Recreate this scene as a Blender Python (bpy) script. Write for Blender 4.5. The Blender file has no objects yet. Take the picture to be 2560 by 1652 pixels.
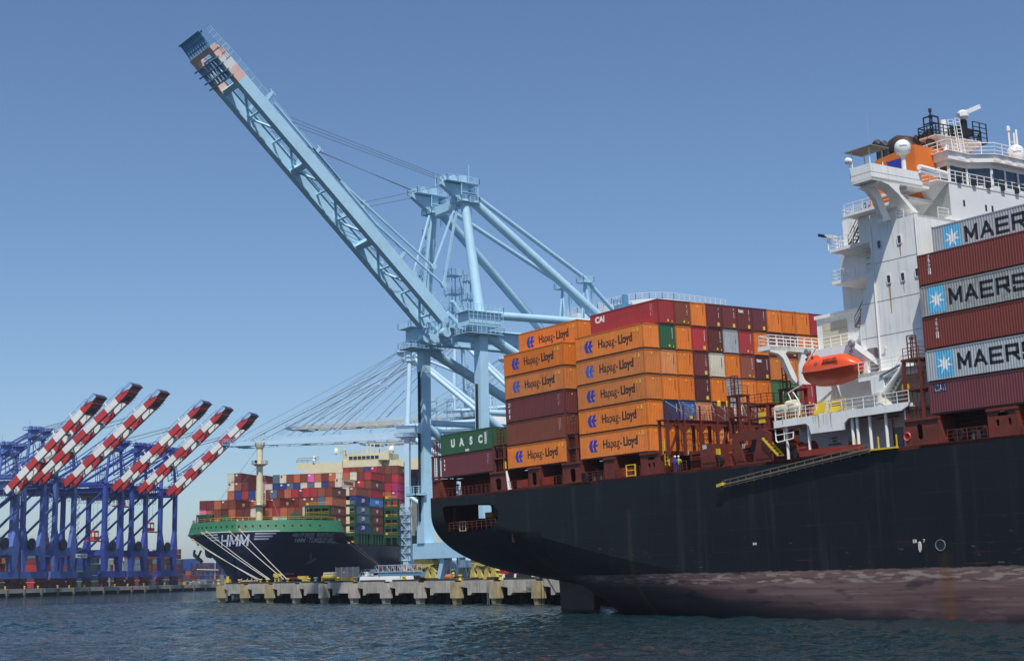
import bpy, math, random
from math import sin, cos, pi, radians, sqrt
from mathutils import Vector, Matrix, geometry
random.seed(7)
SC = bpy.context.scene
COL = SC.collection
# ------------------------------------------------------------------ camera, sky, sun, exposure
# world frame: metres, Z up, water at z = 0.  SHIP = frame of the black ship (slight list), x forward, y to port, z up
CW = Vector((118.706, -104.061, 4.800))
FW = Vector((-0.79902, 0.57685, 0.16907)); FW.normalize()
UP0 = Vector((0.149, -0.082, 0.985))
R2 = FW.cross(UP0).normalized(); U2 = R2.cross(FW)
FPX = 3549.87
cam = bpy.data.cameras.new('camera'); camo = bpy.data.objects.new('camera', cam); COL.objects.link(camo)
camo.matrix_world = Matrix(((R2.x, U2.x, -FW.x, CW.x), (R2.y, U2.y, -FW.y, CW.y), (R2.z, U2.z, -FW.z, CW.z), (0, 0, 0, 1)))
cam.sensor_width = 36; cam.lens = 36 * FPX / 2560; cam.clip_start = 1; cam.clip_end = 20000
SC.camera = camo
SUN = Vector((0.40, -0.32, 0.86)).normalized()
w = bpy.data.worlds.new('World'); SC.world = w; w.use_nodes = True
nt = w.node_tree; nt.nodes.clear()
sky = nt.nodes.new('ShaderNodeTexSky'); sky.sky_type = 'NISHITA'; sky.sun_disc = False
sky.sun_elevation = math.asin(SUN.z); sky.sun_rotation = math.atan2(SUN.x, SUN.y)
sky.air_density = 1.0; sky.dust_density = .6; sky.ozone_density = 7; sky.altitude = 0
bgn = nt.nodes.new('ShaderNodeBackground'); bgn.inputs[1].default_value = 0.1
out = nt.nodes.new('ShaderNodeOutputWorld')
nt.links.new(sky.outputs[0], bgn.inputs[0]); nt.links.new(bgn.outputs[0], out.inputs[0])
sl = bpy.data.lights.new('sun', 'SUN'); sl.energy = 4.1; sl.angle = radians(0.53); sl.color = (1.0, 0.965, 0.91)
so = bpy.data.objects.new('sun', sl); COL.objects.link(so); so.rotation_euler = SUN.to_track_quat('Z', 'Y').to_euler()
so.location = (0, 0, 200)
SC.view_settings.view_transform = 'Standard'; SC.view_settings.look = 'None'
SC.view_settings.exposure = 0.2; SC.view_settings.gamma = 1.0
try: SC.cycles.max_bounces = 6
except Exception: pass

# ------------------------------------------------------------------ frames and measuring from the picture
SB = Matrix(((1.0, 0.0, -0.0034), (0.0, 1.0, -0.0223), (0.0034, 0.0223, 1.0)))
EX = Vector((1, 0, -0.0034)).normalized()
SO = Vector((-0.061, -0.397, -17.809))
SN = Vector((0.0034, 0.0223, 1.0)).normalized()
BX = (Vector((1, 0, 0)) - SN.x * SN).normalized(); BY = SN.cross(BX)
BM = Matrix((BX, BY, SN))
SHIP = Matrix.LocRotScale(-(BM @ SO), BM.to_quaternion(), None)
SHI = SHIP.inverted()
WORLD = Matrix.Identity(4)
def ray(u, v): return FW + R2 * ((u - 1280) / FPX) - U2 * ((v - 826) / FPX)
def wpl(u, v, P, N):
    d = ray(u, v); return CW + d * ((N.dot(P - CW)) / N.dot(d))
def wx(u, v, x): return wpl(u, v, Vector((x, 0, 0)), Vector((1, 0, 0)))
def wy(u, v, y): return wpl(u, v, Vector((0, y, 0)), Vector((0, 1, 0)))
def wz(u, v, z): return wpl(u, v, Vector((0, 0, z)), Vector((0, 0, 1)))
def _s(u, v, ax, val):
    N = SHIP.to_3x3() @ Vector([1 if i == ax else 0 for i in range(3)])
    P = SHIP @ Vector([val if i == ax else 0 for i in range(3)])
    return SHI @ wpl(u, v, P, N)
def sx(u, v, x): return _s(u, v, 0, x)
def sy(u, v, y): return _s(u, v, 1, y)
def sz(u, v, z): return _s(u, v, 2, z)

# ------------------------------------------------------------------ materials
def lin(h):
    if not isinstance(h, str): return tuple(h)
    h = h.lstrip('#'); o = []
    for i in (0, 2, 4):
        c = int(h[i:i + 2], 16) / 255; o.append(c / 12.92 if c <= .04045 else ((c + .055) / 1.055) ** 2.4)
    return tuple(o)
MATS = {}
def mat(name, col, rough=.55, metal=0., var=.14, scale=.5, dirt=None, dirt_amt=0., rust=0., streak=0., bump=0., spec=.5, fine=0., vary=.03):
    """painted metal: two noises vary the value; dirt runs down in streaks; rust in patches."""
    if name in MATS: return MATS[name]
    m = bpy.data.materials.new(name); MATS[name] = m; m.use_nodes = True
    nt = m.node_tree; N = nt.nodes; L = nt.links
    b = N['Principled BSDF']; b.inputs['Roughness'].default_value = rough; b.inputs['Metallic'].default_value = metal
    b.inputs['Specular IOR Level'].default_value = spec
    c = lin(col)
    tc = N.new('ShaderNodeTexCoord'); oi = N.new('ShaderNodeObjectInfo')
    add = N.new('ShaderNodeVectorMath'); add.operation = 'MULTIPLY_ADD'
    comb = N.new('ShaderNodeCombineXYZ')
    for i in range(3): L.new(oi.outputs['Random'], comb.inputs[i])
    L.new(comb.outputs[0], add.inputs[0]); add.inputs[1].default_value = (97, 53, 31); L.new(tc.outputs['Object'], add.inputs[2])
    def noise(sc, det=4, vec=None):
        n = N.new('ShaderNodeTexNoise'); n.inputs['Scale'].default_value = sc; n.inputs['Detail'].default_value = det
        L.new(vec or add.outputs[0], n.inputs['Vector']); return n.outputs['Fac']
    def mapr(x, a, b_, c0=0., c1=1.):
        r = N.new('ShaderNodeMapRange'); L.new(x, r.inputs[0])
        for i, val in enumerate((a, b_, c0, c1)): r.inputs[i + 1].default_value = val
        return r.outputs[0]
    def mix(f, A, B, mode='MIX'):
        x = N.new('ShaderNodeMix'); x.data_type = 'RGBA'; x.blend_type = mode
        if isinstance(f, float): x.inputs[0].default_value = f
        else: L.new(f, x.inputs[0])
        for s_, val in ((6, A), (7, B)):
            if isinstance(val, tuple): x.inputs[s_].default_value = (*val, 1)
            else: L.new(val, x.inputs[s_])
        return x.outputs[2]
    base = mix(mapr(noise(scale, 5), .3, .7), tuple(x * (1 - var) for x in c), tuple(min(1, x * (1 + var)) for x in c))
    if fine:
        base = mix(mapr(noise(scale * 14, 3), .35, .75, 0., fine), base, tuple(x * .45 for x in c))
    if streak or rust:
        sv = N.new('ShaderNodeVectorMath'); sv.operation = 'MULTIPLY'; L.new(add.outputs[0], sv.inputs[0]); sv.inputs[1].default_value = (2.6, 2.6, .16)
    if streak:
        base = mix(mapr(noise(1.1, 4, sv.outputs[0]), .5, .8, 0., streak), base, lin(dirt or '4a4038'))
    if dirt_amt:
        base = mix(mapr(noise(scale * 2.3, 6), .52, .78, 0., dirt_amt), base, lin(dirt or '4a4038'))
    if rust:
        base = mix(mapr(noise(1.9, 6, sv.outputs[0]), .62, .72, 0., rust), base, lin('6b3014'))
    hv = N.new('ShaderNodeHueSaturation'); hv.inputs['Saturation'].default_value = 1; L.new(mapr(oi.outputs['Random'], 0, 1, 1 - vary, 1 + vary * .6), hv.inputs['Value']); L.new(mapr(oi.outputs['Random'], 0, 1, 1, 1 - vary * .35), hv.inputs['Saturation']); L.new(base, hv.inputs['Color'])
    L.new(hv.outputs[0], b.inputs['Base Color'])
    if bump:
        bn = N.new('ShaderNodeBump'); bn.inputs['Strength'].default_value = bump; bn.inputs['Distance'].default_value = .05
        L.new(noise(scale * 3, 6), bn.inputs['Height']); L.new(bn.outputs[0], b.inputs['Normal'])
    return m

# ------------------------------------------------------------------ mesh builder
class MB:
    def __init__(s): s.v = []; s.f = []; s.mi = []; s.cur = 0
    def mat(s, i): s.cur = i; return s
    def face(s, idx): s.f.append(tuple(idx)); s.mi.append(s.cur)
    def add(s, vs, fs):
        o = len(s.v); s.v += [Vector(p) for p in vs]
        for f in fs: s.face([o + i for i in f])
        return s
    def poly(s, pts): return s.add(pts, [range(len(pts))])
    def hexa(s, p): return s.add(p, [(3, 2, 1, 0), (4, 5, 6, 7), (0, 1, 5, 4), (1, 2, 6, 5), (2, 3, 7, 6), (3, 0, 4, 7)])
    def box(s, x0, x1, y0, y1, z0, z1):
        return s.hexa([(x0, y0, z0), (x1, y0, z0), (x1, y1, z0), (x0, y1, z0), (x0, y0, z1), (x1, y0, z1), (x1, y1, z1), (x0, y1, z1)])
    def beam(s, p, q, w, h=None, up=(0, 0, 1), w2=None, h2=None):
        p = Vector(p); q = Vector(q); d = (q - p)
        if d.length < 1e-6: return s
        d.normalize(); u = Vector(up)
        if abs(d.dot(u)) > .98: u = Vector((1, 0, 0))
        a = d.cross(u).normalized(); b = a.cross(d).normalized()
        h = h or w; w2 = w2 or w; h2 = h2 or h
        P = []
        for c, ww, hh in ((p, w, h), (q, w2, h2)):
            P += [c - a * ww / 2 - b * hh / 2, c + a * ww / 2 - b * hh / 2, c + a * ww / 2 + b * hh / 2, c - a * ww / 2 + b * hh / 2]
        return s.add(P, [(3, 2, 1, 0), (4, 5, 6, 7), (0, 1, 5, 4), (1, 2, 6, 5), (2, 3, 7, 6), (3, 0, 4, 7)])
    def tube(s, p, q, r, n=8, r2=None):
        p = Vector(p); q = Vector(q); d = (q - p)
        if d.length < 1e-6: return s
        d.normalize()
        u = Vector((0, 0, 1)) if abs(d.z) < .95 else Vector((1, 0, 0))
        a = d.cross(u).normalized(); b = a.cross(d); r2 = r if r2 is None else r2
        P = [c + a * (rr * cos(2 * pi * i / n)) + b * (rr * sin(2 * pi * i / n)) for c, rr in ((p, r), (q, r2)) for i in range(n)]
        F = [(i, n + i, n + (i + 1) % n, (i + 1) % n) for i in range(n)] + [tuple(range(n)), tuple(reversed(range(n, 2 * n)))]
        return s.add(P, F)
    def path(s, pts, r, n=6):
        for a, b in zip(pts, pts[1:]): s.tube(a, b, r, n)
        return s
    def lathe(s, c, prof, n=16, axis=(0, 0, 1), sq=(1, 1)):
        c = Vector(c); ax = Vector(axis).normalized(); u = Vector((1, 0, 0)) if abs(ax.x) < .9 else Vector((0, 1, 0))
        a = ax.cross(u).normalized(); b = ax.cross(a)
        P = [c + ax * z + a * (r * sq[0] * cos(2 * pi * i / n)) + b * (r * sq[1] * sin(2 * pi * i / n)) for r, z in prof for i in range(n)]
        F = [(k * n + i, k * n + (i + 1) % n, (k + 1) * n + (i + 1) % n, (k + 1) * n + i) for k in range(len(prof) - 1) for i in range(n)]
        F += [tuple(reversed(range(n))), tuple(range((len(prof) - 1) * n, len(prof) * n))]
        return s.add(P, F)
    def plate(s, outer, fn, t, holes=()):
        """2-D outline with holes, mapped by fn(a, b, depth) and given thickness t"""
        loops = [list(outer)] + [list(h) for h in holes]
        tess = geometry.tessellate_polygon([[Vector((p[0], p[1], 0)) for p in l] for l in loops])
        flat = [p for l in loops for p in l]; n = len(flat); o = len(s.v)
        s.v += [Vector(fn(p[0], p[1], 0)) for p in flat] + [Vector(fn(p[0], p[1], t)) for p in flat]
        for tr in tess:
            s.face([o + i for i in tr]); s.face([o + n + i for i in reversed(tr)])
        k = 0
        for l in loops:
            m = len(l)
            for i in range(m):
                a, b = k + i, k + (i + 1) % m
                s.face((o + a, o + b, o + n + b, o + n + a))
            k += m
        return s
    def grid(s, rows, closed=False):
        n = len(rows[0]); o = len(s.v)
        for r in rows: s.v += [Vector(p) for p in r]
        for j in range(len(rows) - 1):
            for i in range(n - (0 if closed else 1)):
                s.face((o + j * n + i, o + j * n + (i + 1) % n, o + (j + 1) * n + (i + 1) % n, o + (j + 1) * n + i))
        return s
    def rail(s, pts, h=1.05, step=1.5, r=.026, n=3, up=(0, 0, 1), bars=3, closed=False):
        pts = [Vector(p) for p in pts]; up = Vector(up)
        if closed: pts.append(pts[0])
        for a, b in zip(pts, pts[1:]):
            for k in range(bars):
                hh = h * (k + 1) / bars
                s.beam(a + up * hh, b + up * hh, r * (2.2 if k == bars - 1 else 1.5), up=up)
            m = max(1, round((b - a).length / step))
            for i in range(m + 1):
                c = a.lerp(b, i / m); s.beam(c, c + up * h, r * 2)
        return s
    def ladder(s, p, q, w=.45, side=(1, 0, 0), step=.35, r=.025, cage=False):
        p = Vector(p); q = Vector(q); sd = Vector(side).normalized() * w / 2
        s.beam(p - sd, q - sd, r * 2.4); s.beam(p + sd, q + sd, r * 2.4)
        m = int((q - p).length / step)
        for i in range(m + 1):
            c = p.lerp(q, i / max(1, m)); s.beam(c - sd, c + sd, r * 1.6)
        return s
    def stairs(s, p, q, w=.8, side=(0, 1, 0), r=.03, tread=.3, rails=True):
        p = Vector(p); q = Vector(q); sd = Vector(side).normalized() * w / 2
        for e in (-1, 1):
            s.beam(p + sd * e, q + sd * e, .06, .22)
            if rails:
                u = Vector((0, 0, 1)); s.beam(p + sd * e + u, q + sd * e + u, r * 2); s.beam(p + sd * e + u * .5, q + sd * e + u * .5, r * 1.5)
                m = max(1, round((q - p).length / 1.5))
                for i in range(m + 1):
                    c = p.lerp(q, i / m) + sd * e; s.beam(c, c + u, r * 1.8)
        m = max(1, int(abs(q.z - p.z) / tread))
        for i in range(m + 1):
            c = p.lerp(q, i / m); s.beam(c - sd, c + sd, .22, .05)
        return s
    def mesh(s, name, mats, org=None, smooth=True, frame=None):
        me = bpy.data.meshes.new(name)
        org = Vector(org) if org is not None else Vector((0, 0, 0))
        me.from_pydata([tuple(v - org) for v in s.v], [], s.f)
        for m in (mats if isinstance(mats, (list, tuple)) else [mats]): me.materials.append(m)
        me.polygons.foreach_set('material_index', s.mi)
        me.validate(); me.update()
        if smooth:
            me.polygons.foreach_set('use_smooth', [True] * len(me.polygons)); me.set_sharp_from_angle(angle=radians(35))
        return me
    def build(s, name, mats, parent=None, org=None, label=None, smooth=True):
        if parent is not None and org is None: org = parent.get('_o', None)
        if org is not None and not isinstance(org, Vector): org = Vector(org)
        o = bpy.data.objects.new(name, s.mesh(name, mats, org, smooth)); COL.objects.link(o)
        if parent is not None: o.parent = parent
        if label: o['label'] = label
        return o
ORG = {}
def thing(name, label, cat, loc=(0, 0, 0), frame=WORLD, group=None, kind=None, rotz=0.):
    """An Empty at the thing's base; parts are written in frame coordinates and re-based on loc."""
    o = bpy.data.objects.new(name, None); COL.objects.link(o); o.empty_display_size = .5
    o.matrix_world = frame @ Matrix.Translation(Vector(loc)) @ Matrix.Rotation(rotz, 4, 'Z')
    if label: o['label'] = label
    if cat: o['category'] = cat
    if group: o['group'] = group
    if kind: o['kind'] = kind
    ORG[o.name] = Vector(loc)
    return o
def part(mb, name, mats, parent, label=None, org=None, smooth=True):
    o = mb.build(name, mats, parent, org if org is not None else ORG.get(parent.name, Vector()), label, smooth)
    ORG[o.name] = ORG.get(parent.name, Vector()) if org is None else Vector(org)
    return o
def solo(mb, name, mats, label, cat, loc=(0, 0, 0), frame=WORLD, group=None, kind=None, smooth=True):
    o = bpy.data.objects.new(name, mb.mesh(name, mats, Vector(loc), smooth)); COL.objects.link(o)
    o.matrix_world = frame @ Matrix.Translation(Vector(loc))
    if label: o['label'] = label
    if cat: o['category'] = cat
    if group: o['group'] = group
    if kind: o['kind'] = kind
    ORG[o.name] = Vector(loc)
    return o
_tc = {}
def text_mb(txt, size=1., bold=0., sx_=1., shear=0., space=1., align='CENTER'):
    key = (txt, bold, shear, space, align)
    if key not in _tc:
        cu = bpy.data.curves.new('t', 'FONT'); cu.body = txt; cu.size = 1; cu.align_x = align; cu.align_y = 'CENTER'
        cu.offset = bold; cu.shear = shear; cu.space_character = space; cu.resolution_u = 3; cu.fill_mode = 'BOTH'; cu.extrude = .004
        ob = bpy.data.objects.new('t', cu); COL.objects.link(ob)
        dg = bpy.context.evaluated_depsgraph_get(); dg.update()
        me = bpy.data.meshes.new_from_object(ob.evaluated_get(dg))
        _tc[key] = ([v.co.copy() for v in me.vertices], [tuple(p.vertices) for p in me.polygons])
        bpy.data.objects.remove(ob); bpy.data.curves.remove(cu); bpy.data.meshes.remove(me)
    return _tc[key]
STROKES = {'M': [(0, 0, 0, 1), (0, 1, .5, .22), (.5, .22, 1, 1), (1, 1, 1, 0)], 'A': [(0, 0, .5, 1), (.5, 1, 1, 0), (.22, .32, .78, .32)], 'E': [(1, 1, 0, 1), (0, 1, 0, 0), (0, 0, 1, 0), (0, .5, .9, .5)],
 'R': [(0, 0, 0, 1), (0, 1, .95, 1), (.95, 1, .95, .46), (.95, .46, 0, .46), (.55, .46, 1, 0)], 'S': [(1, .8, 1, 1), (1, 1, 0, 1), (0, 1, 0, .53), (0, .53, 1, .47), (1, .47, 1, 0), (1, 0, 0, 0), (0, 0, 0, .2)],
 'K': [(0, 0, 0, 1), (.05, .42, .95, 1), (.35, .6, 1, 0)], 'H': [(0, 0, 0, 1), (1, 0, 1, 1), (0, .5, 1, .5)], 'T': [(0, 1, 1, 1), (.5, 1, .5, 0)], 'U': [(0, 1, 0, 0), (0, 0, 1, 0), (1, 0, 1, 1)], 'Q': [(0, 0, 0, 1), (0, 1, 1, 1), (1, 1, 1, 0), (1, 0, 0, 0), (.6, .3, 1.05, -.12)], 'O': [(0, 0, 0, 1), (0, 1, 1, 1), (1, 1, 1, 0), (1, 0, 0, 0)], 'I': [(.5, 0, .5, 1)]}
def stroke_text(mb, txt, fn, cap, wid, gap, sw, shear=0.):
    """block capitals as strokes; fn(a, b) places them; returns total width"""
    x0 = 0
    for ch in txt:
        for (a, b, c, d) in STROKES.get(ch, []):
            p = Vector((a * wid, b * cap)); q = Vector((c * wid, d * cap)); t = (q - p).normalized(); n = Vector((-t.y, t.x)) * sw / 2
            p = p - t * sw * .42; q = q + t * sw * .42; m = max(1, int((q - p).length / .5))
            for i in range(m):
                e, f = p.lerp(q, i / m), p.lerp(q, (i + 1) / m)
                mb.poly([fn(x0 + k.x + k.y * shear, k.y) for k in (e - n, f - n, f + n, e + n)])
        x0 += wid + gap
    return x0 - gap
def put_text(mb, txt, c, ax, ay, size=1., bold=0., sxx=1., shear=0., space=1., align='CENTER', thick=.01, fn=None):
    """lettering as thin raised shapes: centre c, reading direction ax, up ay; fn bends it onto a surface"""
    vs, fs = text_mb(txt, 1, bold, 1, shear, space, align)
    c = Vector(c); ax = Vector(ax).normalized(); ay = Vector(ay).normalized(); an = ax.cross(ay)
    P = [c + ax * (v.x * size * sxx) + ay * (v.y * size) + an * (v.z / .004 * thick) for v in vs]
    if fn: P = [fn(p) for p in P]
    mb.add(P, fs); return mb
# ------------------------------------------------------------------ materials used all over
m_black = mat('hull_black', '22242a', .42, var=.25, scale=.25, dirt='4a4e4c', streak=.35, dirt_amt=.12, fine=.3)
m_brown = mat('ship_red_brown', '6e2d1d', .6, var=.22, scale=.8, dirt='2c1a14', streak=.35, dirt_amt=.3, fine=.3)
m_brownd = mat('ship_dark_brown', '431c14', .7, var=.2, dirt='1c1210', dirt_amt=.4)
m_redw = mat('winch_red', '8e3020', .55, var=.2, dirt='2c1a14', dirt_amt=.4)
m_white = mat('white_paint', 'e9e8e3', .45, var=.05, scale=.35, dirt='a08e72', streak=.3, dirt_amt=.1, rust=.3)
m_whitec = mat('white_clean', 'e2e2de', .45, var=.05)
m_cream = mat('cream_panel', 'c2b79f', .6, var=.08, dirt='7f7564', dirt_amt=.3)
m_grey = mat('grey_paint', '7d8184', .55, var=.12, dirt_amt=.3)
m_dark = mat('dark_steel', '1c1c1e', .6, var=.25)
m_glass = mat('dark_glass', '1b2430', .12, var=.1, spec=.9)
m_yel = mat('yellow_paint', 'dcb92a', .5, var=.1, dirt='6a5a20', dirt_amt=.25)
m_orange = mat('lifeboat_orange', 'e0501c', .32, var=.06, dirt='7a2a10', dirt_amt=.12)
m_oranged = mat('lifeboat_hull_orange', 'b03a14', .4, var=.1, dirt='5a2010', dirt_amt=.2)
m_funnel = mat('funnel_orange', 'd9711c', .5, var=.08, dirt='8a4a1a', dirt_amt=.15)
m_rope = mat('rope', 'c9c4b4', .9, var=.1)
m_cable = mat('steel_cable', '6a6c74', .5, var=.1)
m_concrete = mat('concrete', 'b4ada0', .85, var=.2, scale=.35, dirt='5c5344', streak=.7, dirt_amt=.5, bump=.3, fine=.35)
m_concy = mat('weathered_concrete', 'b0a27a', .85, var=.2, scale=.5, dirt='7d5a24', streak=.75, dirt_amt=.6, bump=.35, fine=.4)
m_asph = mat('asphalt', '3b3b3c', .9, var=.2, scale=.2, dirt_amt=.3)
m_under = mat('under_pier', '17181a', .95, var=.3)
m_blue = mat('crane_light_blue', 'a9cfe2', .5, var=.045, scale=.25, dirt='6f8b9a', dirt_amt=.22, streak=.12)
m_blued = mat('crane_mid_blue', '5f92b4', .5, var=.1, dirt='40586a', dirt_amt=.3)
m_pink = mat('faded_red_band', 'd8b1a6', .6, var=.07, dirt_amt=.1)
m_offw = mat('faded_white_band', 'cfd0cd', .6, var=.05, dirt_amt=.12)
m_cobalt = mat('crane_cobalt_blue', '30479a', .5, var=.1, scale=.2, dirt='25346a', dirt_amt=.3)
m_cobaltl = mat('crane_cobalt_blue_faded', '4f68a8', .55, var=.1, scale=.2, dirt='35467a', dirt_amt=.2)
m_red = mat('boom_red', 'b02f30', .5, var=.07, dirt_amt=.08)
m_wht = mat('boom_white', 'dad9d3', .5, var=.05, dirt_amt=.1)
m_bogr = mat('bogie_red', '6e1f1f', .6, var=.2, dirt_amt=.4)
m_bogy = mat('bogie_yellow', 'cdb864', .6, var=.15, dirt='4c4220', dirt_amt=.5, fine=.4)
m_gboom = mat('old_grey_girder', 'a9adac', .6, var=.1, dirt='6b4a34', dirt_amt=.3, rust=.5)
m_shipc = mat('bridge_cream', 'd6cca8', .55, var=.05, dirt='9a8f70', dirt_amt=.15)
m_green = mat('deck_green', '2c6b48', .55, var=.12, dirt='1e3f2c', dirt_amt=.3)
m_greend = mat('lashing_green', '1f5236', .55, var=.15, dirt='16301f', dirt_amt=.3)
m_navy = mat('hull_navy', '131c3a', .34, var=.15, scale=.06, dirt='3a4560', dirt_amt=.15)
m_ink = mat('black_lettering', '17181c', .6, var=.1)
m_wlet = mat('white_lettering', 'dcdcd8', .6, var=.06)
m_galv = mat('galvanised', '8f979c', .45, metal=.4, var=.2)

# hull of the black ship: paint changes with height (boot-top), weathering has its own shapes
def hull_mat():
    m = bpy.data.materials.new('hull_black_boot'); m.use_nodes = True
    nt = m.node_tree; N = nt.nodes; L = nt.links; b = N['Principled BSDF']; b.inputs['Roughness'].default_value = .5; b.inputs['Specular IOR Level'].default_value = .3
    tc = N.new('ShaderNodeTexCoord'); sep = N.new('ShaderNodeSeparateXYZ'); L.new(tc.outputs['Object'], sep.inputs[0])
    def vec(sc):
        s_ = N.new('ShaderNodeVectorMath'); s_.operation = 'MULTIPLY'; L.new(tc.outputs['Object'], s_.inputs[0]); s_.inputs[1].default_value = sc; return s_.outputs[0]
    def noise(v, sc, d=5):
        n = N.new('ShaderNodeTexNoise'); n.inputs['Scale'].default_value = sc; n.inputs['Detail'].default_value = d; L.new(v, n.inputs['Vector']); return n.outputs['Fac']
    def rng(x, a, b_, c=0., d=1.):
        r = N.new('ShaderNodeMapRange'); L.new(x, r.inputs[0])
        for i, q in enumerate((a, b_, c, d)): r.inputs[i + 1].default_value = q
        return r.outputs[0]
    def mul(a, b_):
        r = N.new('ShaderNodeMath'); r.operation = 'MULTIPLY'; L.new(a, r.inputs[0]); L.new(b_, r.inputs[1]); return r.outputs[0]
    def mix(f, A, B):
        x = N.new('ShaderNodeMix'); x.data_type = 'RGBA'; L.new(f, x.inputs[0])
        for s_, val in ((6, A), (7, B)):
            if isinstance(val, str): x.inputs[s_].default_value = (*lin(val), 1)
            else: L.new(val, x.inputs[s_])
        return x.outputs[2]
    X = sep.outputs[0]; Z = sep.outputs[2]
    vst = vec((1.3, 1.3, .055)); hst = vec((.05, .05, 1.6))
    blk = mix(rng(noise(vec((1, 1, 1)), .12), .3, .7), '0c0e13', '14161c')
    blk = mix(rng(noise(vst, 1., 6), .56, .8, 0, .5), blk, '33373a')          # grey wash-down streaks
    blk = mix(rng(noise(hst, 1., 4), .58, .66, 0, .35), blk, '12141a')         # strake bands
    scr = mul(rng(noise(hst, 2.2, 5), .63, .68), rng(Z, -10.2, -12.4))
    scr = mul(scr, rng(noise(vec((1, 1, 1)), .25), .45, .6))
    blk = mix(rng(scr, 0, 1, 0, .8), blk, '6b2a1c')                           # red fender scrapes above the boot-top
    scf = mul(rng(noise(vec((.5, .5, 2.5)), 1.4, 6), .68, .72), rng(Z, -8.5, -11.5))
    blk = mix(rng(scf, 0, 1, 0, .5), blk, '7d7a70')
    boot = mix(rng(noise(hst, 1.3, 6), .35, .7), '5c4443', '7a6461')
    boot = mix(rng(noise(vec((.25, .25, 1.4)), 1.1, 6), .56, .66, 0, .75), boot, '33262e')
    boot = mix(rng(noise(hst, 3.1, 4), .66, .7, 0, .55), boot, '9c8c80')
    boot = mix(mul(rng(Z, -15.5, -18.2), rng(noise(vec((.3, .3, .8)), .8), .3, .6)), boot, '2c2129')
    # scale line left by old waterlines just under the paint edge, and painted-in shade of the inward-curving hull, climbing towards the stern
    sc = mul(rng(noise(vec((.35, .35, 2.2)), 1.6, 6), .5, .58), mul(rng(Z, -14.6, -14.35), rng(Z, -13.35, -13.6)))
    boot = mix(rng(sc, 0, 1, 0, .6), boot, 'a79a8c')
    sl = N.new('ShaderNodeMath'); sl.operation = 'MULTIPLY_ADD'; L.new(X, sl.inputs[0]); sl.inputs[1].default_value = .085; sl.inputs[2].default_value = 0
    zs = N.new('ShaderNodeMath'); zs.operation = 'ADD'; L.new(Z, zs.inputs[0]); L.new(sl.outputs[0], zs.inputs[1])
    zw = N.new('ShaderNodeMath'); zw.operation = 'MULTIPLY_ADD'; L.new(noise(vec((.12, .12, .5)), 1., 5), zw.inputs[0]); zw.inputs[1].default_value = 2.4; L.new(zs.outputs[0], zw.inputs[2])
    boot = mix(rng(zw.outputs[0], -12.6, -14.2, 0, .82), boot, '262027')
    # plate seams: welded strakes and butts
    bk = N.new('ShaderNodeTexBrick'); cb = N.new('ShaderNodeCombineXYZ'); L.new(X, cb.inputs[0]); L.new(Z, cb.inputs[1]); L.new(cb.outputs[0], bk.inputs['Vector'])
    bk.inputs['Scale'].default_value = 1; bk.inputs['Brick Width'].default_value = 9.6; bk.inputs['Row Height'].default_value = 2.25; bk.inputs['Mortar Size'].default_value = .035; bk.inputs['Mortar Smooth'].default_value = .3
    bf = mul(bk.outputs['Fac'], rng(noise(vec((1, 1, 1)), .5), .35, .6, .05, .35)); blk = mix(bf, blk, '3a3c3c'); boot = mix(rng(bf, 0, 1, 0, .6), boot, '3a2c2c')
    # rust run below the overboard discharge, and one further aft
    for (x0, wdt, zt) in ((38.6, 1.1, -11.6), (-3.6, .55, -5.9)):
        a = N.new('ShaderNodeMath'); a.operation = 'SUBTRACT'; L.new(X, a.inputs[0]); a.inputs[1].default_value = x0
        c = N.new('ShaderNodeMath'); c.operation = 'ABSOLUTE'; L.new(a.outputs[0], c.inputs[0])
        f = mul(rng(c.outputs[0], wdt, .1, 0, .6), rng(Z, zt, zt - .5))
        f = mul(f, rng(noise(vst, 2.5, 5), .3, .6, .35, 1.))
        boot = mix(f, boot, '6e4a1e'); blk = mix(rng(f, 0, 1, 0, .6), blk, '4a3a20')
    zz = N.new('ShaderNodeMath'); zz.operation = 'ADD'; L.new(Z, zz.inputs[0])
    L.new(rng(noise(vec((1, 1, 1)), .9, 5), .2, .8, -.12, .12), zz.inputs[1])
    L.new(mix(rng(zz.outputs[0], -13.28, -13.34), blk, boot), b.inputs['Base Color'])
    bn = N.new('ShaderNodeBump'); bn.inputs['Strength'].default_value = .35; bn.inputs['Distance'].default_value = .06
    L.new(noise(vec((.35, .35, .35)), 1., 2), bn.inputs['Height']); L.new(bn.outputs[0], b.inputs['Normal'])
    return m

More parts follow.
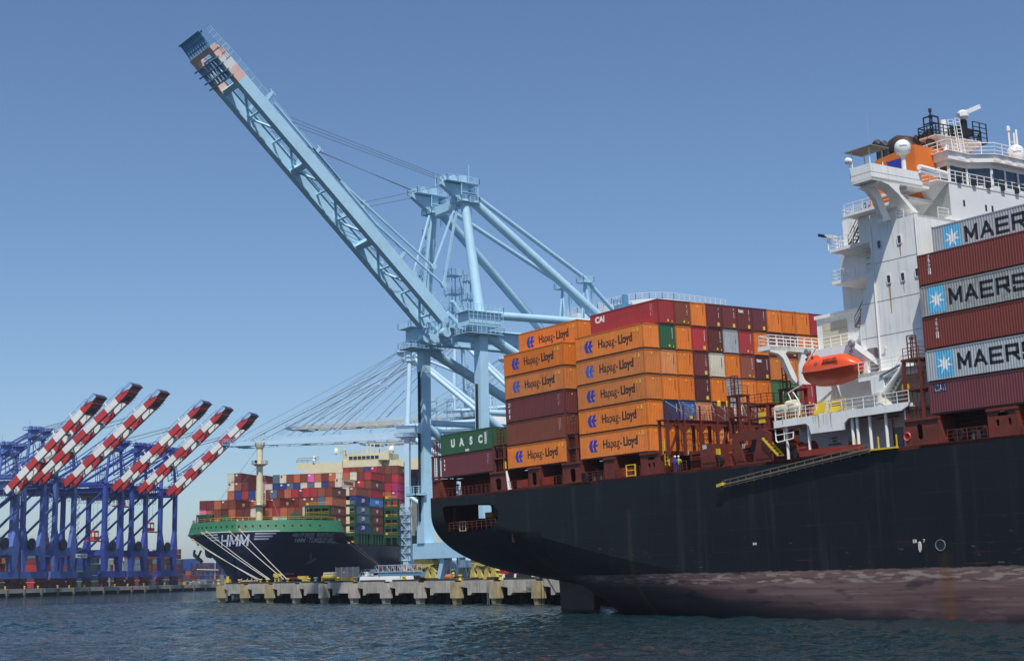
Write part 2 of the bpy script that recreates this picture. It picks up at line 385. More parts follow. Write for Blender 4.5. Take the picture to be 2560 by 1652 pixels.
# ------------------------------------------------------------------ water
def water_mat():
    m = bpy.data.materials.new('harbour_water'); m.use_nodes = True
    nt = m.node_tree; N = nt.nodes; L = nt.links; b = N['Principled BSDF']
    b.inputs['Base Color'].default_value = (.007, .024, .030, 1); b.inputs['Roughness'].default_value = .07; b.inputs['IOR'].default_value = 1.333
    tc = N.new('ShaderNodeTexCoord')
    def nz(sc, sv, det, w=None):
        s_ = N.new('ShaderNodeMapping'); s_.inputs['Scale'].default_value = sv; s_.inputs['Rotation'].default_value = (0, 0, radians(40)); L.new(tc.outputs['Object'], s_.inputs[0])
        n = N.new('ShaderNodeTexNoise'); n.inputs['Scale'].default_value = sc; n.inputs['Detail'].default_value = det; n.inputs['Distortion'].default_value = .6
        L.new(s_.outputs[0], n.inputs['Vector']); return n.outputs['Fac']
    a = nz(2.2, (1, .6, 1), 3); c = nz(.35, (1, .55, 1), 3); d = nz(.03, (1, 1, 1), 3)
    s1 = N.new('ShaderNodeMath'); s1.operation = 'MULTIPLY_ADD'; L.new(c, s1.inputs[0]); s1.inputs[1].default_value = 2.6; L.new(a, s1.inputs[2])
    mr = N.new('ShaderNodeMapRange'); L.new(d, mr.inputs[0]); mr.inputs[1].default_value = .35; mr.inputs[2].default_value = .65; mr.inputs[3].default_value = .55; mr.inputs[4].default_value = 1.15
    bn = N.new('ShaderNodeBump'); bn.inputs['Distance'].default_value = .5; L.new(mr.outputs[0], bn.inputs['Strength']); L.new(s1.outputs[0], bn.inputs['Height'])
    L.new(bn.outputs[0], b.inputs['Normal'])
    return m
import numpy as np
def waves(X, Y):
    rg = np.random.RandomState(4); Z = np.zeros_like(X)
    for k in range(46):
        lam = 1.1 * (5.5 / 1.1) ** rg.rand(); th = radians(35) + rg.randn() * .85; kk = 2 * pi / lam
        Z += lam * .0068 * np.sin(kk * (X * cos(th) + Y * sin(th)) + rg.rand() * 6.28)
    g = .75 + .35 * np.sin(X * .021 + Y * .034 + 1) * np.sin(X * .047 - Y * .013)
    return Z * g
wx0, wx1, wy0_, wy1_ = -215., 125., -96., 46.; dd = .42
xs = np.arange(wx0, wx1 + .01, dd); ys = np.arange(wy0_, wy1_ + .01, dd); XX, YY = np.meshgrid(xs, ys)
ed = np.minimum(np.minimum(XX - wx0, wx1 - XX), np.minimum(YY - wy0_, wy1_ - YY)); ZZ = waves(XX, YY) * np.clip(ed / 8, 0, 1)
nx, ny = len(xs), len(ys)
co = np.stack([XX, YY, ZZ], -1).reshape(-1, 3)
ii = np.arange(nx * ny).reshape(ny, nx); q = np.stack([ii[:-1, :-1], ii[:-1, 1:], ii[1:, 1:], ii[1:, :-1]], -1).reshape(-1, 4)
# flat sheet out to the horizon round the rippled part
B4 = [(wx0, wy0_), (wx1, wy0_), (wx1, wy1_), (wx0, wy1_)]; O4 = [(-9000, -6000), (3000, -6000), (3000, 9000), (-9000, 9000)]
nv = nx * ny; co = np.vstack([co, [(a, b, 0) for a, b in B4 + O4]])
q = np.vstack([q, [(nv + i, nv + 4 + i, nv + 4 + (i + 1) % 4, nv + (i + 1) % 4) for i in range(4)]])
q[-4:] = q[-4:, ::1]
me = bpy.data.meshes.new('water'); me.vertices.add(len(co)); me.vertices.foreach_set('co', co.astype(np.float32).ravel())
me.loops.add(q.size); me.loops.foreach_set('vertex_index', q.astype(np.int32).ravel()); me.polygons.add(len(q))
me.polygons.foreach_set('loop_start', np.arange(0, q.size, 4, dtype=np.int32)); me.polygons.foreach_set('use_smooth', np.ones(len(q), bool)); me.update(calc_edges=True); me.validate()
me.materials.append(water_mat()); wo = bpy.data.objects.new('water', me); COL.objects.link(wo); wo['kind'] = 'structure'

# hills far off, faint behind the terminal
mb = MB(); rows = []
for k in range(90):
    a = radians(118 + k * .8); R = 5200
    h = 60 + 40 * sin(k * .31) + 22 * sin(k * .83 + 1) + 10 * sin(k * 1.9)
    h *= max(0, min(1, (k - 2) / 20)) * max(0.0, min(1, (70 - k) / 30)); h = max(h, 2)
    c = Vector((cos(a), sin(a), 0)) ; base = Vector((118, -104, 0))
    rows.append([base + c * R, base + c * (R + 150) + Vector((0, 0, h * .7)), base + c * (R + 400) + Vector((0, 0, h)), base + c * (R + 2000)])
mb.grid(rows)
solo(mb, 'hills', mat('hill_haze', '8f9fb2', .95, var=.05, scale=.002), None, None, kind='structure')

# ------------------------------------------------------------------ near quay: concrete wharf along the black ship
def qy(x): return 31.13 + (x + 63.9) * .032            # y of the wharf face
PT = 4.0
fx = [-173.5 + 11.08 * k for k in range(0, 26)]
mb = MB()
lx, rx = -174.6, 330
pts = [(lx, qy(lx)), (rx, qy(rx)), (rx, 900), (-830, 900), (-250, 85), (-218, 47)]
mb.poly([(x, y, PT) for x, y in pts])
quay = solo(mb, 'wharf_deck', m_asph, None, None, kind='structure')
for i, (a, c) in enumerate(zip(pts, pts[1:])):        # sea wall faces below the deck, set back so piles stand in front
    pass
mb = MB()
prof = []
for k, x in enumerate(fx[:-1]):                       # fascia beam with the stepped notches between fender columns
    x0, x1 = x + .95, x + 11.08 - .95
    o = [(x0, 3.98), (x1, 3.98), (x1, 1.95), (x0 + 3.2, 1.95), (x0 + 2.7, 1.55), (x0 + 1.9, 1.55), (x0 + 1.9, 2.75), (x0, 2.95)]
    mb.plate(o, lambda a, b, d: (a, qy(a) + d, b), .8)
part(mb, 'fascia_beam', m_concrete, quay)
mb = MB(); mb.box(lx, 60, qy(lx) + .1, qy(lx) + .5, PT + .02, PT + .28)
mb = MB()
for k in range(24):
    a, c = fx[k] + 1.6, fx[k + 1] - 1.4
    mb.beam((a, qy(a) + .35, PT + .16), (c, qy(c) + .35, PT + .16), .5, .32)
part(mb, 'kerb_beam', mat('kerb_dark', '3a3937', .8, var=.25, dirt_amt=.4), quay)
for k, x in enumerate(fx[:24]):                       # fender columns
    mb = MB(); y = qy(x)
    mb.beam((x, y - .15, 3.75), (x, y - .15, 1.05), 1.9, 1.5, up=(0, 1, 0))
    mb.beam((x, y - .15, 1.05), (x, y - .05, -.9), 1.35, 1.3, up=(0, 1, 0), w2=.75, h2=.8)
    part(mb, 'fender_column', m_concy if k in (0, 1, 2, 8, 9, 10) else m_concrete, quay)
mb = MB()
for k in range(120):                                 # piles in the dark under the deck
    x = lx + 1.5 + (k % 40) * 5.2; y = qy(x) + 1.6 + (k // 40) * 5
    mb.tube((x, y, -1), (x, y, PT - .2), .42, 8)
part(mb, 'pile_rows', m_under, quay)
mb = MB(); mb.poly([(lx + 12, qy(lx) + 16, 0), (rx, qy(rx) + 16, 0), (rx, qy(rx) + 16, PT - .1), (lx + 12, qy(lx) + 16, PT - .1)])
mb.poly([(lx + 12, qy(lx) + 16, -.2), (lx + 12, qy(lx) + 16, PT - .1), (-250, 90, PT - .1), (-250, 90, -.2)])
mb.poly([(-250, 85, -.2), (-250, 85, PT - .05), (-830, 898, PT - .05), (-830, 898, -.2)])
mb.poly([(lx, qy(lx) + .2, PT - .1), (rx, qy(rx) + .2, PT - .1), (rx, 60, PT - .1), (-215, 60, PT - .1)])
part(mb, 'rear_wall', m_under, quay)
mb = MB()                                             # ladders on the face
for x in (fx[1] - 1.6, fx[2] - .9, fx[9] - 2.1):
    mb.ladder((x, qy(x) - .25, -.3), (x, qy(x) - .25, 3.9), .5, step=.33)
part(mb, 'ladder', m_galv, quay)

# ------------------------------------------------------------------ far quay on the left
FQ0 = Vector((-444.7, 58.3, 0)); FQ1 = Vector((-551.0, 195.1, 0)); FD = (FQ1 - FQ0).normalized(); FN = Vector((-FD.y, FD.x, 0)) * -1
if FN.dot(Vector((1, 0, 0))) < 0: FN = -FN
FZ = 3.2
def fq(s, n, z): return FQ0 + FD * s + FN * n + Vector((0, 0, z))
mb = MB(); mb.poly([fq(-220, 0, FZ), fq(900, 0, FZ), fq(900, -1500, FZ), fq(-220, -1500, FZ)])
fquay = solo(mb, 'terminal_ground', m_asph, None, None, kind='structure')
mb = MB(); mb.beam(fq(-220, -.4, FZ - .85), fq(900, -.4, FZ - .85), .8, 1.64)
part(mb, 'fascia_beam', m_concrete, fquay)
mb = MB(); mb.beam(fq(-220, -3, FZ - 2.4), fq(900, -3, FZ - 2.4), .8, 3)
part(mb, 'rear_wall', m_under, fquay)
mb = MB()
for k in range(62):
    s_ = -130 + k * 11.2
    mb.beam(fq(s_, .15, FZ - .4), fq(s_, .15, 0.6), 1.1, .7, up=FN); mb.beam(fq(s_, .15, .6), fq(s_, .15, -.5), .6, .5, up=FN)
part(mb, 'fender_columns', mat('dark_concrete', '6d6a62', .85, var=.2, dirt_amt=.5), fquay)['kind'] = 'stuff'
# ------------------------------------------------------------------ shipping containers
HC = 2.896; LV = 2.9118; CL = 12.192; CWd = 2.438
import bmesh
def container_meshes(L=CL, H=HC, full=True):
    """local: x along, y across, origin at base centre.  walls (corrugated) and frame."""
    W = CWd; wl = MB(); fr = MB()
    zb, zt = .17, H - .12
    def wave(n, depth, length):
        out_ = []; p = length / n
        for k in range(n):
            s0 = k * p
            out_ += [(s0, 0), (s0 + p * .27, 0), (s0 + p * .5, -depth), (s0 + p * .77, -depth)]
        out_.append((length, 0)); return out_
    nl = int(L / .278)
    for sgn in (-1, 1):
        if sgn > 0 and not full: wl.poly([(-L / 2 + .1, W / 2 - .03, zb), (L / 2 - .1, W / 2 - .03, zb), (L / 2 - .1, W / 2 - .03, zt), (-L / 2 + .1, W / 2 - .03, zt)]); continue
        pts = wave(nl, .036, L - .24)
        A = [(-L / 2 + .12 + s_, sgn * (W / 2 - .012 + d), zb) for s_, d in pts]; B = [(x, y, zt) for x, y, z in A]
        wl.grid([A, B] if sgn < 0 else [B, A])
    for sgn in (-1, 1):
        pts = wave(9, .045, W - .24)
        A = [(sgn * (L / 2 - .014 + d), -W / 2 + .12 + s_, zb) for s_, d in pts]; B = [(x, y, zt) for x, y, z in A]
        wl.grid([A, B] if sgn > 0 else [B, A])
    wl.poly([(-L / 2, -W / 2, H - .03), (L / 2, -W / 2, H - .03), (L / 2, W / 2, H - .03), (-L / 2, W / 2, H - .03)])
    wl.poly([(-L / 2, W / 2, .14), (L / 2, W / 2, .14), (L / 2, -W / 2, .14), (-L / 2, -W / 2, .14)])
    for sy_ in (-1, 1):
        y = sy_ * W / 2
        fr.mat(0).box(-L / 2, L / 2, min(y, y - sy_ * .06), max(y, y - sy_ * .06), H - .125, H - .005)
        fr.mat(1).box(-L / 2 + .17, L / 2 - .17, min(y - sy_ * .03, y - sy_ * .12), max(y - sy_ * .03, y - sy_ * .12), .015, .172)
        for sx_ in (-1, 1):
            x = sx_ * L / 2
            fr.mat(0).box(min(x, x - sx_ * .13), max(x, x - sx_ * .13), min(y, y - sy_ * .13), max(y, y - sy_ * .13), .118, H - .118)
            for z0 in (0, H - .118):
                fr.mat(2).box(min(x + sx_ * .003, x - sx_ * .178), max(x + sx_ * .003, x - sx_ * .178), min(y + sy_ * .003, y - sy_ * .162), max(y + sy_ * .003, y - sy_ * .162), z0, z0 + .118)
    for sx_ in (-1, 1):
        x = sx_ * L / 2
        fr.mat(0).box(min(x, x - sx_ * .06), max(x, x - sx_ * .06), -W / 2 + .13, W / 2 - .13, H - .12, H - .01)
        fr.mat(1).box(min(x - sx_ * .02, x - sx_ * .1), max(x - sx_ * .02, x - sx_ * .1), -W / 2 + .16, W / 2 - .16, .03, .172)
    return wl, fr
_wl, _fr = container_meshes()
CPAL = {'orange': 'dc7712', 'orange2': 'd9730f', 'orangeold': 'c9742c', 'orangepale': 'd98a4e', 'maroon': '6c2c2b', 'maroond': '55201f', 'red': 'a32c2e', 'cai': '9c2a2c', 'brown': '7a3c24',
        'rust': '8e4a34', 'green': '2c5c3c', 'green2': '3f7043', 'grey': 'a7adb1', 'greyold': '9fa3a0', 'white': 'cfc8b2', 'whiteold': 'd3d0c4', 'navy': '263c66', 'blue': '2f66a8', 'triton': '7a3226', 'plum': '6a2f33', 'dkbrown': '5c2a1c',
        'steel': '56687a', 'pink': 'd0609c', 'deepblue': '1f3a78', 'teal': '86c4ac', 'magenta': 'a92a62', 'tan': 'b5623c', 'crimson': 'b02a30', 'sky': '3f86c8'}
def cmat(k, old=0.):
    return mat('container_' + k, CPAL[k], .5, var=.07, scale=.6, dirt='5a4636', dirt_amt=.18 + old, streak=.18 + old, rust=.22 + old, fine=.14, vary=.09)
m_cast = mat('corner_casting', '4a3a32', .7, var=.2)
m_crail = mat('container_bottom_rail', '33231d', .7, var=.2)
_cm = {}
def container(k, x, y, z, label, group, frame=SHIP, rotz=0., old=0., letters=None):
    """x, y = centre of base, z = base"""
    key = (k, old)
    if key not in _cm:
        m = cmat(k, old)
        _cm[key] = (_wl.mesh('container_walls', m, smooth=False), _fr.mesh('container_frame', [mat('frame_' + k, tuple(c * .82 for c in lin(CPAL[k])), .55, var=.12, dirt_amt=.3, rust=.25), m_crail, m_cast], smooth=False))
    t = thing('shipping_container', label, 'container', (x, y, z), frame, group, rotz=rotz)
    for nm, me in zip(('corrugated_walls', 'frame'), _cm[key]):
        o = bpy.data.objects.new(nm, me); COL.objects.link(o); o.parent = t
    if letters: letters(t)
    return t
_lc = {}
def wave_y(x):
    """y of the near corrugated wall"""
    n = int(CL / .278); p = (CL - .24) / n; s_ = ((x + CL / 2 - .12) % p) / p
    d = 0 if s_ < .27 else ((s_ - .27) / .23 if s_ < .5 else (1 if s_ < .77 else 1 - (s_ - .77) / .23))
    if abs(x) > CL / 2 - .12: d = 0
    return -(CWd / 2 - .012) + .036 * d
def lettering(t, fn, m, name='lettering', key=None, flat=False):
    """painted marks; those on the side wall are cut along the corrugation and laid onto it"""
    if key and (key, m.name) in _lc: me = _lc[(key, m.name)]
    else:
        mb = MB(); fn(mb); me = mb.mesh(name, m, Vector((0, 0, 0)), smooth=False)
        if not flat and me.vertices and min(v.co.y for v in me.vertices) < -CWd / 2:
            b = bmesh.new(); b.from_mesh(me)
            bmesh.ops.delete(b, geom=[f for f in b.faces if abs(f.normal.y) < .5 or f.calc_center_median().y > min(v.co.y for v in b.verts) + .0035], context='FACES')
            if not b.faces:
                b.free(); b = bmesh.new(); b.from_mesh(me)
            xs = [v.co.x for v in b.verts]; n = int(CL / .278); p = (CL - .24) / n
            for k in range(n):
                for f in (0, .27, .5, .77):
                    x = -CL / 2 + .12 + (k + f) * p
                    if min(xs) < x < max(xs): bmesh.ops.bisect_plane(b, geom=b.verts[:] + b.edges[:] + b.faces[:], plane_co=(x, 0, 0), plane_no=(1, 0, 0))
            off = .004 if 'star' not in name and name != 'panel_letters' else .008
            for v in b.verts: v.co.y = wave_y(v.co.x) - off
            b.to_mesh(me); b.free()
        if key: _lc[(key, m.name)] = me
    o = bpy.data.objects.new(name, me); COL.objects.link(o); o.parent = t; return o
m_hlblue = mat('logo_blue', '26379a', .5, var=.08)
m_hlblueo = mat('logo_blue_faded', '3f58a0', .5, var=.08)
m_yelmark = mat('yellow_marks', 'e6c83c', .6, var=.1)
SY = -CWd / 2 - .004
def side_text(mb, txt, x, z, size, bold=.02, sxx=1., shear=0., space=1., align='CENTER'):
    put_text(mb, txt, (x, SY, z), (1, 0, 0), (0, 0, 1), size, bold, sxx, shear, space, align, .006)
def side_poly(mb, pts, y=SY):
    mb.plate(pts, lambda a, b, d: (a, y - d, b), .006)
def end_rect(mb, y0, y1, z0, z1): mb.box(CL / 2 + .002, CL / 2 + .008, y0, y1, z0, z1)
def side_rect(mb, x0, x1, z0, z1): mb.box(x0, x1, SY - .005, SY, z0, z1)
rnd = random.Random(3)
def id_marks(t, end=True, side=False, tex=False, dark=False):
    def f(mb):
        if end:
            z = 2.55; y = .75
            n = 11
            for i in range(n):
                if rnd.random() < .85: end_rect(mb, y - .045, y + .045, z - .075, z - .0)
                z -= .118
            if tex: put_text(mb, 'tex', (CL / 2 + .004, -.55, 2.35), (0, 1, 0), (0, 0, 1), .62, .045, thick=.006)
        if side:
            for xo in (4.75, 5.05):
                z = 2.5
                for i in range(10):
                    if rnd.random() < .85: side_rect(mb, xo, xo + .09, z - .09, z)
                    z -= .14
    lettering(t, f, m_ink if dark else m_wlet, 'id_marks')
def yellow_marks(t, mode=0):
    def f(mb):
        if mode == 0: end_rect(mb, -.1, .04, 2.32, 2.52)
        if mode == 1: end_rect(mb, .15, .36, .35, .62); end_rect(mb, .8, .92, .32, .5)
        if mode == 2: end_rect(mb, .5, .86, .3, .72)
    lettering(t, f, m_yelmark, 'warning_stickers', flat=True)
def hl(t, faded=False):
    def f(mb):   # bird-and-K shape: two slanted arrow strokes
        P = lambda a: [(x * 1.75 - 3.62, z * 1.42 + 1.48) for x, z in a]
        side_poly(mb, P([(-.50, .02), (-.30, .42), (-.20, .50), (.02, .50), (-.16, .06), (-.10, .0), (-.14, -.1), (.06, -.5), (-.28, -.5), (-.36, -.30)]))
        side_poly(mb, P([(-.06, .04), (.12, .50), (.42, .50), (.26, .12), (.50, .10), (.42, -.06), (.22, -.08), (.38, -.5), (.12, -.5), (-.04, -.06)]))
    lettering(t, f, m_hlblueo if faded else m_hlblue, 'logo_mark', key='hlm')
    lettering(t, lambda mb: (side_text(mb, 'Hapag-', -.2, 1.5, 1.42, .012, .84), side_text(mb, 'Lloyd', 3.0, 1.5, 1.42, .028, .8)), m_ink, key='hlt')
    def g(mb): side_rect(mb, 4.55, 4.72, 2.1, 2.34); side_rect(mb, 5.15, 5.38, 2.0, 2.42)
    lettering(t, g, m_yelmark, 'warning_stickers', flat=True)
def star(mb, cx_, cz, r):
    pts = []
    for i in range(14):
        a = pi / 2 + i * pi / 7; rr = r if i % 2 == 0 else r * .36
        pts.append((cx_ + rr * cos(a), cz + rr * sin(a)))
    mb.plate(pts, lambda a, b, d: (a, SY - .008 - d, b), .005)
m_mblue = mat('star_square_blue', '58aed4', .5, var=.08, dirt_amt=.2)
def maersk(t, x0=-4.0, x1=-1.0):
    def sq(mb):
        a, c, r = .98, 1.28, .18
        pts = []
        for (sx_, sz_, st) in ((1, 1, 0), (-1, 1, 90), (-1, -1, 180), (1, -1, 270)):
            for k in range(4):
                an = radians(st + k * 30); pts.append((x0 + sx_ * (a - r) + r * cos(an), 1.5 + sz_ * (c - r) + r * sin(an)))
        side_poly(mb, [((p[0] - x0) * .95 + x0, (p[1] - 1.5) * .92 + 1.5) for p in pts])
    lettering(t, sq, m_mblue, 'logo_square')
    lettering(t, lambda mb: star(mb, x0, 1.5, .92), m_whitec, 'logo_star')
    lettering(t, lambda mb: stroke_text(mb, 'MAERSK', lambda a, b: (x1 + a, SY - .006, .92 + b), 1.22, 1.12, .52, .3), m_ink)

# ---- bay B: the tall block in front of the bridge house; columns 0..11 to port, tiers 0..5
rows = {5: '- cai brown orange maroon maroon maroont plum orange orange2 orange red',
        4: 'orange green orange crimson dkbrown grey red orange maroon maroond orange orange2',
        3: 'orangeold orangepale orange maroon white orange rust maroondt orangeold orangeold orangepale orange',
        2: 'orangeold orange orange2 maroond orange greyold orange orange2 green2 green2 red maroon',
        1: 'orange navy blue orangepale maroon whiteold brown orange orange2 orange2 orange orange2',
        0: 'orange orange2 orangeold orange orangepale orange orange2 orange orange2 orange orangepale orange'}
cname = {'cai': 'dark red', 'orange2': 'orange', 'orangeold': 'dull orange', 'orangepale': 'pale orange', 'maroond': 'dark maroon', 'crimson': 'bright red', 'dkbrown': 'dark brown', 'grey': 'light grey',
         'greyold': 'rust-streaked grey', 'white': 'cream', 'whiteold': 'rust-streaked white', 'rust': 'pinkish brown', 'green2': 'mid green', 'plum': 'plum red', 'triton': 'red-brown', 'deepblue': 'dark blue', 'sky': 'bright blue', 'steel': 'slate grey', 'tan': 'light brown'}
ordn = ['first', 'second', 'third', 'fourth', 'fifth', 'sixth', 'seventh', 'eighth', 'ninth', 'tenth', 'eleventh', 'twelfth', 'thirteenth', 'fourteenth', 'fifteenth', 'sixteenth', 'seventeenth', 'eighteenth', 'nineteenth', 'twentieth']
tiern = {5: 'top', 4: 'second', 3: 'third', 2: 'fourth', 1: 'fifth', 0: 'bottom'}
CPY = 2.4987
for tier, r in rows.items():
    for c, k in enumerate(r.split()):
        if k == '-': continue
        tex = k.endswith('t') and k not in ('rust',); k = k[:-1] if tex else k
        nm = cname.get(k, k)
        if c == 0:
            lab = f'{nm} container with blue mark and Hapag style lettering, {tiern[tier]} tier of the stack beside the lashing tower'
            lab = f'{nm} container lettered in black, {tiern[tier]} tier of the right-hand stack on the ship side'
            if tier == 4: lab = f'orange container lettered in black, topmost of the right-hand stack on the ship side'
            if tier == 3: lab = f'dull orange lettered container directly under the topmost one, right-hand stack'
        elif tier == 5 and c == 1: lab = 'long dark red container with small white letters crowning the block of stacks'
        else: lab = f'{nm} container end, {tiern[tier]} tier, {ordn[c]} column of the tall block facing the bridge'
        t = container(k, -CL / 2, CPY * c + CWd / 2, LV * tier, lab, 'containers in the tall block aft of the bridge', old=.35 if k in ('greyold', 'whiteold') else (.12 if k in ('orangeold', 'orangepale', 'rust') else 0))
        if c == 0: hl(t, tier in (3,)); yellow_marks(t, 0)
        elif 'orange' in k: id_marks(t, dark=True); yellow_marks(t, 0)
        elif k in ('white', 'greyold', 'whiteold', 'grey'): id_marks(t, dark=True)
        else:
            id_marks(t, tex=tex, side=(c == 1 and tier == 5)); yellow_marks(t, 2 if k in ('maroon', 'maroond', 'crimson', 'plum') else 1)
        if tier == 5 and c == 1:
            lettering(t, lambda mb: side_text(mb, 'CAI', -4.3, 2.1, 1.0, .05, 1.1), m_wlet)
# ---- bay A: next stack aft
XA = -14.714
for tier, k in ((5, 'orange'), (4, 'orange2'), (3, 'orangeold'), (2, 'maroon'), (1, 'brown'), (0, 'orange')):
    c = 1 if tier == 5 else 0
    lab = {5: 'orange lettered container set back on top of the left-hand stack', 4: 'orange lettered container, second from top in the left-hand stack', 3: 'dull orange lettered container above the maroon one, left-hand stack',
           2: 'maroon container with three white letters down its left edge', 1: 'weathered brown container between maroon and orange ones, left-hand stack', 0: 'orange lettered container at the bottom of the left-hand stack'}[tier]
    t = container(k, XA - CL / 2, CPY * c + CWd / 2, LV * tier, lab, 'containers in the stack by the stern', old=.14 if tier in (3, 1) else 0)
    if tier in (5, 4, 3, 0): hl(t, tier == 3); yellow_marks(t, 0)
    else:
        id_marks(t, side=True); yellow_marks(t, 0)
        if tier == 2: lettering(t, lambda mb: [side_text(mb, ch, -5.35, z, .62, .04, 1, .25) for ch, z in (('D', 2.2), ('E', 1.45), ('S', .75))], m_wlet)
for tier in range(5):    # second column of the same bay carries the set-back container
    container(['orange2', 'maroon', 'brown', 'orange', 'maroond'][tier], XA - CL / 2, CPY + CWd / 2, LV * tier, f'container end in the {ordn[tier]} tier up, mostly hidden inboard of the left-hand stack', 'containers in the stack by the stern')
# ---- bay C over the stern
XC = -30.072
t = container('green', XC - CL / 2, CWd / 2, LV, 'green container with widely spaced white letters above the stern', 'containers over the stern')
def uasc(mb):
    for ch, x in (('U', -3.15), ('A', -1.05), ('S', 1.15), ('C', 3.35)): side_text(mb, ch, x, 1.5, 1.35, .06)
    side_rect(mb, 4.25, 4.7, .85, 2.35); side_text(mb, 'uasc', .2, .45, .55, .05)
lettering(t, uasc, m_wlet)
lettering(t, lambda mb: [side_text(mb, 'H', 4.475, z, .3, .04) for z in (1.05, 1.4, 1.75, 2.1)], cmat('green'), 'panel_letters'); id_marks(t, side=True)
t = container('plum', XC - CL / 2, CWd / 2, 0, 'plum-brown container with vertical white letters directly above the stern railing', 'containers over the stern')
lettering(t, lambda mb: [side_text(mb, ch, -5.35, z, .6, .05) for ch, z in (('t', 2.3), ('e', 1.75), ('x', 1.2))], m_wlet); id_marks(t, side=True, tex=True); yellow_marks(t, 0)
t = container('rust', XC - CL / 2, CPY + CWd / 2, LV, 'rust-red container just showing its top rail behind the green one', 'containers over the stern')
container('brown', XC - CL / 2, CPY + CWd / 2, 0, 'brown container hidden inboard of the plum-brown one over the stern', 'containers over the stern')
# ---- bay M forward of the bridge house
XM = 38.072
for tier, k in ((5, 'grey'), (4, 'triton'), (3, 'greyold'), (2, 'triton'), (1, 'grey'), (0, 'plum')):
    c = 1 if tier == 5 else 0
    lab = {5: 'light grey container with star logo, topmost of the forward stack', 4: 'red-brown container with vertical white letters right under the topmost grey one', 3: 'stained grey container with star logo between two red-brown ones',
           2: 'red-brown container with vertical white letters, third from the bottom forward', 1: 'clean grey container with star logo, second from the bottom of forward stack', 0: 'plum container with a small white and navy badge, bottom of forward stack'}[tier]
    t = container(k, XM + CL / 2, CPY * c + CWd / 2, LV * tier + .04, lab, 'containers in the stack forward of the bridge', old=.2 if tier == 3 else 0)
    if tier == 5: maersk(t, -3.95, -2.45)
    if tier == 3: maersk(t, -4.35, -2.9)
    if tier == 1: maersk(t, -4.1, -2.6)
    if k == 'triton': lettering(t, lambda mb: [side_text(mb, ch, -4.85 + (0.25 if tier == 2 else 0), 2.55 - i * .29, .4, .035) for i, ch in enumerate('TRITON')], m_wlet)
    if tier == 0:
        lettering(t, lambda mb: side_rect(mb, -5.55, -4.15, 1.95, 2.75), mat('badge_navy', '22265c', .5), 'badge')
        lettering(t, lambda mb: put_text(mb, 'CAI', (-4.85, SY - .007, 2.34), (1, 0, 0), (0, 0, 1), .8, .06, 1.0, thick=.005), m_wlet)
for tier in range(5):
    container(['plum', 'grey', 'brown', 'maroon', 'triton'][tier], XM + CL / 2, CPY + CWd / 2, LV * tier + .04, f'container {ordn[tier]} tier up, inboard of the forward stack and mostly hidden', 'containers in the stack forward of the bridge')
# ------------------------------------------------------------------ the black ship
ship = thing('container_ship', 'black-hulled container ship with red-brown deck gear and white bridge house, filling the right side', 'ship', (0, 0, 0), SHIP)
BMY = 32.3; DZ = -2.5; SY0 = -.4; XE = 150
def interp(x, tab):
    for (a, va), (b, vb) in zip(tab, tab[1:]):
        if x <= b: 
            t = max(0, (x - a) / (b - a)); return va + (vb - va) * t
    return tab[-1][1]
def section(X, n=15):
    zt = interp(X, [(-44.6, -4.6), (-38, -5.2), (-30, -6.5), (-20, -8.6), (-8, -11), (4, -13), (16, -14.6), (30, -15.8), (50, -17.2), (80, -17.5)])
    zk = interp(X, [(-44.6, -13.25), (-38, -14.1), (-30, -15.1), (-24.5, -16.3), (-20, -18.4), (-14, -22), (0, -24.5), (20, -26.5), (60, -27)])
    a = interp(X, [(-44.6, 2.2), (-30, 1.9), (-20, 1.7), (0, 1.9), (30, 3)]); b = interp(X, [(-44.6, 1.4), (-30, 1.25), (-20, 1.15), (0, 1.35), (30, 2.2)])
    half = BMY / 2; P = []
    for i in range(n + 1):
        t = (i / n) ** .9; t = 1 - (1 - t) ** 1.4
        f = (1 - t ** a) ** (1 / b) if t < 1 else 0
        P.append((X, SY0 + half * (1 - f), zt + (zk - zt) * t))
    return P
Xs = [-44.6, -42, -40, -37, -34, -31, -28, -26, -24.5, -22, -20, -17, -14, -10, -6, -2, 3, 8, 13, 18, 24, 30, 37, 44, 52, 62, 80, 110, XE]
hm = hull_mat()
mb = MB(); rowsS = [section(X) for X in Xs]
iS = Xs.index(-20); rF = rowsS[iS:]
mb.grid([r[::-1] for r in rF][::-1]); mb.grid([[(x, 2 * (SY0 + BMY / 2) - y, z) for x, y, z in r][::-1] for r in rowsS])
PY = SY0 + BMY
# side plating, starboard with the mooring-deck opening, port plain
def rrect(x0, x1, z0, z1, r, n=5, rr=None):
    o = []
    rr = rr or [r] * 4
    for (cx_, cz, st, q) in ((x1, z1, 0, rr[0]), (x0, z1, 90, rr[1]), (x0, z0, 180, rr[2]), (x1, z0, 270, rr[3])):
        sx_ = 1 if cx_ == x1 else -1; sz_ = 1 if cz == z1 else -1
        for k in range(n + 1):
            a = radians(st + 90 * k / n); o.append((cx_ - sx_ * q + q * cos(a), cz - sz_ * q + q * sin(a)))
    return o
hole = [(-41.7, -4.3), (-41.5, -3.9), (-41.1, -3.75), (-31.2, -3.95), (-29.8, -4.2), (-29.0, -4.9), (-28.8, -5.5), (-29.2, -6.4), (-30.3, -7.0), (-31.5, -7.15), (-40.2, -7.2), (-41.0, -6.6)]
botL = [(x, z) for x, z in [(r[0][0], r[0][2]) for r in rowsS]]
def top_z(): return DZ
bl = [p for p in botL if p[0] <= -20.01 or p[0] == -20]
outer = [(-44.6, DZ), (-20, DZ)] + [(x, z) for x, z in reversed(bl)]
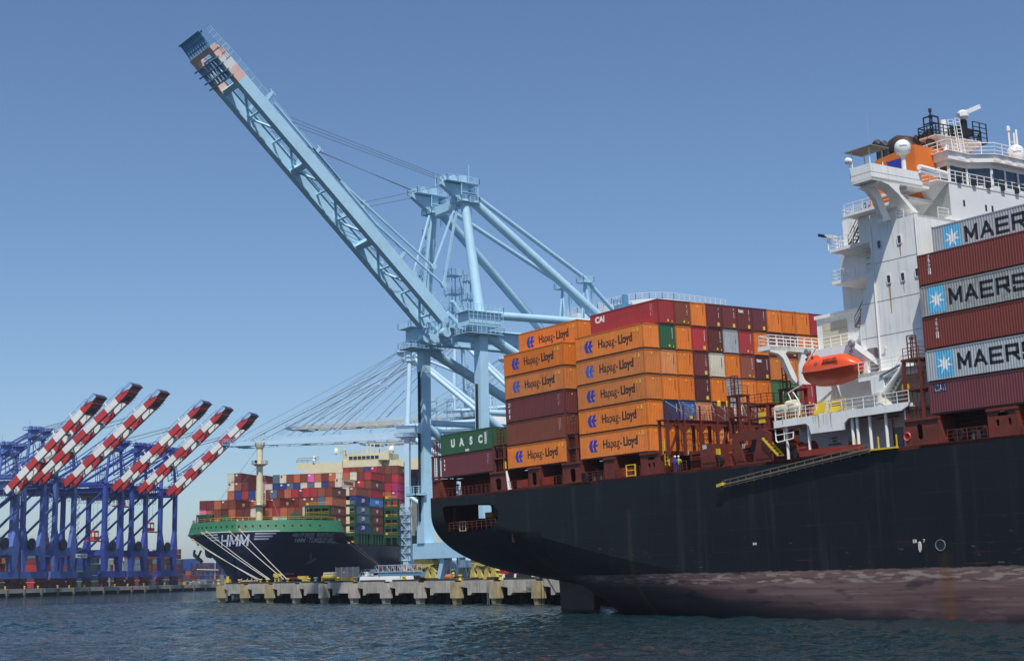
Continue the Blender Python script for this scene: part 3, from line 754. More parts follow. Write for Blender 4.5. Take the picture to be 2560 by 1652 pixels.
# the opening reaches lower than the vertical side, so the panel is carried down to meet the turn of the bilge
mb.plate(outer, lambda a, b, d: (a, SY0 + d, b), .03) if False else None
zlow = -7.6
def yside(x, z):
    s_ = section(x, 40)
    if z >= s_[0][2]: return SY0
    for p, q in zip(s_, s_[1:]):
        if q[2] <= z <= p[2]: return p[1] + (q[1] - p[1]) * (p[2] - z) / max(1e-6, p[2] - q[2])
    return SY0
for (x, z), (x2, z2) in zip(botL, botL[1:]):
    if x >= -20: mb.poly([(x, SY0, z), (x2, SY0, z2), (x2, SY0, DZ), (x, SY0, DZ)])
    mb.poly([(x2, PY, z2), (x, PY, z), (x, PY, DZ), (x2, PY, DZ)])
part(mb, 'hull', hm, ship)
# stern quarter: fine grid over side and bilge so the opening can be cut along its outline
def inhole(x, z):
    c = False; n = len(hole)
    for i in range(n):
        (x1, z1), (x2, z2) = hole[i], hole[i - 1]
        if (z1 > z) != (z2 > z) and x < (x2 - x1) * (z - z1) / (z2 - z1) + x1: c = not c
    return c
mb = MB()
gx = [-44.6 + .3 * k for k in range(82)] + [-20.0]; gz = [DZ - .22 * k for k in range(25)]
def gp(x, z):
    # snap points next to the outline onto it, for a clean edge
    best = None
    n = len(hole)
    for i in range(n):
        a = Vector(hole[i]); b_ = Vector(hole[i - 1]); p = Vector((x, z)); t = max(0, min(1, (p - a).dot(b_ - a) / (b_ - a).length_squared)); q = a.lerp(b_, t)
        d = (q - p).length
        if best is None or d < best[0]: best = (d, q)
    if best[0] < .15: x, z = best[1]
    return (x, yside(x, z) , z)
zb_of = {x: section(x)[0][2] for x in gx}
for i in range(len(gx) - 1):
    for j in range(len(gz) - 1):
        xc, zc = (gx[i] + gx[i + 1]) / 2, (gz[j] + gz[j + 1]) / 2
        if inhole(xc, zc): continue
        mb.poly([gp(gx[i], gz[j + 1]), gp(gx[i + 1], gz[j + 1]), gp(gx[i + 1], gz[j]), gp(gx[i], gz[j])])
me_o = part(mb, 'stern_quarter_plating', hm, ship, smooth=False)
mb = MB(); ZC = gz[-1]; lowr = []
for x in gx[:-1] + [-20.0]:
    s_ = section(x, 60); zk = s_[-1][2]; r_ = []
    for k in range(25):
        z = ZC + (zk - ZC) * (1 - (1 - k / 24) ** 2.2); r_.append((x, yside(x, z) if k < 24 else SY0 + BMY / 2, z))
    lowr.append(r_[::-1])
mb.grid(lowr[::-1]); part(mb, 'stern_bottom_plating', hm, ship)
# transom with its fairlead opening
tr = section(-44.6, 24); cy = SY0 + BMY / 2
prof = [(SY0, DZ)] + [(y, z) for x, y, z in tr] + [(2 * cy - y, z) for x, y, z in reversed(tr[:-1])] + [(PY, DZ)]
th = [sx(u, v, -44.6) for u, v in ((1183, 1264), (1228, 1261), (1228, 1293), (1184, 1297))]
ty0, ty1 = th[0].y, th[1].y; tz0, tz1 = (th[2].z + th[3].z) / 2, (th[0].z + th[1].z) / 2
mb = MB(); mb.plate(prof, lambda a, b, d: (-44.6 + d, a, b), .04, [rrect(ty0, ty1, tz0, tz1, .35)])
part(mb, 'transom', m_black, ship)
mb = MB()                                            # inside of the mooring deck
mb.poly([(-44.4, SY0 + .8, -7.25), (-26, SY0 + .8, -7.25), (-26, PY - .8, -7.25), (-44.4, PY - .8, -7.25)])
mb.poly([(-26.2, SY0 + .1, -9), (-26.2, PY, -9), (-26.2, PY, DZ), (-26.2, SY0 + .1, DZ)])
mb.box(-44.5, -27, SY0 + .1, PY, DZ - .35, DZ - .1)
mb.box(-44.5, -43.2, SY0 + 1.2, ty0 - .1, -7.2, -2.9); mb.box(-44.5, -43.2, ty1 + .1, PY - 1, -7.2, -2.9)
for x in (-41.5, -36, -31): mb.box(x, x + .3, 7.5 if x > -40 else 1.2, 7.8 if x > -40 else 1.5, -7.2, -2.7)
part(mb, 'mooring_deck', m_brownd, ship)
mb = MB(); mb.rail([(-40.4, SY0 + .12, -7.1), (-29.6, SY0 + .12, -7.05)], 1.1, 1.1, .03)
part(mb, 'mooring_deck_rail', m_brown, ship)
for x in (-37.5, -35.2, -33):
    mb = MB(); mb.lathe((x, 2.2, -7.2), [(.35, 0), (.35, .2), (.22, .3), (.22, 1.0), (.42, 1.1), (.42, 1.25)], 12); part(mb, 'mooring_bollard', m_dark, ship)
mb = MB(); mb.tube((-36.6, 4, -6.3), (-34.8, 4, -6.3), .75, 16); mb.box(-36.8, -36.6, 3.2, 4.8, -7.2, -5.5); mb.box(-34.8, -34.6, 3.2, 4.8, -7.2, -5.5)
part(mb, 'mooring_winch', m_dark, ship)
mb = MB(); mb.box(-40.3, -38.6, 5.5, 5.7, -6.2, -4.7); part(mb, 'yellow_board', m_yel, ship)
mb = MB(); 
for x in (-39.2, -38.5, -37.8): mb.beam((x, .6, -7.2), (x, .6, -5.9), .07)
for z in (-7.1, -6.5, -5.9): mb.beam((-39.2, .6, z), (-37.8, .6, z), .07)
part(mb, 'white_frame', m_rope, ship)
# rudder
mb = MB(); cyr = cy
mb.hexa([(-37.3, cyr - .12, -24), (-30.5, cyr - .5, -24), (-30.5, cyr + .5, -24), (-37.3, cyr + .12, -24), (-37.8, cyr - .12, -13.9), (-29.6, cyr - .55, -13.9), (-29.6, cyr + .55, -13.9), (-37.8, cyr + .12, -13.9)])
part(mb, 'rudder', mat('rudder_boot', '4c3a40', .6, var=.2, dirt='2a2026', dirt_amt=.5), ship)
# overboard discharge, draught marks, small fittings on the side
mb = MB(); d0 = sy(2352, 1362, SY0); mb.lathe(d0 + Vector((0, -.02, 0)), [(.5, 0), (.5, .06), (.43, .06), (.43, -.01)], 24, (0, -1, 0), (1.0, 1.1)); part(mb, 'discharge_rim', m_grey, ship)
mb = MB(); mb.lathe(d0 + Vector((0, -.012, 0)), [(.45, 0), (.45, .02)], 24, (0, -1, 0), (1.0, 1.1)); part(mb, 'discharge_opening', m_dark, ship)
mb = MB(); q = sy(2300, 1352, SY0); mb.lathe(q + Vector((0, -.02, -.5)), [(.2, 0), (.2, .1)], 10, (0, -1, 0), (2.4, .8)); part(mb, 'hull_pocket', m_rope, ship)
mb = MB(); put_text(mb, 'ER', q + Vector((-.55, -.01, .0)), (1, 0, 0), (0, 0, 1), .42, .02); put_text(mb, '7', q + Vector((.45, -.01, .0)), (1, 0, 0), (0, 0, 1), .42, .02); q = sy(1887, 1359, SY0); put_text(mb, '810', q + Vector((0, -.01, 0)), (1, 0, 0), (0, 0, 1), .34, .02)
part(mb, 'hull_marks', m_wlet, ship, smooth=False)

# ---- main deck, coamings, pedestals
mb = MB(); mb.poly([(-44.6, SY0 + .02, DZ - .04), (XE, SY0 + .02, DZ - .04), (XE, PY - .02, DZ - .04), (-44.6, PY - .02, DZ - .04)])
mb.box(-44.6, XE, SY0, SY0 + .15, DZ - .3, DZ + .02)
part(mb, 'main_deck', m_brown, ship)
for a, b in ((-42.5, -30.4), (-26.8, -15), (-12, -.6), (50.6, 62), (38.2, 50)):
    mb = MB(); mb.box(a, b, 3.2, 29, DZ, -.35); part(mb, 'hatch_coaming', m_brownd, ship)
for a, b in ((-26.9, -14.7), (-12.2, 0), (38, 50.3), (-42.3, -30.1), (50.6, 62)):
    mb = MB(); mb.box(a, b, 2.7, 29.5, -.4, -.06); part(mb, 'hatch_cover', m_brownd, ship)
def pedestal(x0, x1, slots, taper=0., label=None):
    mb = MB()
    hs = [rrect(a, b, z0, z1, min(.35, (b - a) / 2.2, (z1 - z0) / 2.2)) for a, b, z0, z1 in slots]
    mb.plate([(x0, DZ), (x1 + taper, DZ), (x1, -.05), (x0, -.05)], lambda a, b, d: (a, SY0 + .25 + d, b), .12, hs)
    mb.plate([(.2, DZ), (2.6, DZ), (2.6, -.05), (.2, -.05)], lambda a, b, d: (x1 + d, SY0 + a, b), .1)
    mb.plate([(.2, DZ), (2.6, DZ), (2.6, -.05), (.2, -.05)], lambda a, b, d: (x0 - d, SY0 + a, b), .1)
    mb.box(x0 - .15, x1 + .15, SY0 + .1, 2.9, -.3, -.05)
    part(mb, 'container_pedestal', m_brown, ship, label)
pedestal(-43.9, -42.5, []); pedestal(-30.5, -27.2, [(-29.5, -28.3, -2.4, -.9)]); pedestal(-22.3, -20.2, [(-21.7, -20.8, -2.3, -.7)])
pedestal(-15.4, -12.1, [(-14.1, -13.1, -2.4, -.8)]); pedestal(-7.6, -5.9, []); pedestal(-1.2, 1.7, [(-.1, 1.0, -.9, -.55), (-.1, .25, -1.8, -1.2), (.65, 1.0, -1.8, -1.2)])
pedestal(35.4, 38.9, [(36.6, 37.2, -2.0, -.6)], .8); pedestal(44.2, 46.9, [(45.1, 46.2, -.75, -.45), (44.9, 45.2, -1.6, -1.), (46.1, 46.4, -1.6, -1.)], .4)
mb = MB()
for (u0, txt) in (('', '54'),): put_text(mb, txt, (45.6, SY0 + .24, -.28), (1, 0, 0), (0, 0, 1), .4, .03)
part(mb, 'frame_number', m_wlet, ship, smooth=False)
for a, b in ((-42.3, -30.7), (-27, -22.5), (-20.1, -15.6), (-11.9, -7.8), (-5.8, -1.4), (2.2, 6.2), (39.9, 44), (47.4, 60)):
    mb = MB(); mb.rail([(a, SY0 + .15, DZ), (b, SY0 + .15, DZ)], 1.05, 1.0, .026); part(mb, 'deck_railing', m_brown, ship)
for a in (-25.3, -24.2, -19.9, -18.9, -5.2, -4.2):
    mb = MB(); mb.box(a, a + .8, SY0 + .5, SY0 + .8, DZ + .1, DZ + 1.1); part(mb, 'deck_locker', m_redw, ship)
for x in (-10.6, -9.4, 41.9, 43.1, -8.3):
    mb = MB(); mb.lathe((x, .7, DZ), [(.3, 0), (.3, .1), (.24, .2), (.24, .75), (.36, .85), (.36, .95)], 12); part(mb, 'bollard', m_dark, ship)
for x in (-11.6, 40.9):
    mb = MB(); mb.lathe((x, SY0 + .25, DZ + .55), [(.55, 0), (.55, .3), (.3, .3), (.3, 0)], 20, (0, 1, 0)); part(mb, 'fairlead', m_dark, ship)
mb = MB(); c0 = Vector((-3.2, SY0 + .1, DZ))
for x in (-3.6, -2.1): mb.beam((x, SY0 + .05, DZ), (x, SY0 + .05, DZ + 1.35), .12)
for z in (.1, .7, 1.3): mb.beam((-3.6, SY0 + .05, DZ + z), (-2.1, SY0 + .05, DZ + z), .09)
part(mb, 'gangway_gate', m_yel, ship)
mb = MB(); mb.beam((-26.4, SY0 + .2, DZ), (-27.0, SY0 + .2, -.1), .5, .2, w2=.12); part(mb, 'white_brace', m_white, ship)

# ---- stern lashing towers
def lash_tower(x0, x1, y0, y1, z0, z1, name='lashing_tower', cage=True, m=None):
    mb = MB()
    for x in (x0, x1):
        for y in (y0, y1): mb.beam((x, y, z0), (x, y, z1), .28, .22)
    for z in [z0 + (z1 - z0) * k / 2 for k in (1, 2)]:
        mb.box(x0 - .2, x1 + .2, y0 - .15, y1 + .15, z - .16, z)
        for x in (x0, x1):
            for e in (-1, 1): mb.beam((x + .0, y0, z - .15), (x, y0 + .45, z - .15), .1)
    for x in (x0, x1):
        pass
    mb.rail([(x0, y0, z1), (x1, y0, z1), (x1, y1, z1)], 1.0, 1., .026)
    mb.ladder(((x0 + x1) / 2, y0 + .1, z0), ((x0 + x1) / 2, y0 + .1, z1), .5)
    part(mb, name, m or m_brown, ship)
    if cage:
        mb = MB(); xm = (x0 + x1) / 2
        for dx in (-.3, .3):
            for dy in (0, .5): mb.beam((xm + dx, y0 + dy, z1), (xm + dx, y0 + dy, z1 + 2.1), .09)
        for z in (0, .7, 1.4, 2.1): mb.beam((xm - .3, y0, z1 + z), (xm + .3, y0, z1 + z), .09); mb.beam((xm + .3, y0, z1 + z), (xm + .3, y0 + .5, z1 + z), .08)
        l = part(mb, 'lamp_cage', m_brown, ship)
        mb = MB(); mb.lathe((xm, y0 + .25, z1 + 1.75), [(.05, -.1), (.2, 0), (.24, .2), (.1, .32)], 12); part(mb, 'floodlight', m_galv, ship)
lash_tower(-44.2, -42.7, SY0 + .3, 2.4, DZ, 3.1)
lash_tower(-29.6, -27.4, SY0 + .3, 2.4, -.05, 3.4)
lash_tower(-14.3, -12.6, SY0 + .3, 2.4, -.05, 3.4)
lash_tower(35.6, 37.4, SY0 + .4, 2.4, -.05, 5.4)
mb = MB(); mb.box(-27.6, -27.2, SY0 + .2, SY0 + .4, .2, 1.1); part(mb, 'yellow_light', m_yel, ship)

# ---- the big lashing bridge facing the bridge house, with posts every container pitch
LX = 2.6; PZ = 3.35
mb = MB()
mb.box(LX - .9, LX + .7, SY0 + .2, PY - .3, PZ - .12, PZ)
for k in range(13):
    y = .05 + k * CPY
    mb.beam((LX + .55, y, -.6), (LX + .55, y, PZ), .26, .36, up=(1, 0, 0))
    mb.beam((LX + .55, y, PZ), (LX + .55, y, PZ + 1.6), .13, .2, up=(1, 0, 0))
    mb.beam((LX - .7, y, -.6), (LX - .7, y, PZ), .24, .3, up=(1, 0, 0))
    if k < 12:
        mb.beam((LX + .5, y, PZ - .35), (LX + .5, y + CPY, PZ - .35), .12, .55)
        for a, b in (((LX + .5, y + .1, PZ - 1.2), (LX + .5, y + .75, PZ - .55)), ((LX + .5, y + CPY - .1, PZ - 1.2), (LX + .5, y + CPY - .75, PZ - .55))):
            mb.beam(a, b, .1, .5)
        if k % 3 == 0: mb.beam((LX + .3, y + .3, -.5), (LX + .3, y + CPY - .5, PZ - .7), .16, .26)
        for e in (.9, 1.7): mb.beam((LX + .35, y + e, PZ), (LX + .35, y + e, PZ + .8), .06)
part(mb, 'lashing_bridge', m_brown, ship)
mb = MB(); mb.rail([(LX + .62, 0, PZ), (LX + .62, PY - .6, PZ)], 1.1, 1.2, .022, bars=4)
for y0 in (.05 + CPY * .5, .05 + CPY * 7.5, .05 + CPY * 4.5):
    mb.ladder((LX + .75, y0, 0), (LX + .75, y0, PZ), .5, (0, 1, 0))
    for z in (.6, 1.3, 2.0, 2.7): mb.beam((LX + 1.1, y0 - .35, z), (LX + 1.1, y0 + .35, z), .05)
part(mb, 'lashing_bridge_railing', m_brown, ship)
rr = random.Random(5)
mb = MB()
for k in range(1, 12):                              # crossed lashing rods from the bridge to the second tier
    y = k * CPY
    for z1 in (LV * 2 - .1,):
        mb.tube((LX + .1, y + .5, PZ + .1), (.12, y + 2.3, z1), .045, 5); mb.tube((LX + .1, y + 2.1, PZ + .1), (.12, y + .2, z1), .045, 5)
    for j in range(5):
        a = rr.uniform(.1, 2.3); mb.tube((LX + .3, y + a, PZ), (LX + .2 + rr.uniform(-.2, .2), y + a + rr.uniform(-.25, .25), PZ + rr.uniform(.8, 1.9)), .028, 5)
part(mb, 'lashing_rods', m_galv, ship)['kind'] = 'stuff'
mb = MB()
for k in range(1, 9):                                # chains hung in festoons below the walkway
    for row in range(3):
        y0 = k * CPY; z0 = 2.0 - row * .62
        for j in range(6):
            a = y0 + .25 + j * .35
            mb.tube((LX - .2, a, z0), (LX - .2, a + .17, z0 - .28), .03, 4); mb.tube((LX - .2, a + .17, z0 - .28), (LX - .2, a + .35, z0), .03, 4)
part(mb, 'hanging_chains', m_dark, ship)['kind'] = 'stuff'
mb = MB()
for k in (3.2, 3.75): mb.lathe((LX + .6, k * CPY, PZ + 1.5), [(.05, 0), (.22, .1), (.22, .6), (.05, .8)], 8)
mb.box(LX + .7, LX + .8, CPY * 1.35, CPY * 1.35 + .3, PZ + .1, PZ + .4)
part(mb, 'yellow_fitting', m_yel, ship)
lash_tower(4.6, 6.2, 8.2, 9.6, 1.2, 6.0)
# casing / deckhouse blocks and coaming with frame numbers between tower and bridge house
mb = MB()
mb.box(3.1, 13.8, 3.6, 29, DZ, -.35); mb.box(3.1, 14.2, 3.1, 29.5, -.55, -.2)
mb.box(sy(1747, 1160, SY0).x + .1, sy(1784, 1155, SY0).x - .6, SY0 + .5, 3.6, DZ, .05)
px0, px1 = sy(1747, 1160, SY0).x, sy(1784, 1155, SY0).x; mb.plate([(px0, DZ), (px1, DZ), (px1 - .5, .1), (px0, .1)], lambda a, b, d: (a, SY0 + .35 + d, b), .1)
part(mb, 'hatch_coaming', m_brown, ship)
mb = MB()
mb.plate([(13.4, DZ), (18.4, DZ), (18.4, .4), (17.4, .9), (13.2, .75), (13.0, .55)], lambda a, b, d: (a, SY0 + .4 + d, b), .3, [[(14.0, -.1), (16.5, -.1), (16.3, -.9), (15.8, -2.3), (14.6, -2.3), (14.2, -1)]])
mb.box(13.2, 18.4, .2, 6, .7, .85); mb.box(13.6, 18.2, 2.2, 6, DZ, .7)
part(mb, 'stores_house', m_brown, ship)
mb = MB()
for u, v, t in ((1718, 1133, '59'), (1761, 1118, '58'), (1859, 1116, '57')):
    q = sy(u, v, SY0 + .32 if t == '58' else 3.0); put_text(mb, t, q, (1, 0, 0), (0, 0, 1), .62, .04)
part(mb, 'frame_number', m_rope, ship, smooth=False)
lash_tower(14.6, 17.2, 1.2, 4.2, .85, 3.6, cage=False); lash_tower(17.4, 18.8, 3, 5.2, .85, 5.0)
mb = MB(); mb.rail([(8.6, SY0 + .15, DZ), (18.8, SY0 + .15, DZ)], 1.05, 1.2, .024)
for q in ((3.0, 4.4), (9.4, 12.5)): mb.rail([(q[0], .8, DZ), (q[1], .8, DZ)], 1.0, .8, .024)
part(mb, 'deck_railing', m_brown, ship)
mb = MB(); mb.stairs((17.6, SY0 + .5, -.1), (19.6, SY0 + .5, -2.0), .8, (0, 1, 0), rails=False); part(mb, 'yellow_stair', m_yel, ship)
mb = MB(); mb.box(9.6, 10.3, .6, .9, -1.2, -.5); mb.box(15.9, 16.8, 1.1, 1.3, 1.6, 2.7); part(mb, 'yellow_box', m_yel, ship)
mb = MB(); mb.lathe((10.3, .3, -1.75), [(.62, 0), (.62, .5), (.3, .5), (.3, 0)], 18, (0, 1, 0)); part(mb, 'hawser_reel', m_dark, ship)
mb = MB()
for x, z in ((1.9, 0.4), (2.5, .4), (2.9, -.9), (3.1, -1.4)): mb.tube((x, SY0 + .5, z - .4), (x, SY0 + .5, z + .8), .05, 5)
mb.ladder((2.0, SY0 + .5, -.4), (2.0, SY0 + .5, .9), .4); mb.ladder((2.7, SY0 + .5, -1.6), (2.7, SY0 + .5, -.4), .5)
part(mb, 'yellow_ladder', m_yel, ship)

# clutter along the deck edge: vent heads, valve wheels, pipe runs, drums
rd = random.Random(9)
for k in range(26):
    x = rd.choice([rd.uniform(-41, -31), rd.uniform(-26, -16), rd.uniform(-11, -2), rd.uniform(2.5, 18), rd.uniform(39, 43.8), rd.uniform(47.5, 49)]); y = rd.uniform(.6, 2.4); c = rd.random(); mb = MB()
    if c < .4:
        h = rd.uniform(.7, 1.4); mb.tube((x, y, DZ), (x, y, DZ + h), .09, 7); mb.lathe((x, y, DZ + h), [(.1, 0), (.24, .02), (.24, .16), (.08, .24)], 10); part(mb, 'vent_head', m_brown if c < .25 else m_redw, ship)
    elif c < .7:
        mb.lathe((x, y, DZ + .9), [(.24, 0), (.24, .04)], 12, (0, -1, .2)); mb.tube((x, y, DZ), (x, y, DZ + .9), .05, 6); part(mb, 'valve_wheel', m_redw, ship)
    else:
        mb.lathe((x, y, DZ), [(.29, 0), (.29, .85)], 12); part(mb, 'drum', rd.choice([m_dark, m_galv, m_redw]), ship)
mb = MB()
for (a, b, z) in ((-42, -31, -.7), (-26.5, -16, -.8), (-11.5, -1.5, -.75), (3.4, 13, -.9), (39, 50, -.7)):
    mb.tube((a, 2.9, z), (b, 2.9, z), .07, 6); mb.tube((a, 2.85, z - .25), (b, 2.85, z - .25), .045, 6)
    for k in range(int((b - a) / 1.6)): mb.beam((a + k * 1.6, 3.1, DZ), (a + k * 1.6, 3.1, -.3), .1, .14)
part(mb, 'pipe_run', m_brown, ship)
mb = MB()
for k in range(12):
    x = 3.4 + k * 1.25; mb.tube((x, rd.uniform(4, 7), -.2), (x, rd.uniform(4, 7), rd.uniform(.2, .8)), .06, 5)
for x, y, h in ((5.2, 3.4, 1.6), (9.8, 4.5, 2.1), (11.2, 3.6, 1.3), (12.4, 5.5, 2.8), (17.9, 6, 3.2), (18.8, 4.2, 3.8)):
    mb.beam((x, y, -.3), (x, y, h), .16); mb.rail([(x - .7, y, h - .9), (x + .7, y, h - .9)], .9, .7, .025)
part(mb, 'lashing_stores', m_brown, ship)
# ------------------------------------------------------------------ bridge house of the black ship
def ybox(mb, y0, y1, pts, x_=None):
    """side-view outline (x, z) given thickness from y0 to y1"""
    mb.plate(pts, lambda a, b, d: (a, y0 + d, b), y1 - y0)
def xbox(mb, x0, x1, pts, holes=()):
    mb.plate(pts, lambda a, b, d: (x0 + d, a, b), x1 - x0, holes)
house = thing('bridge_house', 'white accommodation tower with overhanging bridge wing on the black ship', 'superstructure', (30, 12, DZ), SHIP)
YW = 2.0; XF = 36.9; YI = 29.5
# lower, inset wall under the boat deck
mb = MB()
mb.box(19.2, 36, 3.4, 28, DZ, 1.0)
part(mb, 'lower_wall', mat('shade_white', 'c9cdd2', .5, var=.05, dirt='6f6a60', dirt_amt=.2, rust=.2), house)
# boat deck slab with the deep corner plate
mb = MB()
ybox(mb, SY0, SY0 + .25, [(19.5, 1.45), (36.2, 1.5), (36.0, 1.15), (35.2, .8), (29.0, .75), (28.45, .35), (28.3, -.28), (24.2, -.28), (24.0, .5), (23.6, .78), (19.5, .72)])
mb.box(19.5, 36.2, SY0 + .25, 28, 1.1, 1.42)
mb.plate([(SY0, 1.45), (3.4, 1.45), (3.4, .75), (SY0, .72)], lambda a, b, d: (19.5 - d, a, b), .1)
part(mb, 'boat_deck', m_white, house)
for x in (20.6, 23.5, 29.0, 29.6, 31.1, 33.0, 35.3):
    mb = MB(); mb.tube((x, .1, DZ), (x, .1, .8 if x < 25 else 1.1), .15, 8); part(mb, 'deck_pillar', m_white, house)
mb = MB(); mb.box(25.6, 27.0, 3.3, 3.42, -1.7, -.2); part(mb, 'window', m_glass, house)
mb = MB(); mb.box(31.2, 32.2, 3.3, 3.42, -2.3, -.3); part(mb, 'door', m_grey, house)
mb = MB(); mb.box(33.1, 33.9, 3.28, 3.42, -1.6, -.8); mb.tube((31.2, 3.2, .6), (31.2, 3.2, -2.2), .06, 6); mb.tube((29.4, 3.2, .7), (32, 3.2, .75), .07, 6)
part(mb, 'fire_box', m_redw, house)
mb = MB()
for k in range(3): put_text(mb, ['SAFETY', 'FIRST', 'NO SMOKING'][k], (23.8, 3.38, -.6 - k * .3), (1, 0, 0), (0, 0, 1), .26, .02)
part(mb, 'wall_notice', m_ink, house, smooth=False)
mb = MB(); mb.rail([(19.6, SY0 + .1, 1.45), (25, SY0 + .1, 1.45)], 1.1, 1.3, .03); mb.rail([(26.9, SY0 + .1, 1.45), (36.1, SY0 + .1, 1.45)], 1.1, 1.4, .03); mb.rail([(19.6, SY0, 1.45), (19.6, 3, 1.45)], 1.1, 1.2, .03)
part(mb, 'boat_deck_railing', m_white, house)
for x in (24.7, 26.6):
    mb = MB(); mb.add([(x, SY0 - .02, 1.5), (x + 1.35, SY0 - .02, 1.55), (x + 1.45, SY0 + .25, 2.6), (x + .3, SY0 + .25, 2.55), (x, SY0 + .05, 1.5), (x + 1.35, SY0 + .05, 1.55), (x + 1.45, SY0 + .32, 2.6), (x + .3, SY0 + .32, 2.55)], [(0, 1, 2, 3), (7, 6, 5, 4), (0, 4, 5, 1), (1, 5, 6, 2), (2, 6, 7, 3), (3, 7, 4, 0)])
    part(mb, 'yellow_board', m_yel, house)
mb = MB(); mb.rail([(24.7, .3, 1.45), (28.2, .3, 1.45)], 1.3, .7, .03, bars=4); part(mb, 'yellow_railing', m_yel, house)
# block behind the lifeboat
mb = MB()
mb.box(20.8, 31.2, 4.6, 28, 1.42, 8.6)
part(mb, 'aft_wall', m_whitec, house)
# platform with its leg (second wing), z about 8.9
q0 = sy(1923, 863, SY0); XP = q0.x; ZP = q0.z
mb = MB()
mb.box(XP - 1.6, XP, SY0, 9.5, ZP - .45, ZP); mb.box(XP - 1.4, 31.0, 7.2, 28, ZP - .45, ZP)
# tapered underside bracket and leg in one plate
legp = [(SY0 + .2, ZP - .4), (3.4, ZP - .4)]
def sp(u, v): p_ = sx(u, v, XP); return (p_.y, p_.z)
outl = [sp(1924, 866), sp(2035, 868), sp(2036, 876), sp(1968, 878), sp(1964, 884), sp(1972, 898), sp(1994, 948), sp(1992, 958), sp(1980, 945), sp(1958, 895), sp(1946, 884), sp(1926, 879)]
mb.plate(outl, lambda a, b, d: (XP - d, a, b), .5)
oo = [sp(2006, 868), sp(2036, 868), sp(2030, 960), sp(2008, 960)]
mb.plate(oo, lambda a, b, d: (XP - d - .1, a, b), .5)
part(mb, 'aft_platform', m_white, house)
mb = MB(); mb.rail([(XP - 1.5, SY0 + .1, ZP), (XP - .1, SY0 + .1, ZP), (XP - .1, 7.0, ZP)], 1.1, 1.1, .03); mb.rail([(XP - 1.5, SY0 + .1, ZP), (XP - 1.5, 9, ZP)], 1.1, 1.3, .03); mb.rail([(XP, 7.2, ZP), (30.5, 7.2, ZP)], 1.1, 1.3, .03)
part(mb, 'platform_railing', m_white, house)
# aft block with louvre panels  (plane y = 8)
YA = 8.
a0 = sy(2041, 800, YA); a1 = sy(2165, 770, YA)
mb = MB(); mb.box(a0.x, 31.5, YA, 28, ZP, a0.z + .1)
mb.box(a0.x - .1, 31.6, YA - .25, 28, a0.z, a0.z + .35)
part(mb, 'louvre_block', m_white, house)
mb = MB()
for f0, f1 in ((.07, .36), (.5, .82)):
    w_ = 29.8 - a0.x
    for k in range(3):
        zz0 = ZP + .25; hh = (a0.z - ZP - .8) / 3
        mb.box(a0.x + w_ * f0, a0.x + w_ * f1, YA - .06, YA, zz0 + k * hh + .04, zz0 + (k + 1) * hh)
part(mb, 'louvre_panel', m_cream, house)
# stepped decks up the aft side
YD = 6.4
lv = []
for (uL, vT, uR) in ((2080, 706, 2172), (2074, 626, 2172)):
    a = sy(uL, vT, YD); b = 31.4
    mb = MB(); mb.box(a.x, b, YD, 26, a.z - .28, a.z + .05); mb.add([(a.x + .2, YD + .3, a.z - .28), (b, YD + .3, a.z - .28), (b, YD + 2.4, a.z - .28), (a.x + 1.9, YD + 2.4, a.z - .28), (a.x + 1.9, YD + 2.4, a.z - .9), (b, YD + 2.4, a.z - .9)], [(0, 1, 2, 3), (0, 3, 4), (3, 2, 5, 4), (0, 4, 5, 1)])
    part(mb, 'side_deck', m_white, house)
    mb = MB(); mb.rail([(a.x + .05, 22, a.z + .05), (a.x + .05, YD + .05, a.z + .05), (b, YD + .05, a.z + .05)], 1.1, 1.4, .03); part(mb, 'side_deck_railing', m_white, house)
    lv.append((a.x, a.z))
mb = MB(); c = sy(2112, 800, YD + 2.4)
mb.box(c.x, 31.4, YD + 2.4, 26, ZP, lv[1][1])
part(mb, 'aft_tower', m_white, house)
c = sy(2105, 552, YD + 2.2); c2 = sy(2105, 620, YD + 2.2)
mb = MB(); mb.box(c.x, 32.4, YD + 2.2, 26, lv[1][1], c.z)
part(mb, 'aft_upper_house', m_white, house)
mb = MB(); mb.rail([(c.x + .1, 20, c.z), (c.x + .1, YD + 2.2, c.z), (33, YD + 2.2, c.z)], 1.1, 1.3, .03); part(mb, 'upper_railing', m_white, house)
mb = MB(); s0 = sy(2128, 612, YD + .7); s1 = sy(2172, 530, YD + .7); mb.stairs((s0.x, YD + .7, lv[1][1]), (s1.x, YD + .7, s1.z), .8, (0, 1, 0))
s0 = sy(2145, 818, YA - .6); s1 = sy(2172, 765, YA - .6); mb.stairs(s0, s1, .8, (0, 1, 0))
part(mb, 'stair', mat('rusty_steps', '5d5146', .7, var=.25, rust=.8), house)
for (u, v) in ((2066, 590), (2088, 592)):
    q = sy(u, v, YD + .1); g = Vector((q.x + .15, YD + .1, lv[1][1]))
    mb = MB(); mb.tube(g, (g.x, g.y, q.z), .07, 6); mb.tube((g.x, g.y, q.z), q + Vector((-.5, 0, .1)), .07, 6); pl_ = part(mb, 'lamp_post', m_white, house)
    mb = MB(); mb.beam(q + Vector((-.9, 0, .25)), q + Vector((-.2, 0, 0)), .5, .3); part(mb, 'floodlight', m_dark if u == 2066 else m_white, house)
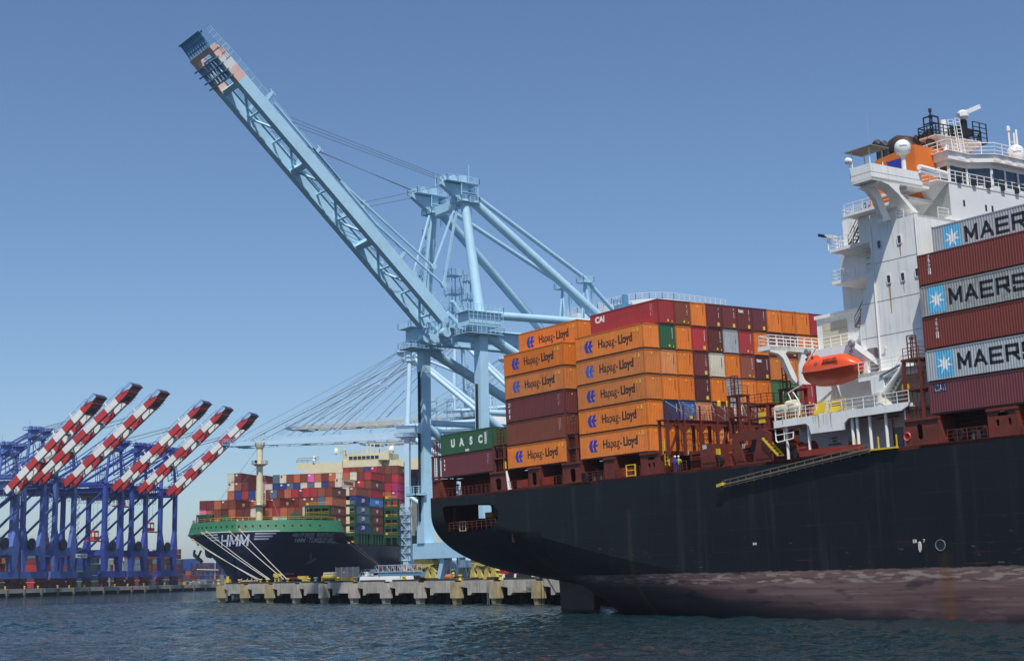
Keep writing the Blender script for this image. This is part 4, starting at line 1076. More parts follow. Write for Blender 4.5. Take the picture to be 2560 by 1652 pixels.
# main side wall (one plate, outline measured), windows, rust runs
def SW(u, v): p_ = sy(u, v, YW); return (p_.x, p_.z)
ztop = SW(2300, 532)[1]
outl = [(XF, ztop), (XF, 4.8), (29.2, 4.75), (29.2, 9.2), SW(2150, 820), SW(2155, 762), SW(2166, 715), (31.15, 15.0), (31.25, ztop)]
door = rrect(29.75, 31.2, 5.05, 7.35, .3)
mb = MB(); mb.plate(outl, lambda a, b, d: (a, YW + d, b), .25, [door]); mb.box(XF - .25, XF, YW + .25, YI, 4.8, ztop)
mb.box(31.3, XF, YW + .2, YI, ztop - .25, ztop)
mb.box(31.3, 31.5, YW + .25, YI, 8.9, ztop)
part(mb, 'tower_wall', m_white, house)
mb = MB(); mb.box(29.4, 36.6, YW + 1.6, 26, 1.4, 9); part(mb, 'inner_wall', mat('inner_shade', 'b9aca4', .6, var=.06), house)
for (u, v) in ((2199, 611), (2249, 599), (2223, 698), (2258, 692), (2294, 681), (2299, 700)):
    q = sy(u, v, YW)
    if u > 2295: continue
    mb = MB(); mb.plate(rrect(q.x - .26, q.x + .26, q.z - .42, q.z + .42, .12), lambda a, b, d: (a, YW - .05 - d, b), .05, [rrect(q.x - .2, q.x + .2, q.z - .36, q.z + .36, .1)])
    wf = part(mb, 'window', m_whitec, house)
    mb = MB(); mb.plate(rrect(q.x - .21, q.x + .21, q.z - .37, q.z + .37, .1), lambda a, b, d: (a, YW - .02 - d, b), .015); g = mb.build('pane', m_glass, wf, ORG[house.name])
mb = MB()                                            # weld seams and drain pipe
for v0 in (644, 742, 830):
    q = sy(2250, v0, YW); mb.box(31.2 if v0 < 700 else 29.4, XF - .1, YW - .02, YW - .003, q.z - .03, q.z)
part(mb, 'plate_seam', m_grey, house)
mb = MB(); mb.tube((XF - .1, YW - .12, ztop), (XF - .1, YW - .12, 6), .07, 6); mb.tube((31.5, YW - .12, ztop), (31.5, YW - .12, 4.8), .09, 6); part(mb, 'drain_pipe', m_white, house)
m_runs = mat('rust_runs', 'b08a55', .7, var=.12, streak=.4, dirt='c9bca4')
mb = MB()
for (u, v, l, wd) in ((2223, 707, 2.9, .14), (2249, 608, 1.3, .12), (2258, 700, 1.2, .08), (2175, 620, .8, .06)):
    q = sy(u, v, YW); mb.add([(q.x - wd, YW - .004, q.z), (q.x + wd, YW - .004, q.z), (q.x + wd * .4, YW - .004, q.z - l), (q.x - wd * .3, YW - .004, q.z - l)], [(3, 2, 1, 0)])
for x, l, wd in ((24.6, .7, .05), (25.3, 1.2, .09), (25.9, .9, .05), (26.8, 1.3, .06), (20.6, .5, .06)):
    mb.add([(x - wd, SY0 - .004, 1.4), (x + wd, SY0 - .004, 1.4), (x + wd * .5, SY0 - .004, 1.4 - l), (x - wd * .4, SY0 - .004, 1.4 - l)], [(3, 2, 1, 0)])
part(mb, 'rust_run', m_runs, house, smooth=False)
# walkway round the tower at z = 4.8
mb = MB(); mb.box(29.8, 36.7, YW - 1.5, YW + .1, 4.45, 4.8); mb.box(29.8, 36.7, YW - 1.5, YW - 1.4, 4.1, 4.8); part(mb, 'tower_walkway', m_white, house)
mb = MB(); mb.rail([(29.9, YW - 1.45, 4.8), (36.6, YW - 1.45, 4.8), (36.6, YW, 4.8)], 1.1, 1.3, .028); part(mb, 'walkway_railing', m_white, house)
mb = MB()
for (x, z) in ((32.1, 7.2), (36.0, 7.2)): mb.beam((x - .25, YW - .25, z), (x + .25, YW - .25, z), .07); mb.beam((x, YW - .25, z), (x, YW, z - .1), .07)
part(mb, 'wall_bracket', m_white, house)
# white decks between funnel and bridge
mb = MB(); mb.box(27.0, 33.0, 5.6, 26, ztop - .5, ztop + 2.2)
mb.box(26.4, 34.5, 4.2, 26, ztop + 2.2, ztop + 2.5); part(mb, 'aft_bridge_deck', m_white, house)
mb = MB(); mb.rail([(26.5, 4.3, ztop + 2.5), (33.5, 4.3, ztop + 2.5)], 1.0, 1.1, .028); part(mb, 'aft_bridge_railing', m_white, house)
# bridge wing
XW = 35.6; c1 = sx(2176, 407, XW); c2 = sx(2178, 448, XW); XWa = sy(2126, 423, c1.y).x
zwt, zwb, yw = c1.z, c2.z, (c1.y + c2.y) / 2
mb = MB()
mb.box(XWa, XW, yw, 6, zwb + .05, zwb + .3)
mb.box(XWa, XW, yw, yw + .08, zwb, zwt); mb.box(XW - .08, XW, yw + .083, 5.0, zwb, zwt); mb.box(XWa, XWa + .08, yw + .083, 5, zwb, zwt)
mb.box(XWa + .3, XW - .2, yw + .9, yw + 1.0, zwb - .35, zwb + .06); mb.box(XWa + .3, XW - .2, 2.9, 3.0, zwb - .35, zwb + .06)
part(mb, 'bridge_wing', m_white, house)
mb = MB(); zs = zwb + (zwt - zwb) * .48; mb.box(XWa, XW + .01, yw - .01, yw - .002, zs, zs + .03); mb.box(XW + .002, XW + .01, yw, 5, zs, zs + .03); part(mb, 'wing_seam', m_grey, house)
def wp(u, v, X): p_ = sx(u, v, X); return (p_.y, p_.z)
# front strut (plate in the x = XW plane with a flange), aft strut
fs = [wp(2197, 450, XW), wp(2250, 461, XW), wp(2248, 470, XW), wp(2251, 482, XW), wp(2296, 531, XW), wp(2288, 531, XW), wp(2278, 524, XW), wp(2245, 484, XW), wp(2222, 462, XW)]
mb = MB(); mb.plate(fs, lambda a, b, d: (XW - d, a, b), .12)
def strip(pts, x0, x1):
    for (a, b), (c_, d_) in zip(pts, pts[1:]): mb.add([(x0, a, b), (x1, a, b), (x1, c_, d_), (x0, c_, d_)], [(0, 1, 2, 3)])
strip([wp(2197, 450, XW), wp(2222, 462, XW), wp(2245, 484, XW), wp(2278, 524, XW), wp(2288, 531, XW)], XW - .12, XW - 1.2)
fa = [wp(2145, 472, XWa + .3), wp(2175, 470, XWa + .3), wp(2190, 486, XWa + .3), wp(2213, 545, XWa + .3), wp(2218, 551, XWa + .3), wp(2196, 556, XWa + .3), wp(2197, 548, XWa + .3), wp(2178, 500, XWa + .3), wp(2162, 480, XWa + .3)]
mb.plate(fa, lambda a, b, d: (XWa + .3 + d, a, b), .5)
part(mb, 'wing_strut', m_white, house)
# wing canopy and searchlight
r = [sy(2123, 390, yw + .1), sy(2173, 363, yw + .1)]
zr = (r[0].z + r[1].z) / 2 + .05
mb = MB(); mb.box(XWa - .35, XW + .5, yw - .25, yw + 2.2, zr, zr + .08); part(mb, 'wing_canopy', mat('canopy_grey', '8b8778', .7, dirt_amt=.4), house)
mb = MB()
for x in (XWa + .2, XW - .1):
    for y in (yw + .1, yw + 1.9): mb.tube((x, y, zwt), (x, y, zr), .06, 6)
part(mb, 'canopy_post', m_white, house)
mb = MB(); mb.lathe((XWa - .05, yw - .1, zwt + .75), [(.1, -.3), (.32, -.25), (.32, .2), (.15, .35)], 12, (-.5, -1, .2)); mb.tube((XWa - .05, yw, zwt), (XWa - .05, yw, zwt + .5), .06, 6); part(mb, 'searchlight', m_whitec, house)
mb = MB(); mb.lathe((XWa - .15, yw + .3, zwt - .7), [(.15, -.2), (.15, .3)], 10); part(mb, 'wing_lamp', m_yel, house)
# deck at tower top with railing, then the wheelhouse block
mb = MB(); mb.rail([(XF - .1, YW + 3.4, ztop), (XF - .1, 7.0, ztop)], 1.05, 1.1, .028); mb.rail([(31.4, YW + .1, ztop), (33, YW + .1, ztop)], 1.05, 1.1, .028); mb.rail([(33.6, YW + .1, ztop), (35.4, YW + .1, ztop)], .8, 1.1, .028); part(mb, 'tower_top_railing', m_white, house)
XB = 36.5; k0 = sx(2371, 453, XB)     # lower front corner of the wheelhouse block
YB = k0.y; zb0 = k0.z
mb = MB(); mb.box(29, XB, YB, YI, ztop, zb0)
mb.add([(XB, YB, zb0), (XB - 5, YB - 2.3, zb0), (XB - 5, YB, ztop), (XB, YB, ztop + .6), (XB - 5, YB + .5, zb0), (XB, YB + .3, zb0)], [(0, 1, 2, 3), (0, 5, 4, 1)])
mb.box(29, XB + .05, YB - 1.8, YI, zb0 - .14, zb0)
part(mb, 'wheelhouse_base', m_whitec, house)
mb = MB(); q = sx(2333, 380, XB)
for (u, v) in ((2410, 508), (2465, 520), (2481, 522)):
    p_ = sx(u, v, XB); mb.box(XB, XB + .03, p_.y - .14, p_.y + .14, p_.z - .3, p_.z + .3)
part(mb, 'window', m_glass, house)
# wheelhouse: walls set back, front bays, roof outline in plan
XH = 35.2; kr = sx(2366, 400, XH)      # roof underside corner
ZR = kr.z; YH = kr.y
plan = [(29, YH + .2), (XH, YH + .2), (XH, YH + 3.0), (XH + 1.3, YH + 5.2), (XH + 1.3, YI - 4), (29, YI - 4)]
mb = MB()
for (a, b), (c_, d_) in zip(plan[1:-1], plan[2:-1]):
    pass
walls = plan[:5]
for (a, b), (c_, d_) in zip(walls, walls[1:]):
    mb.beam((a, b, zb0 + .2), (c_, d_, zb0 + .2), .12, .4); mb.beam((a, b, ZR - .25), (c_, d_, ZR - .25), .12, .5)
    L_ = (Vector((c_, d_)) - Vector((a, b))).length; m_ = max(1, round(L_ / 2.1))
    for i in range(m_ + 1):
        x_ = a + (c_ - a) * i / m_; y_ = b + (d_ - b) * i / m_; mb.beam((x_, y_, zb0 + .4), (x_, y_, ZR - .4), .22, .16, up=(d_ - b, a - c_, 0))
part(mb, 'wheelhouse_wall', m_whitec, house)
mb = MB()
for (a, b), (c_, d_) in zip(walls, walls[1:]): mb.beam((a - .05, b + .05, (zb0 + ZR) / 2), (c_ - .05, d_ + .05, (zb0 + ZR) / 2), .03, ZR - zb0 - .6)
part(mb, 'wheelhouse_windows', m_glass, house)
mb = MB(); ro = [(28.5, YH - .3), (XH + .5, YH - .3), (XH + .5, YH + 2.9), (XH + 1.9, YH + 5.2), (XH + 1.9, YI - 3.6), (28.5, YI - 3.6)]
mb.plate(ro, lambda a, b, d: (a, b, ZR + d), .75); part(mb, 'wheelhouse_roof', m_whitec, house)
mb = MB(); mb.plate([(28.4, YH - .6), (XH + .7, YH - .6), (XH + .7, YH + 2.85), (XH + 2.1, YH + 5.1), (XH + 2.1, YI - 3.4), (28.4, YI - 3.4)], lambda a, b, d: (a, b, ZR + .752 + d), .06); part(mb, 'roof_edge', m_white, house)
RZ = ZR + .82
mb = MB(); mb.rail([(x, y, RZ) for x, y in ro[:5]], 1.15, 1.25, .03); mb.rail([(28.5, YH - .3, RZ), (28.5, YI - 3.6, RZ)], 1.15, 1.3, .03)
part(mb, 'roof_railing', m_white, house)
mb = MB(); mb.rail([(XB - .02, YB + .05, zb0), (XB - .02, YI - .2, zb0)], 1.15, 1.15, .03); mb.rail([(XB, YB - 1.2, zb0), (31, YB - 1.9, zb0)], 1.15, 1.2, .03); part(mb, 'wheelhouse_railing', m_white, house)
for k in range(7):
    y = YB + 1.2 + k * 2.3; mb = MB(); mb.beam((XB + .12, y, zb0 + .3), (XB + .12, y + .5, zb0 + .3), .3, .5); part(mb, 'deck_floodlight', m_dark, house)
mb = MB()
for k in range(6): y = YH + .8 + k * 1.9; mb.beam((XH + (.75 if k < 2 else 2.1), y, ZR + .15), (XH + (.75 if k < 2 else 2.1), y + 1.1, ZR + .15), .12, .3)
part(mb, 'window_wiper_box', m_white, house)
# white canvas roll on the wing deck
mb = MB(); a = sx(2298, 418, XW + .2); b = sx(2366, 436, XW + .2); mb.tube(a, b, .28, 10); mb.tube(a + Vector((0, 0, -.45)), b + Vector((0, 0, -.35)), .15, 8); part(mb, 'canvas_roll', m_whitec, house)
# domes
def dome(name, u, v, x, r, ptop, txt=None):
    c_ = sx(u, v, x); mb = MB(); mb.lathe(c_, [(r * .82, -r * .75), (r, -r * .4), (r, r * .1), (r * .93, r * .42), (r * .72, r * .72), (r * .4, r * .92), (.02, r)], 20)
    d_ = part(mb, name, m_whitec, house)
    mb = MB(); mb.tube((c_.x, c_.y, ptop), (c_.x, c_.y, c_.z - r * .7), .22, 8); mb.lathe((c_.x, c_.y, c_.z - r * .95), [(.25, -.1), (r * .8, .2)], 14); part(mb, 'dome_mast', m_white, house)
    if txt:
        mb = MB(); put_text(mb, txt, c_ + Vector((r * .75, -r * .75, 0)), (1, 1, 0), (0, 0, 1), r * .36, .01, fn=lambda p: c_ + Vector(((p - c_).x, (p - c_).y, 0)).normalized() * (r + .01) + Vector((0, 0, p.z - c_.z))); part(mb, 'dome_lettering', m_hlblueo, house, smooth=False)
dome('radio_dome', 2256, 369, 34.2, .76, zb0, 'intellian'); dome('small_dome', 2355, 360, 32.6, .4, RZ - .2); dome('radio_dome', 2539, 384, 33.2, .92, RZ, 'intellian')
# radar mast
mc = sx(2366, 400, 33.6); mt = sx(2362, 303, 33.6); mx, my = mc.x, mc.y
mb = MB(); mb.tube((mx, my, RZ - .5), (mx, my, mt.z), .34, 12); mb.tube((mx - 1.4, my + 2.6, RZ - .3), (mx - .6, my + 2.2, mt.z - 3), .8, 10, .6)
mb.ladder((mx + .8, my + .6, RZ), (mx + .6, my + .4, mt.z), .6, (.4, 1, 0)); mb.ladder((mx + 1.0, my + 1.5, RZ), (mx + .8, my + 1.2, mt.z + .2), .5, (.4, 1, 0))
part(mb, 'radar_mast', m_white, house)
pz = mt.z - 1.9
mb = MB(); base = [(mx - 1.6, my - 1.9), (mx + .5, my - 1.9), (mx + 1.0, my + 4.6), (mx - .6, my + 6.2), (mx - 1.6, my + 5.5)]
mb.plate(base, lambda a, b, d: (a, b, pz + d), .12)
o_ = len(mb.v)
top = [Vector((a, b, pz)) for a, b in base]; low = [Vector((mx - .6 + (a - mx) * .3, my + 1.6 + (b - my - 1.6) * .25, pz - 1.7)) for a, b in base]
mb.grid([top, low], closed=True); part(mb, 'mast_platform', mat('rosy_white', 'd3c4ba', .6, rust=.5, dirt_amt=.3), house)
mb = MB(); mb.rail([(a, b, pz + .1) for a, b in base], 1.1, 1.1, .04, closed=True); part(mb, 'mast_railing', m_dark, house)
mb = MB()
for dx in (-.5, .5):
    for dy in (-.5, .5): mb.beam((mx - .6 + dx, my - 1.1 + dy, pz), (mx - .6 + dx, my - 1.1 + dy, pz + 2.2), .1)
for z in (.8, 1.5, 2.2):
    mb.beam((mx - 1.1, my - 1.6, pz + z), (mx - .1, my - 1.6, pz + z), .12); mb.beam((mx - .1, my - 1.6, pz + z), (mx - .1, my - .6, pz + z), .12); mb.beam((mx - 1.1, my - .6, pz + z), (mx - .1, my - 1.6, pz + z), .1)
mb.lathe((mx - .6, my - 1.1, pz + 2.2), [(.22, 0), (.22, .25), (.1, .3), (.1, .6), (.18, .65), (.16, .95), (.02, 1.0)], 10)
mb.beam((mx - .4, my + 3.9, pz + .1), (mx - .4, my + 3.9, pz + 2.6), .5, .5); mb.box(mx - 1, mx + .2, my + 3.1, my + 4.6, pz + .9, pz + 1.6); mb.box(mx - 1.0, mx + .3, my + 2.0, my + 3.1, pz + .3, pz + 1.7)
mb.box(mx - .9, mx + .3, my + 4.4, my + 6.6, pz + .3, pz + .42)
for y_ in (4.4, 5.5, 6.6): mb.beam((mx + .3, my + y_, pz + .4), (mx + .3, my + y_, pz + 2.4), .09)
for z in (.9, 1.4, 1.9, 2.4): mb.beam((mx + .3, my + 4.4, pz + z), (mx + .3, my + 6.6, pz + z), .07)
part(mb, 'mast_head_frame', m_dark, house)
mb = MB(); mb.lathe((mx - .4, my + 3.9, pz + 2.7), [(.3, 0), (.6, .25), (.62, .7), (.3, .95)], 14); part(mb, 'radar_gearbox', m_whitec, house)
ra = sx(2397, 289, mx - .4); rb = sx(2448, 267, mx - .4)
mb = MB(); mb.beam(ra, rb, .3, .42); part(mb, 'radar_scanner', m_whitec, house)
mb = MB()
for dx, dy in ((0, 0), (.9, 0), (0, .9)): mb.tube((32.4 + dx, sx(2530, 420, 32.4).y + dy, RZ), (32.4 + dx, sx(2530, 420, 32.4).y + dy, sx(2530, 332, 32.4).z), .11, 6)
y_ = sx(2530, 420, 32.4).y; zt_ = sx(2530, 332, 32.4).z
for z in range(5): mb.beam((32.4, y_, RZ + 1 + z * .7), (33.3, y_, RZ + 1 + z * .7), .06); mb.beam((32.4, y_, RZ + 1 + z * .7), (32.4, y_ + .9, RZ + 1 + z * .7), .06)
mb.lathe((32.4, y_, zt_), [(.1, 0), (.2, .1), (.2, .5), (.05, .65)], 8); part(mb, 'signal_mast', m_white, house)
mb = MB()
for (u, v0, v1) in ((2172, 364, 275), (2330, 372, 250), (2334, 340, 296), (2420, 390, 372)):
    a = sx(u, v0, 33); b = sx(u - 6, v1, 33); mb.tube(a, b, .035, 4, .015)
for a, b in (((mx, my + 5.8, pz), (mx - 1, my + 9, RZ)), ((mx, my + 5.8, pz), (mx + 1, my + 9.6, RZ)), ((mx - 1, my - 1.8, pz), (mx - 7, my - 1.8, RZ - 3)), ((mx - 1, my - 1.6, pz), (mx - 6, my - 3, RZ - 3.5))): mb.tube(a, b, .025, 4)
part(mb, 'antenna', m_galv, house)
# funnel
fun = thing('funnel', 'orange ship funnel with big brown exhaust pipe behind the bridge wing', 'funnel', (24, 14, 22), SHIP)
XFu = 26.5
f0 = sx(2288, 362, XFu); f1 = sx(2350, 380, XFu); f2 = sx(2180, 408, XFu)
mb = MB(); FY0 = 6.5; fl = sy(2178, 405, FY0); fr_ = sy(2285, 361, FY0)
mb.plate([(fl.x - .6, ztop + 2.5), (fr_.x, ztop + 2.5), (fr_.x, fr_.z), (fl.x + .6, fl.z), (fl.x - .6, fl.z - 2.0)], lambda a, b, d: (a, FY0 + d, b), 17)
part(mb, 'casing', m_funnel, fun)
mb = MB(); mb.box(fr_.x - .02, fr_.x + .02, FY0 + .3, FY0 + 16, fr_.z - 2.6, fr_.z - .3)
fx0, fx1, fz = fl.x, fr_.x, fl.z
bl_ = [sy(2216, 406, FY0 - .02), sy(2253, 395, FY0 - .02), sy(2253, 425, FY0 - .02), sy(2228, 425, FY0 - .02)]
mb = MB(); mb.plate([(p.x, p.z) for p in bl_], lambda a, b, d: (a, FY0 - .02 - d, b), .02); part(mb, 'emblem', m_hlblue, fun)
ec = sy(2255, 340, FY0 + 5); ee = mat('exhaust_brown', '4f3d33', .45, metal=.3, var=.3, scale=.4, dirt='2a211d', dirt_amt=.5)
mb = MB(); pr = []
cpt = [Vector((ec.x + .9, FY0 + 5, fr_.z - 2.6)), Vector((ec.x + .9, FY0 + 5, fr_.z - .2)), Vector((ec.x + .75, FY0 + 5, fr_.z + .7)), Vector((ec.x + .25, FY0 + 5, fr_.z + 1.5)), Vector((ec.x - .55, FY0 + 5, fr_.z + 1.8)), Vector((ec.x - 1.0, FY0 + 5, fr_.z + 1.75))]
rws = []
for i, c_ in enumerate(cpt):
    dr = (cpt[min(i + 1, 5)] - cpt[max(i - 1, 0)]).normalized(); a_ = dr.cross(Vector((0, 1, 0))).normalized(); R = (1.25, 1.3, 1.4, 1.45, 1.35, 1.2)[i]
    rws.append([c_ + a_ * (R * cos(t * pi / 10)) + Vector((0, 1, 0)) * (R * sin(t * pi / 10)) for t in range(20)])
mb.grid(rws, closed=True); mb.poly(rws[-1]); part(mb, 'exhaust_pipe', ee, fun)
for (u, v, r_) in ((2328, 352, .55), (2305, 360, .5), (2202, 374, .5), (2218, 377, .5)):
    q = sy(u, v, FY0 + 4); mb = MB(); mb.tube((q.x, q.y, fl.z - .5), (q.x, q.y, q.z + .3), r_, 10); mb.tube((q.x, q.y, q.z + .2), (q.x - .6, q.y, q.z + .8), r_, 10); part(mb, 'vent_pipe', ee if u > 2300 else m_dark, fun)
mb = MB(); q = sy(2155, 500, FY0 + 1); mb.box(q.x, q.x + 1.6, FY0 + 1, FY0 + 14, lv[1][1], 22.5); part(mb, 'lower_casing', m_funnel, fun)
mb = MB()
for z in range(6): mb.beam((q.x - .02, FY0 + .95, 19.2 - z * .6), (q.x + 2.2, FY0 + .95, 19.2 - z * .6), .05, .05)
part(mb, 'casing_rail', m_dark, fun)
# ------------------------------------------------------------------ lifeboat in its davit, rafts, deck crane, gangway, seamen
LB0 = sy(2003, 938, .6); LB1 = sy(2146, 921, .6)
lbx0, lbx1 = LB0.x, LB1.x; LBL = lbx1 - lbx0; lbz = 5.6; lby = 1.3
lb = thing('lifeboat', 'orange enclosed lifeboat hanging in its davit beneath the aft platform', 'lifeboat', (lbx0 + LBL / 2, lby, lbz - 1.2), SHIP)
def lbsec(t):   # t 0 (left, aft) .. 1 ; returns half width, keel z, gunwale z, roof z
    w_ = 1.45 * (1 - abs(2 * t - .95) ** 3.2) ** .5 if abs(2 * t - .95) < 1 else .05
    w_ = max(w_, .12)
    k = -1.35 + .9 * (abs(2 * t - 1) ** 3); g = .12 + .25 * abs(2 * t - 1) ** 2.5
    r_ = .12 + 1.5 * min(1, (t / .12)) ** .35 * (1 - max(0, (t - .62) / .38) ** 2.4)
    return w_, k, g, max(r_, g + .02)
low = []; up = []
for i in range(25):
    t = i / 24; w_, k, g, r_ = lbsec(t); x = lbx0 + LBL * t
    low.append([(x, lby + w_ * (1.0) * sgn * (f ** .55), lbz + k + (g - k) * f) for sgn, f in [(-1, 1), (-1, .75), (-1, .5), (-1, .25), (-1, .06), (1, 0), (1, .06), (1, .25), (1, .5), (1, .75), (1, 1)]])
    up.append([(x, lby + w_ * .95 * cos(a) * -1 * 1.0, lbz + g + (r_ - g) * (max(0, sin(a)) ** .62)) for a in [pi * j / 12 for j in range(13)]])
mb = MB(); mb.grid(low); mb.poly(low[0][::-1]); mb.poly(low[-1]); part(mb, 'hull', m_oranged, lb)
mb = MB(); mb.grid([r[::-1] for r in up]); mb.poly(up[0]); mb.poly(up[-1][::-1]); part(mb, 'canopy', m_orange, lb)
mb = MB()
for i in range(24):
    a = Vector(low[i][0]); b = Vector(low[i + 1][0]); mb.beam(a, b, .12, .09)
part(mb, 'gunwale', m_orange, lb)
mb = MB(); mb.lathe((lbx0 + LBL * .17, lby - .1, lbz + 1.35), [(.75, 0), (.7, .4), (.45, .58), (.02, .62)], 12, (0, 0, 1), (1, .8)); part(mb, 'helm_dome', m_orange, lb)
mb = MB(); mb.beam((lbx0 + LBL * .1, lby - .72, lbz + 1.55), (lbx0 + LBL * .24, lby - .72, lbz + 1.62), .05, .22); part(mb, 'window', m_glass, lb)
mb = MB()
for i in range(1, 14): mb.beam((lbx0 + LBL * i / 14 - .13, lby - lbsec(i / 14)[0] - .035, lbz + .2 + .02), (lbx0 + LBL * i / 14 + .13, lby - lbsec(i / 14)[0] - .035, lbz + .21), .04, .09)
c_ = Vector((lbx0 + LBL * .36, lby - 1.36, lbz + .95)); mb.beam(c_ - Vector((.22, 0, 0)), c_ + Vector((.22, 0, 0)), .05, .1); mb.beam(c_ - Vector((0, 0, .22)), c_ + Vector((0, 0, .22)), .1, .05)
part(mb, 'reflective_tape', m_galv, lb)
mb = MB()
for k, t_ in enumerate(('BOSUN-OPER', 'SAVANNAH-GA')): put_text(mb, t_, (lbx0 + LBL * .6, lby - 1.36, lbz + 1.02 - k * .26), (1, 0, 0), (0, .25, 1), .28, .03)
part(mb, 'boat_name', m_brownd, lb, smooth=False)
dv = thing('lifeboat_davit', 'white steel davit arms holding the orange lifeboat', 'davit', (27, 2, 1.45), SHIP)
for xs, foot, hd in ((lbx1 + .8, (2140, 1010), (2128, 858)), (lbx0 + 1.2, (2010, 1015), (2018, 880))):
    h = sy(hd[0], hd[1], 1.0)
    mb = MB(); mb.beam((xs + .9, 3.6, 1.45), (xs + .6, 3.2, 5.2), .55, .5); mb.beam((xs + .6, 3.2, 5.2), (h.x, 1.2, h.z), .42, .5, w2=.25)
    mb.beam((xs + .2, 2.6, 1.45), (xs + .7, 3.2, 4.6), .25, .3); mb.beam((xs - .6, 1.4, 2.4), (xs + .7, 3.2, 4.2), .2, .25)
    part(mb, 'davit_arm', m_white, dv)
    mb = MB(); mb.lathe((h.x, 1.0, h.z), [(.28, -.2), (.4, 0), (.28, .3)], 12, (0, 1, 0)); mb.tube((h.x - .2, 1.1, h.z), (h.x - .15, 1.2, lbz + 1.5), .06, 5); mb.beam((h.x - .2, 1.1, h.z - .6), (h.x - .15, 1.2, h.z - 1.2), .25); part(mb, 'fall_block', m_grey, dv)
mb = MB(); mb.tube(sy(1898 + 120, 905, .3), sy(2043, 865, .3), .07, 6); part(mb, 'stay_pole', m_white, dv)
for k, (u, v) in enumerate(((1952, 1022), (1980, 1010), (1990, 1018))):
    q = sy(u, v, .6 + .7 * (k > 0)); rf = thing('life_raft', ['small white life raft canister at the aft corner of the boat deck', 'larger white raft canister stacked above the corner one', 'white raft canister partly behind the two others at the corner'][k], 'life raft', (q.x, q.y, q.z - .4), SHIP, 'life rafts at the corner of the boat deck')
    mb = MB(); mb.lathe((q.x - .75, q.y, q.z), [(.1, 0), (.36, .08), (.42, .25), (.42, 1.25), (.36, 1.42), (.1, 1.5)], 14, (1, 0, 0)); part(mb, 'canister', m_rope if k else mat('raft_white', 'c4beb0', .5, dirt_amt=.35), rf)
    mb = MB()
    for e in (.4, .75, 1.1): mb.lathe((q.x - .75 + e, q.y, q.z), [(.43, 0), (.43, .04)], 14, (1, 0, 0))
    mb.beam((q.x - .6, q.y, 1.5), (q.x - .6, q.y, q.z - .38), .06); mb.beam((q.x + .6, q.y, 1.5), (q.x + .6, q.y, q.z - .38), .06); part(mb, 'strap_and_cradle', m_yel, rf)
fr_ = thing('embarkation_frame', 'bent white pipe frame rising over the life rafts', 'frame', (20, 0, 1.45), SHIP)
mb = MB(); P = [sy(u, v, .2) for u, v in ((2010, 958), (1970, 982), (1978, 1001))]; mb.path(P, .05); P = [sy(u, v, .2) for u, v in ((1982, 979), (1998, 1003), (1999, 1038))]; mb.path(P, .06); mb.path([sy(1980, 1002, .2), sy(1996, 1000, .2)], .06)
part(mb, 'bent_pipe', m_white, fr_)
mb = MB(); a = sy(1940, 1070, -.1); b = sy(1984, 1085, -.1)
mb.path([(a.x, -.2, .6), (a.x, -.2, -.5), (a.x + .2, -.2, -.7), (b.x, -.2, -.5), (b.x + .1, -.2, .2)], .07); mb.path([(a.x, -.2, 0), (b.x, -.2, .1)], .05); mb.path([((a.x + b.x) / 2, -.2, .6), ((a.x + b.x) / 2, -.2, -.6)], .05)
part(mb, 'hanging_frame', m_white, fr_)
# provision crane on the boat deck
pc = thing('provision_crane', 'white deck crane with slanting jib and yellow hook block beside the tower', 'deck crane', (32.5, 1, 1.45), SHIP)
b0 = sy(2208, 1000, .6)
mb = MB(); mb.lathe((b0.x, .8, 1.45), [(.9, 0), (.75, .5), (.6, 1.4)], 14); part(mb, 'pedestal', m_rope, pc)
mb = MB(); p0, p1 = sy(2200, 983, .6), sy(2195, 940, .6); mb.beam((p0.x, .9, p0.z), (p1.x, .9, p1.z), 1.5, 1.1, up=(0, 1, 0), w2=1.5); part(mb, 'crane_house', m_white, pc)
mb = MB(); j0, j1 = sy(2210, 982, .3), sy(2262, 908, .3); mb.tube(j0, j1, .26, 10, .18); part(mb, 'jib', m_white, pc)
mb = MB(); mb.tube(sy(2200, 940, .3), sy(2250, 912, .3), .12, 8); mb.tube(sy(2266, 918, .3), sy(2262, 968, .3), .03, 4); part(mb, 'luffing_cylinder', m_galv, pc)
mb = MB(); q = sy(2264, 970, .3); mb.lathe(q, [(.1, -.35), (.35, -.25), (.35, .3), (.1, .4)], 10); mb.path([q + Vector((0, 0, -.3)), q + Vector((0, 0, -.8)), q + Vector((.2, 0, -1)), q + Vector((.25, 0, -.8))], .06); part(mb, 'hook_block', m_yel, pc)
st = thing('boarding_stair', 'open white stair slanting from the boat deck up to the tower walkway', 'stair', (34, 1.5, 1.45), SHIP)
mb = MB(); s0, s1 = sy(2225, 985, .9), sy(2262, 915, .9); mb.stairs((s0.x, .9, s0.z), (s1.x, .9, s1.z), .7, (0, 1, 0)); part(mb, 'steps', m_white, st)
lr = MB(); q = sy(2272, 1098, 0); lr.lathe((q.x, -.1, -1.6), [(.36, 0), (.42, .08), (.36, .16), (.24, .08), (.36, 0)], 18, (0, -1, 0)); solo(lr, 'lifebuoy', mat('lifebuoy', 'c8453c', .5), 'red and white lifebuoy hung on the rail forward of the bridge house', 'lifebuoy', (q.x, 0, -1.6), SHIP)
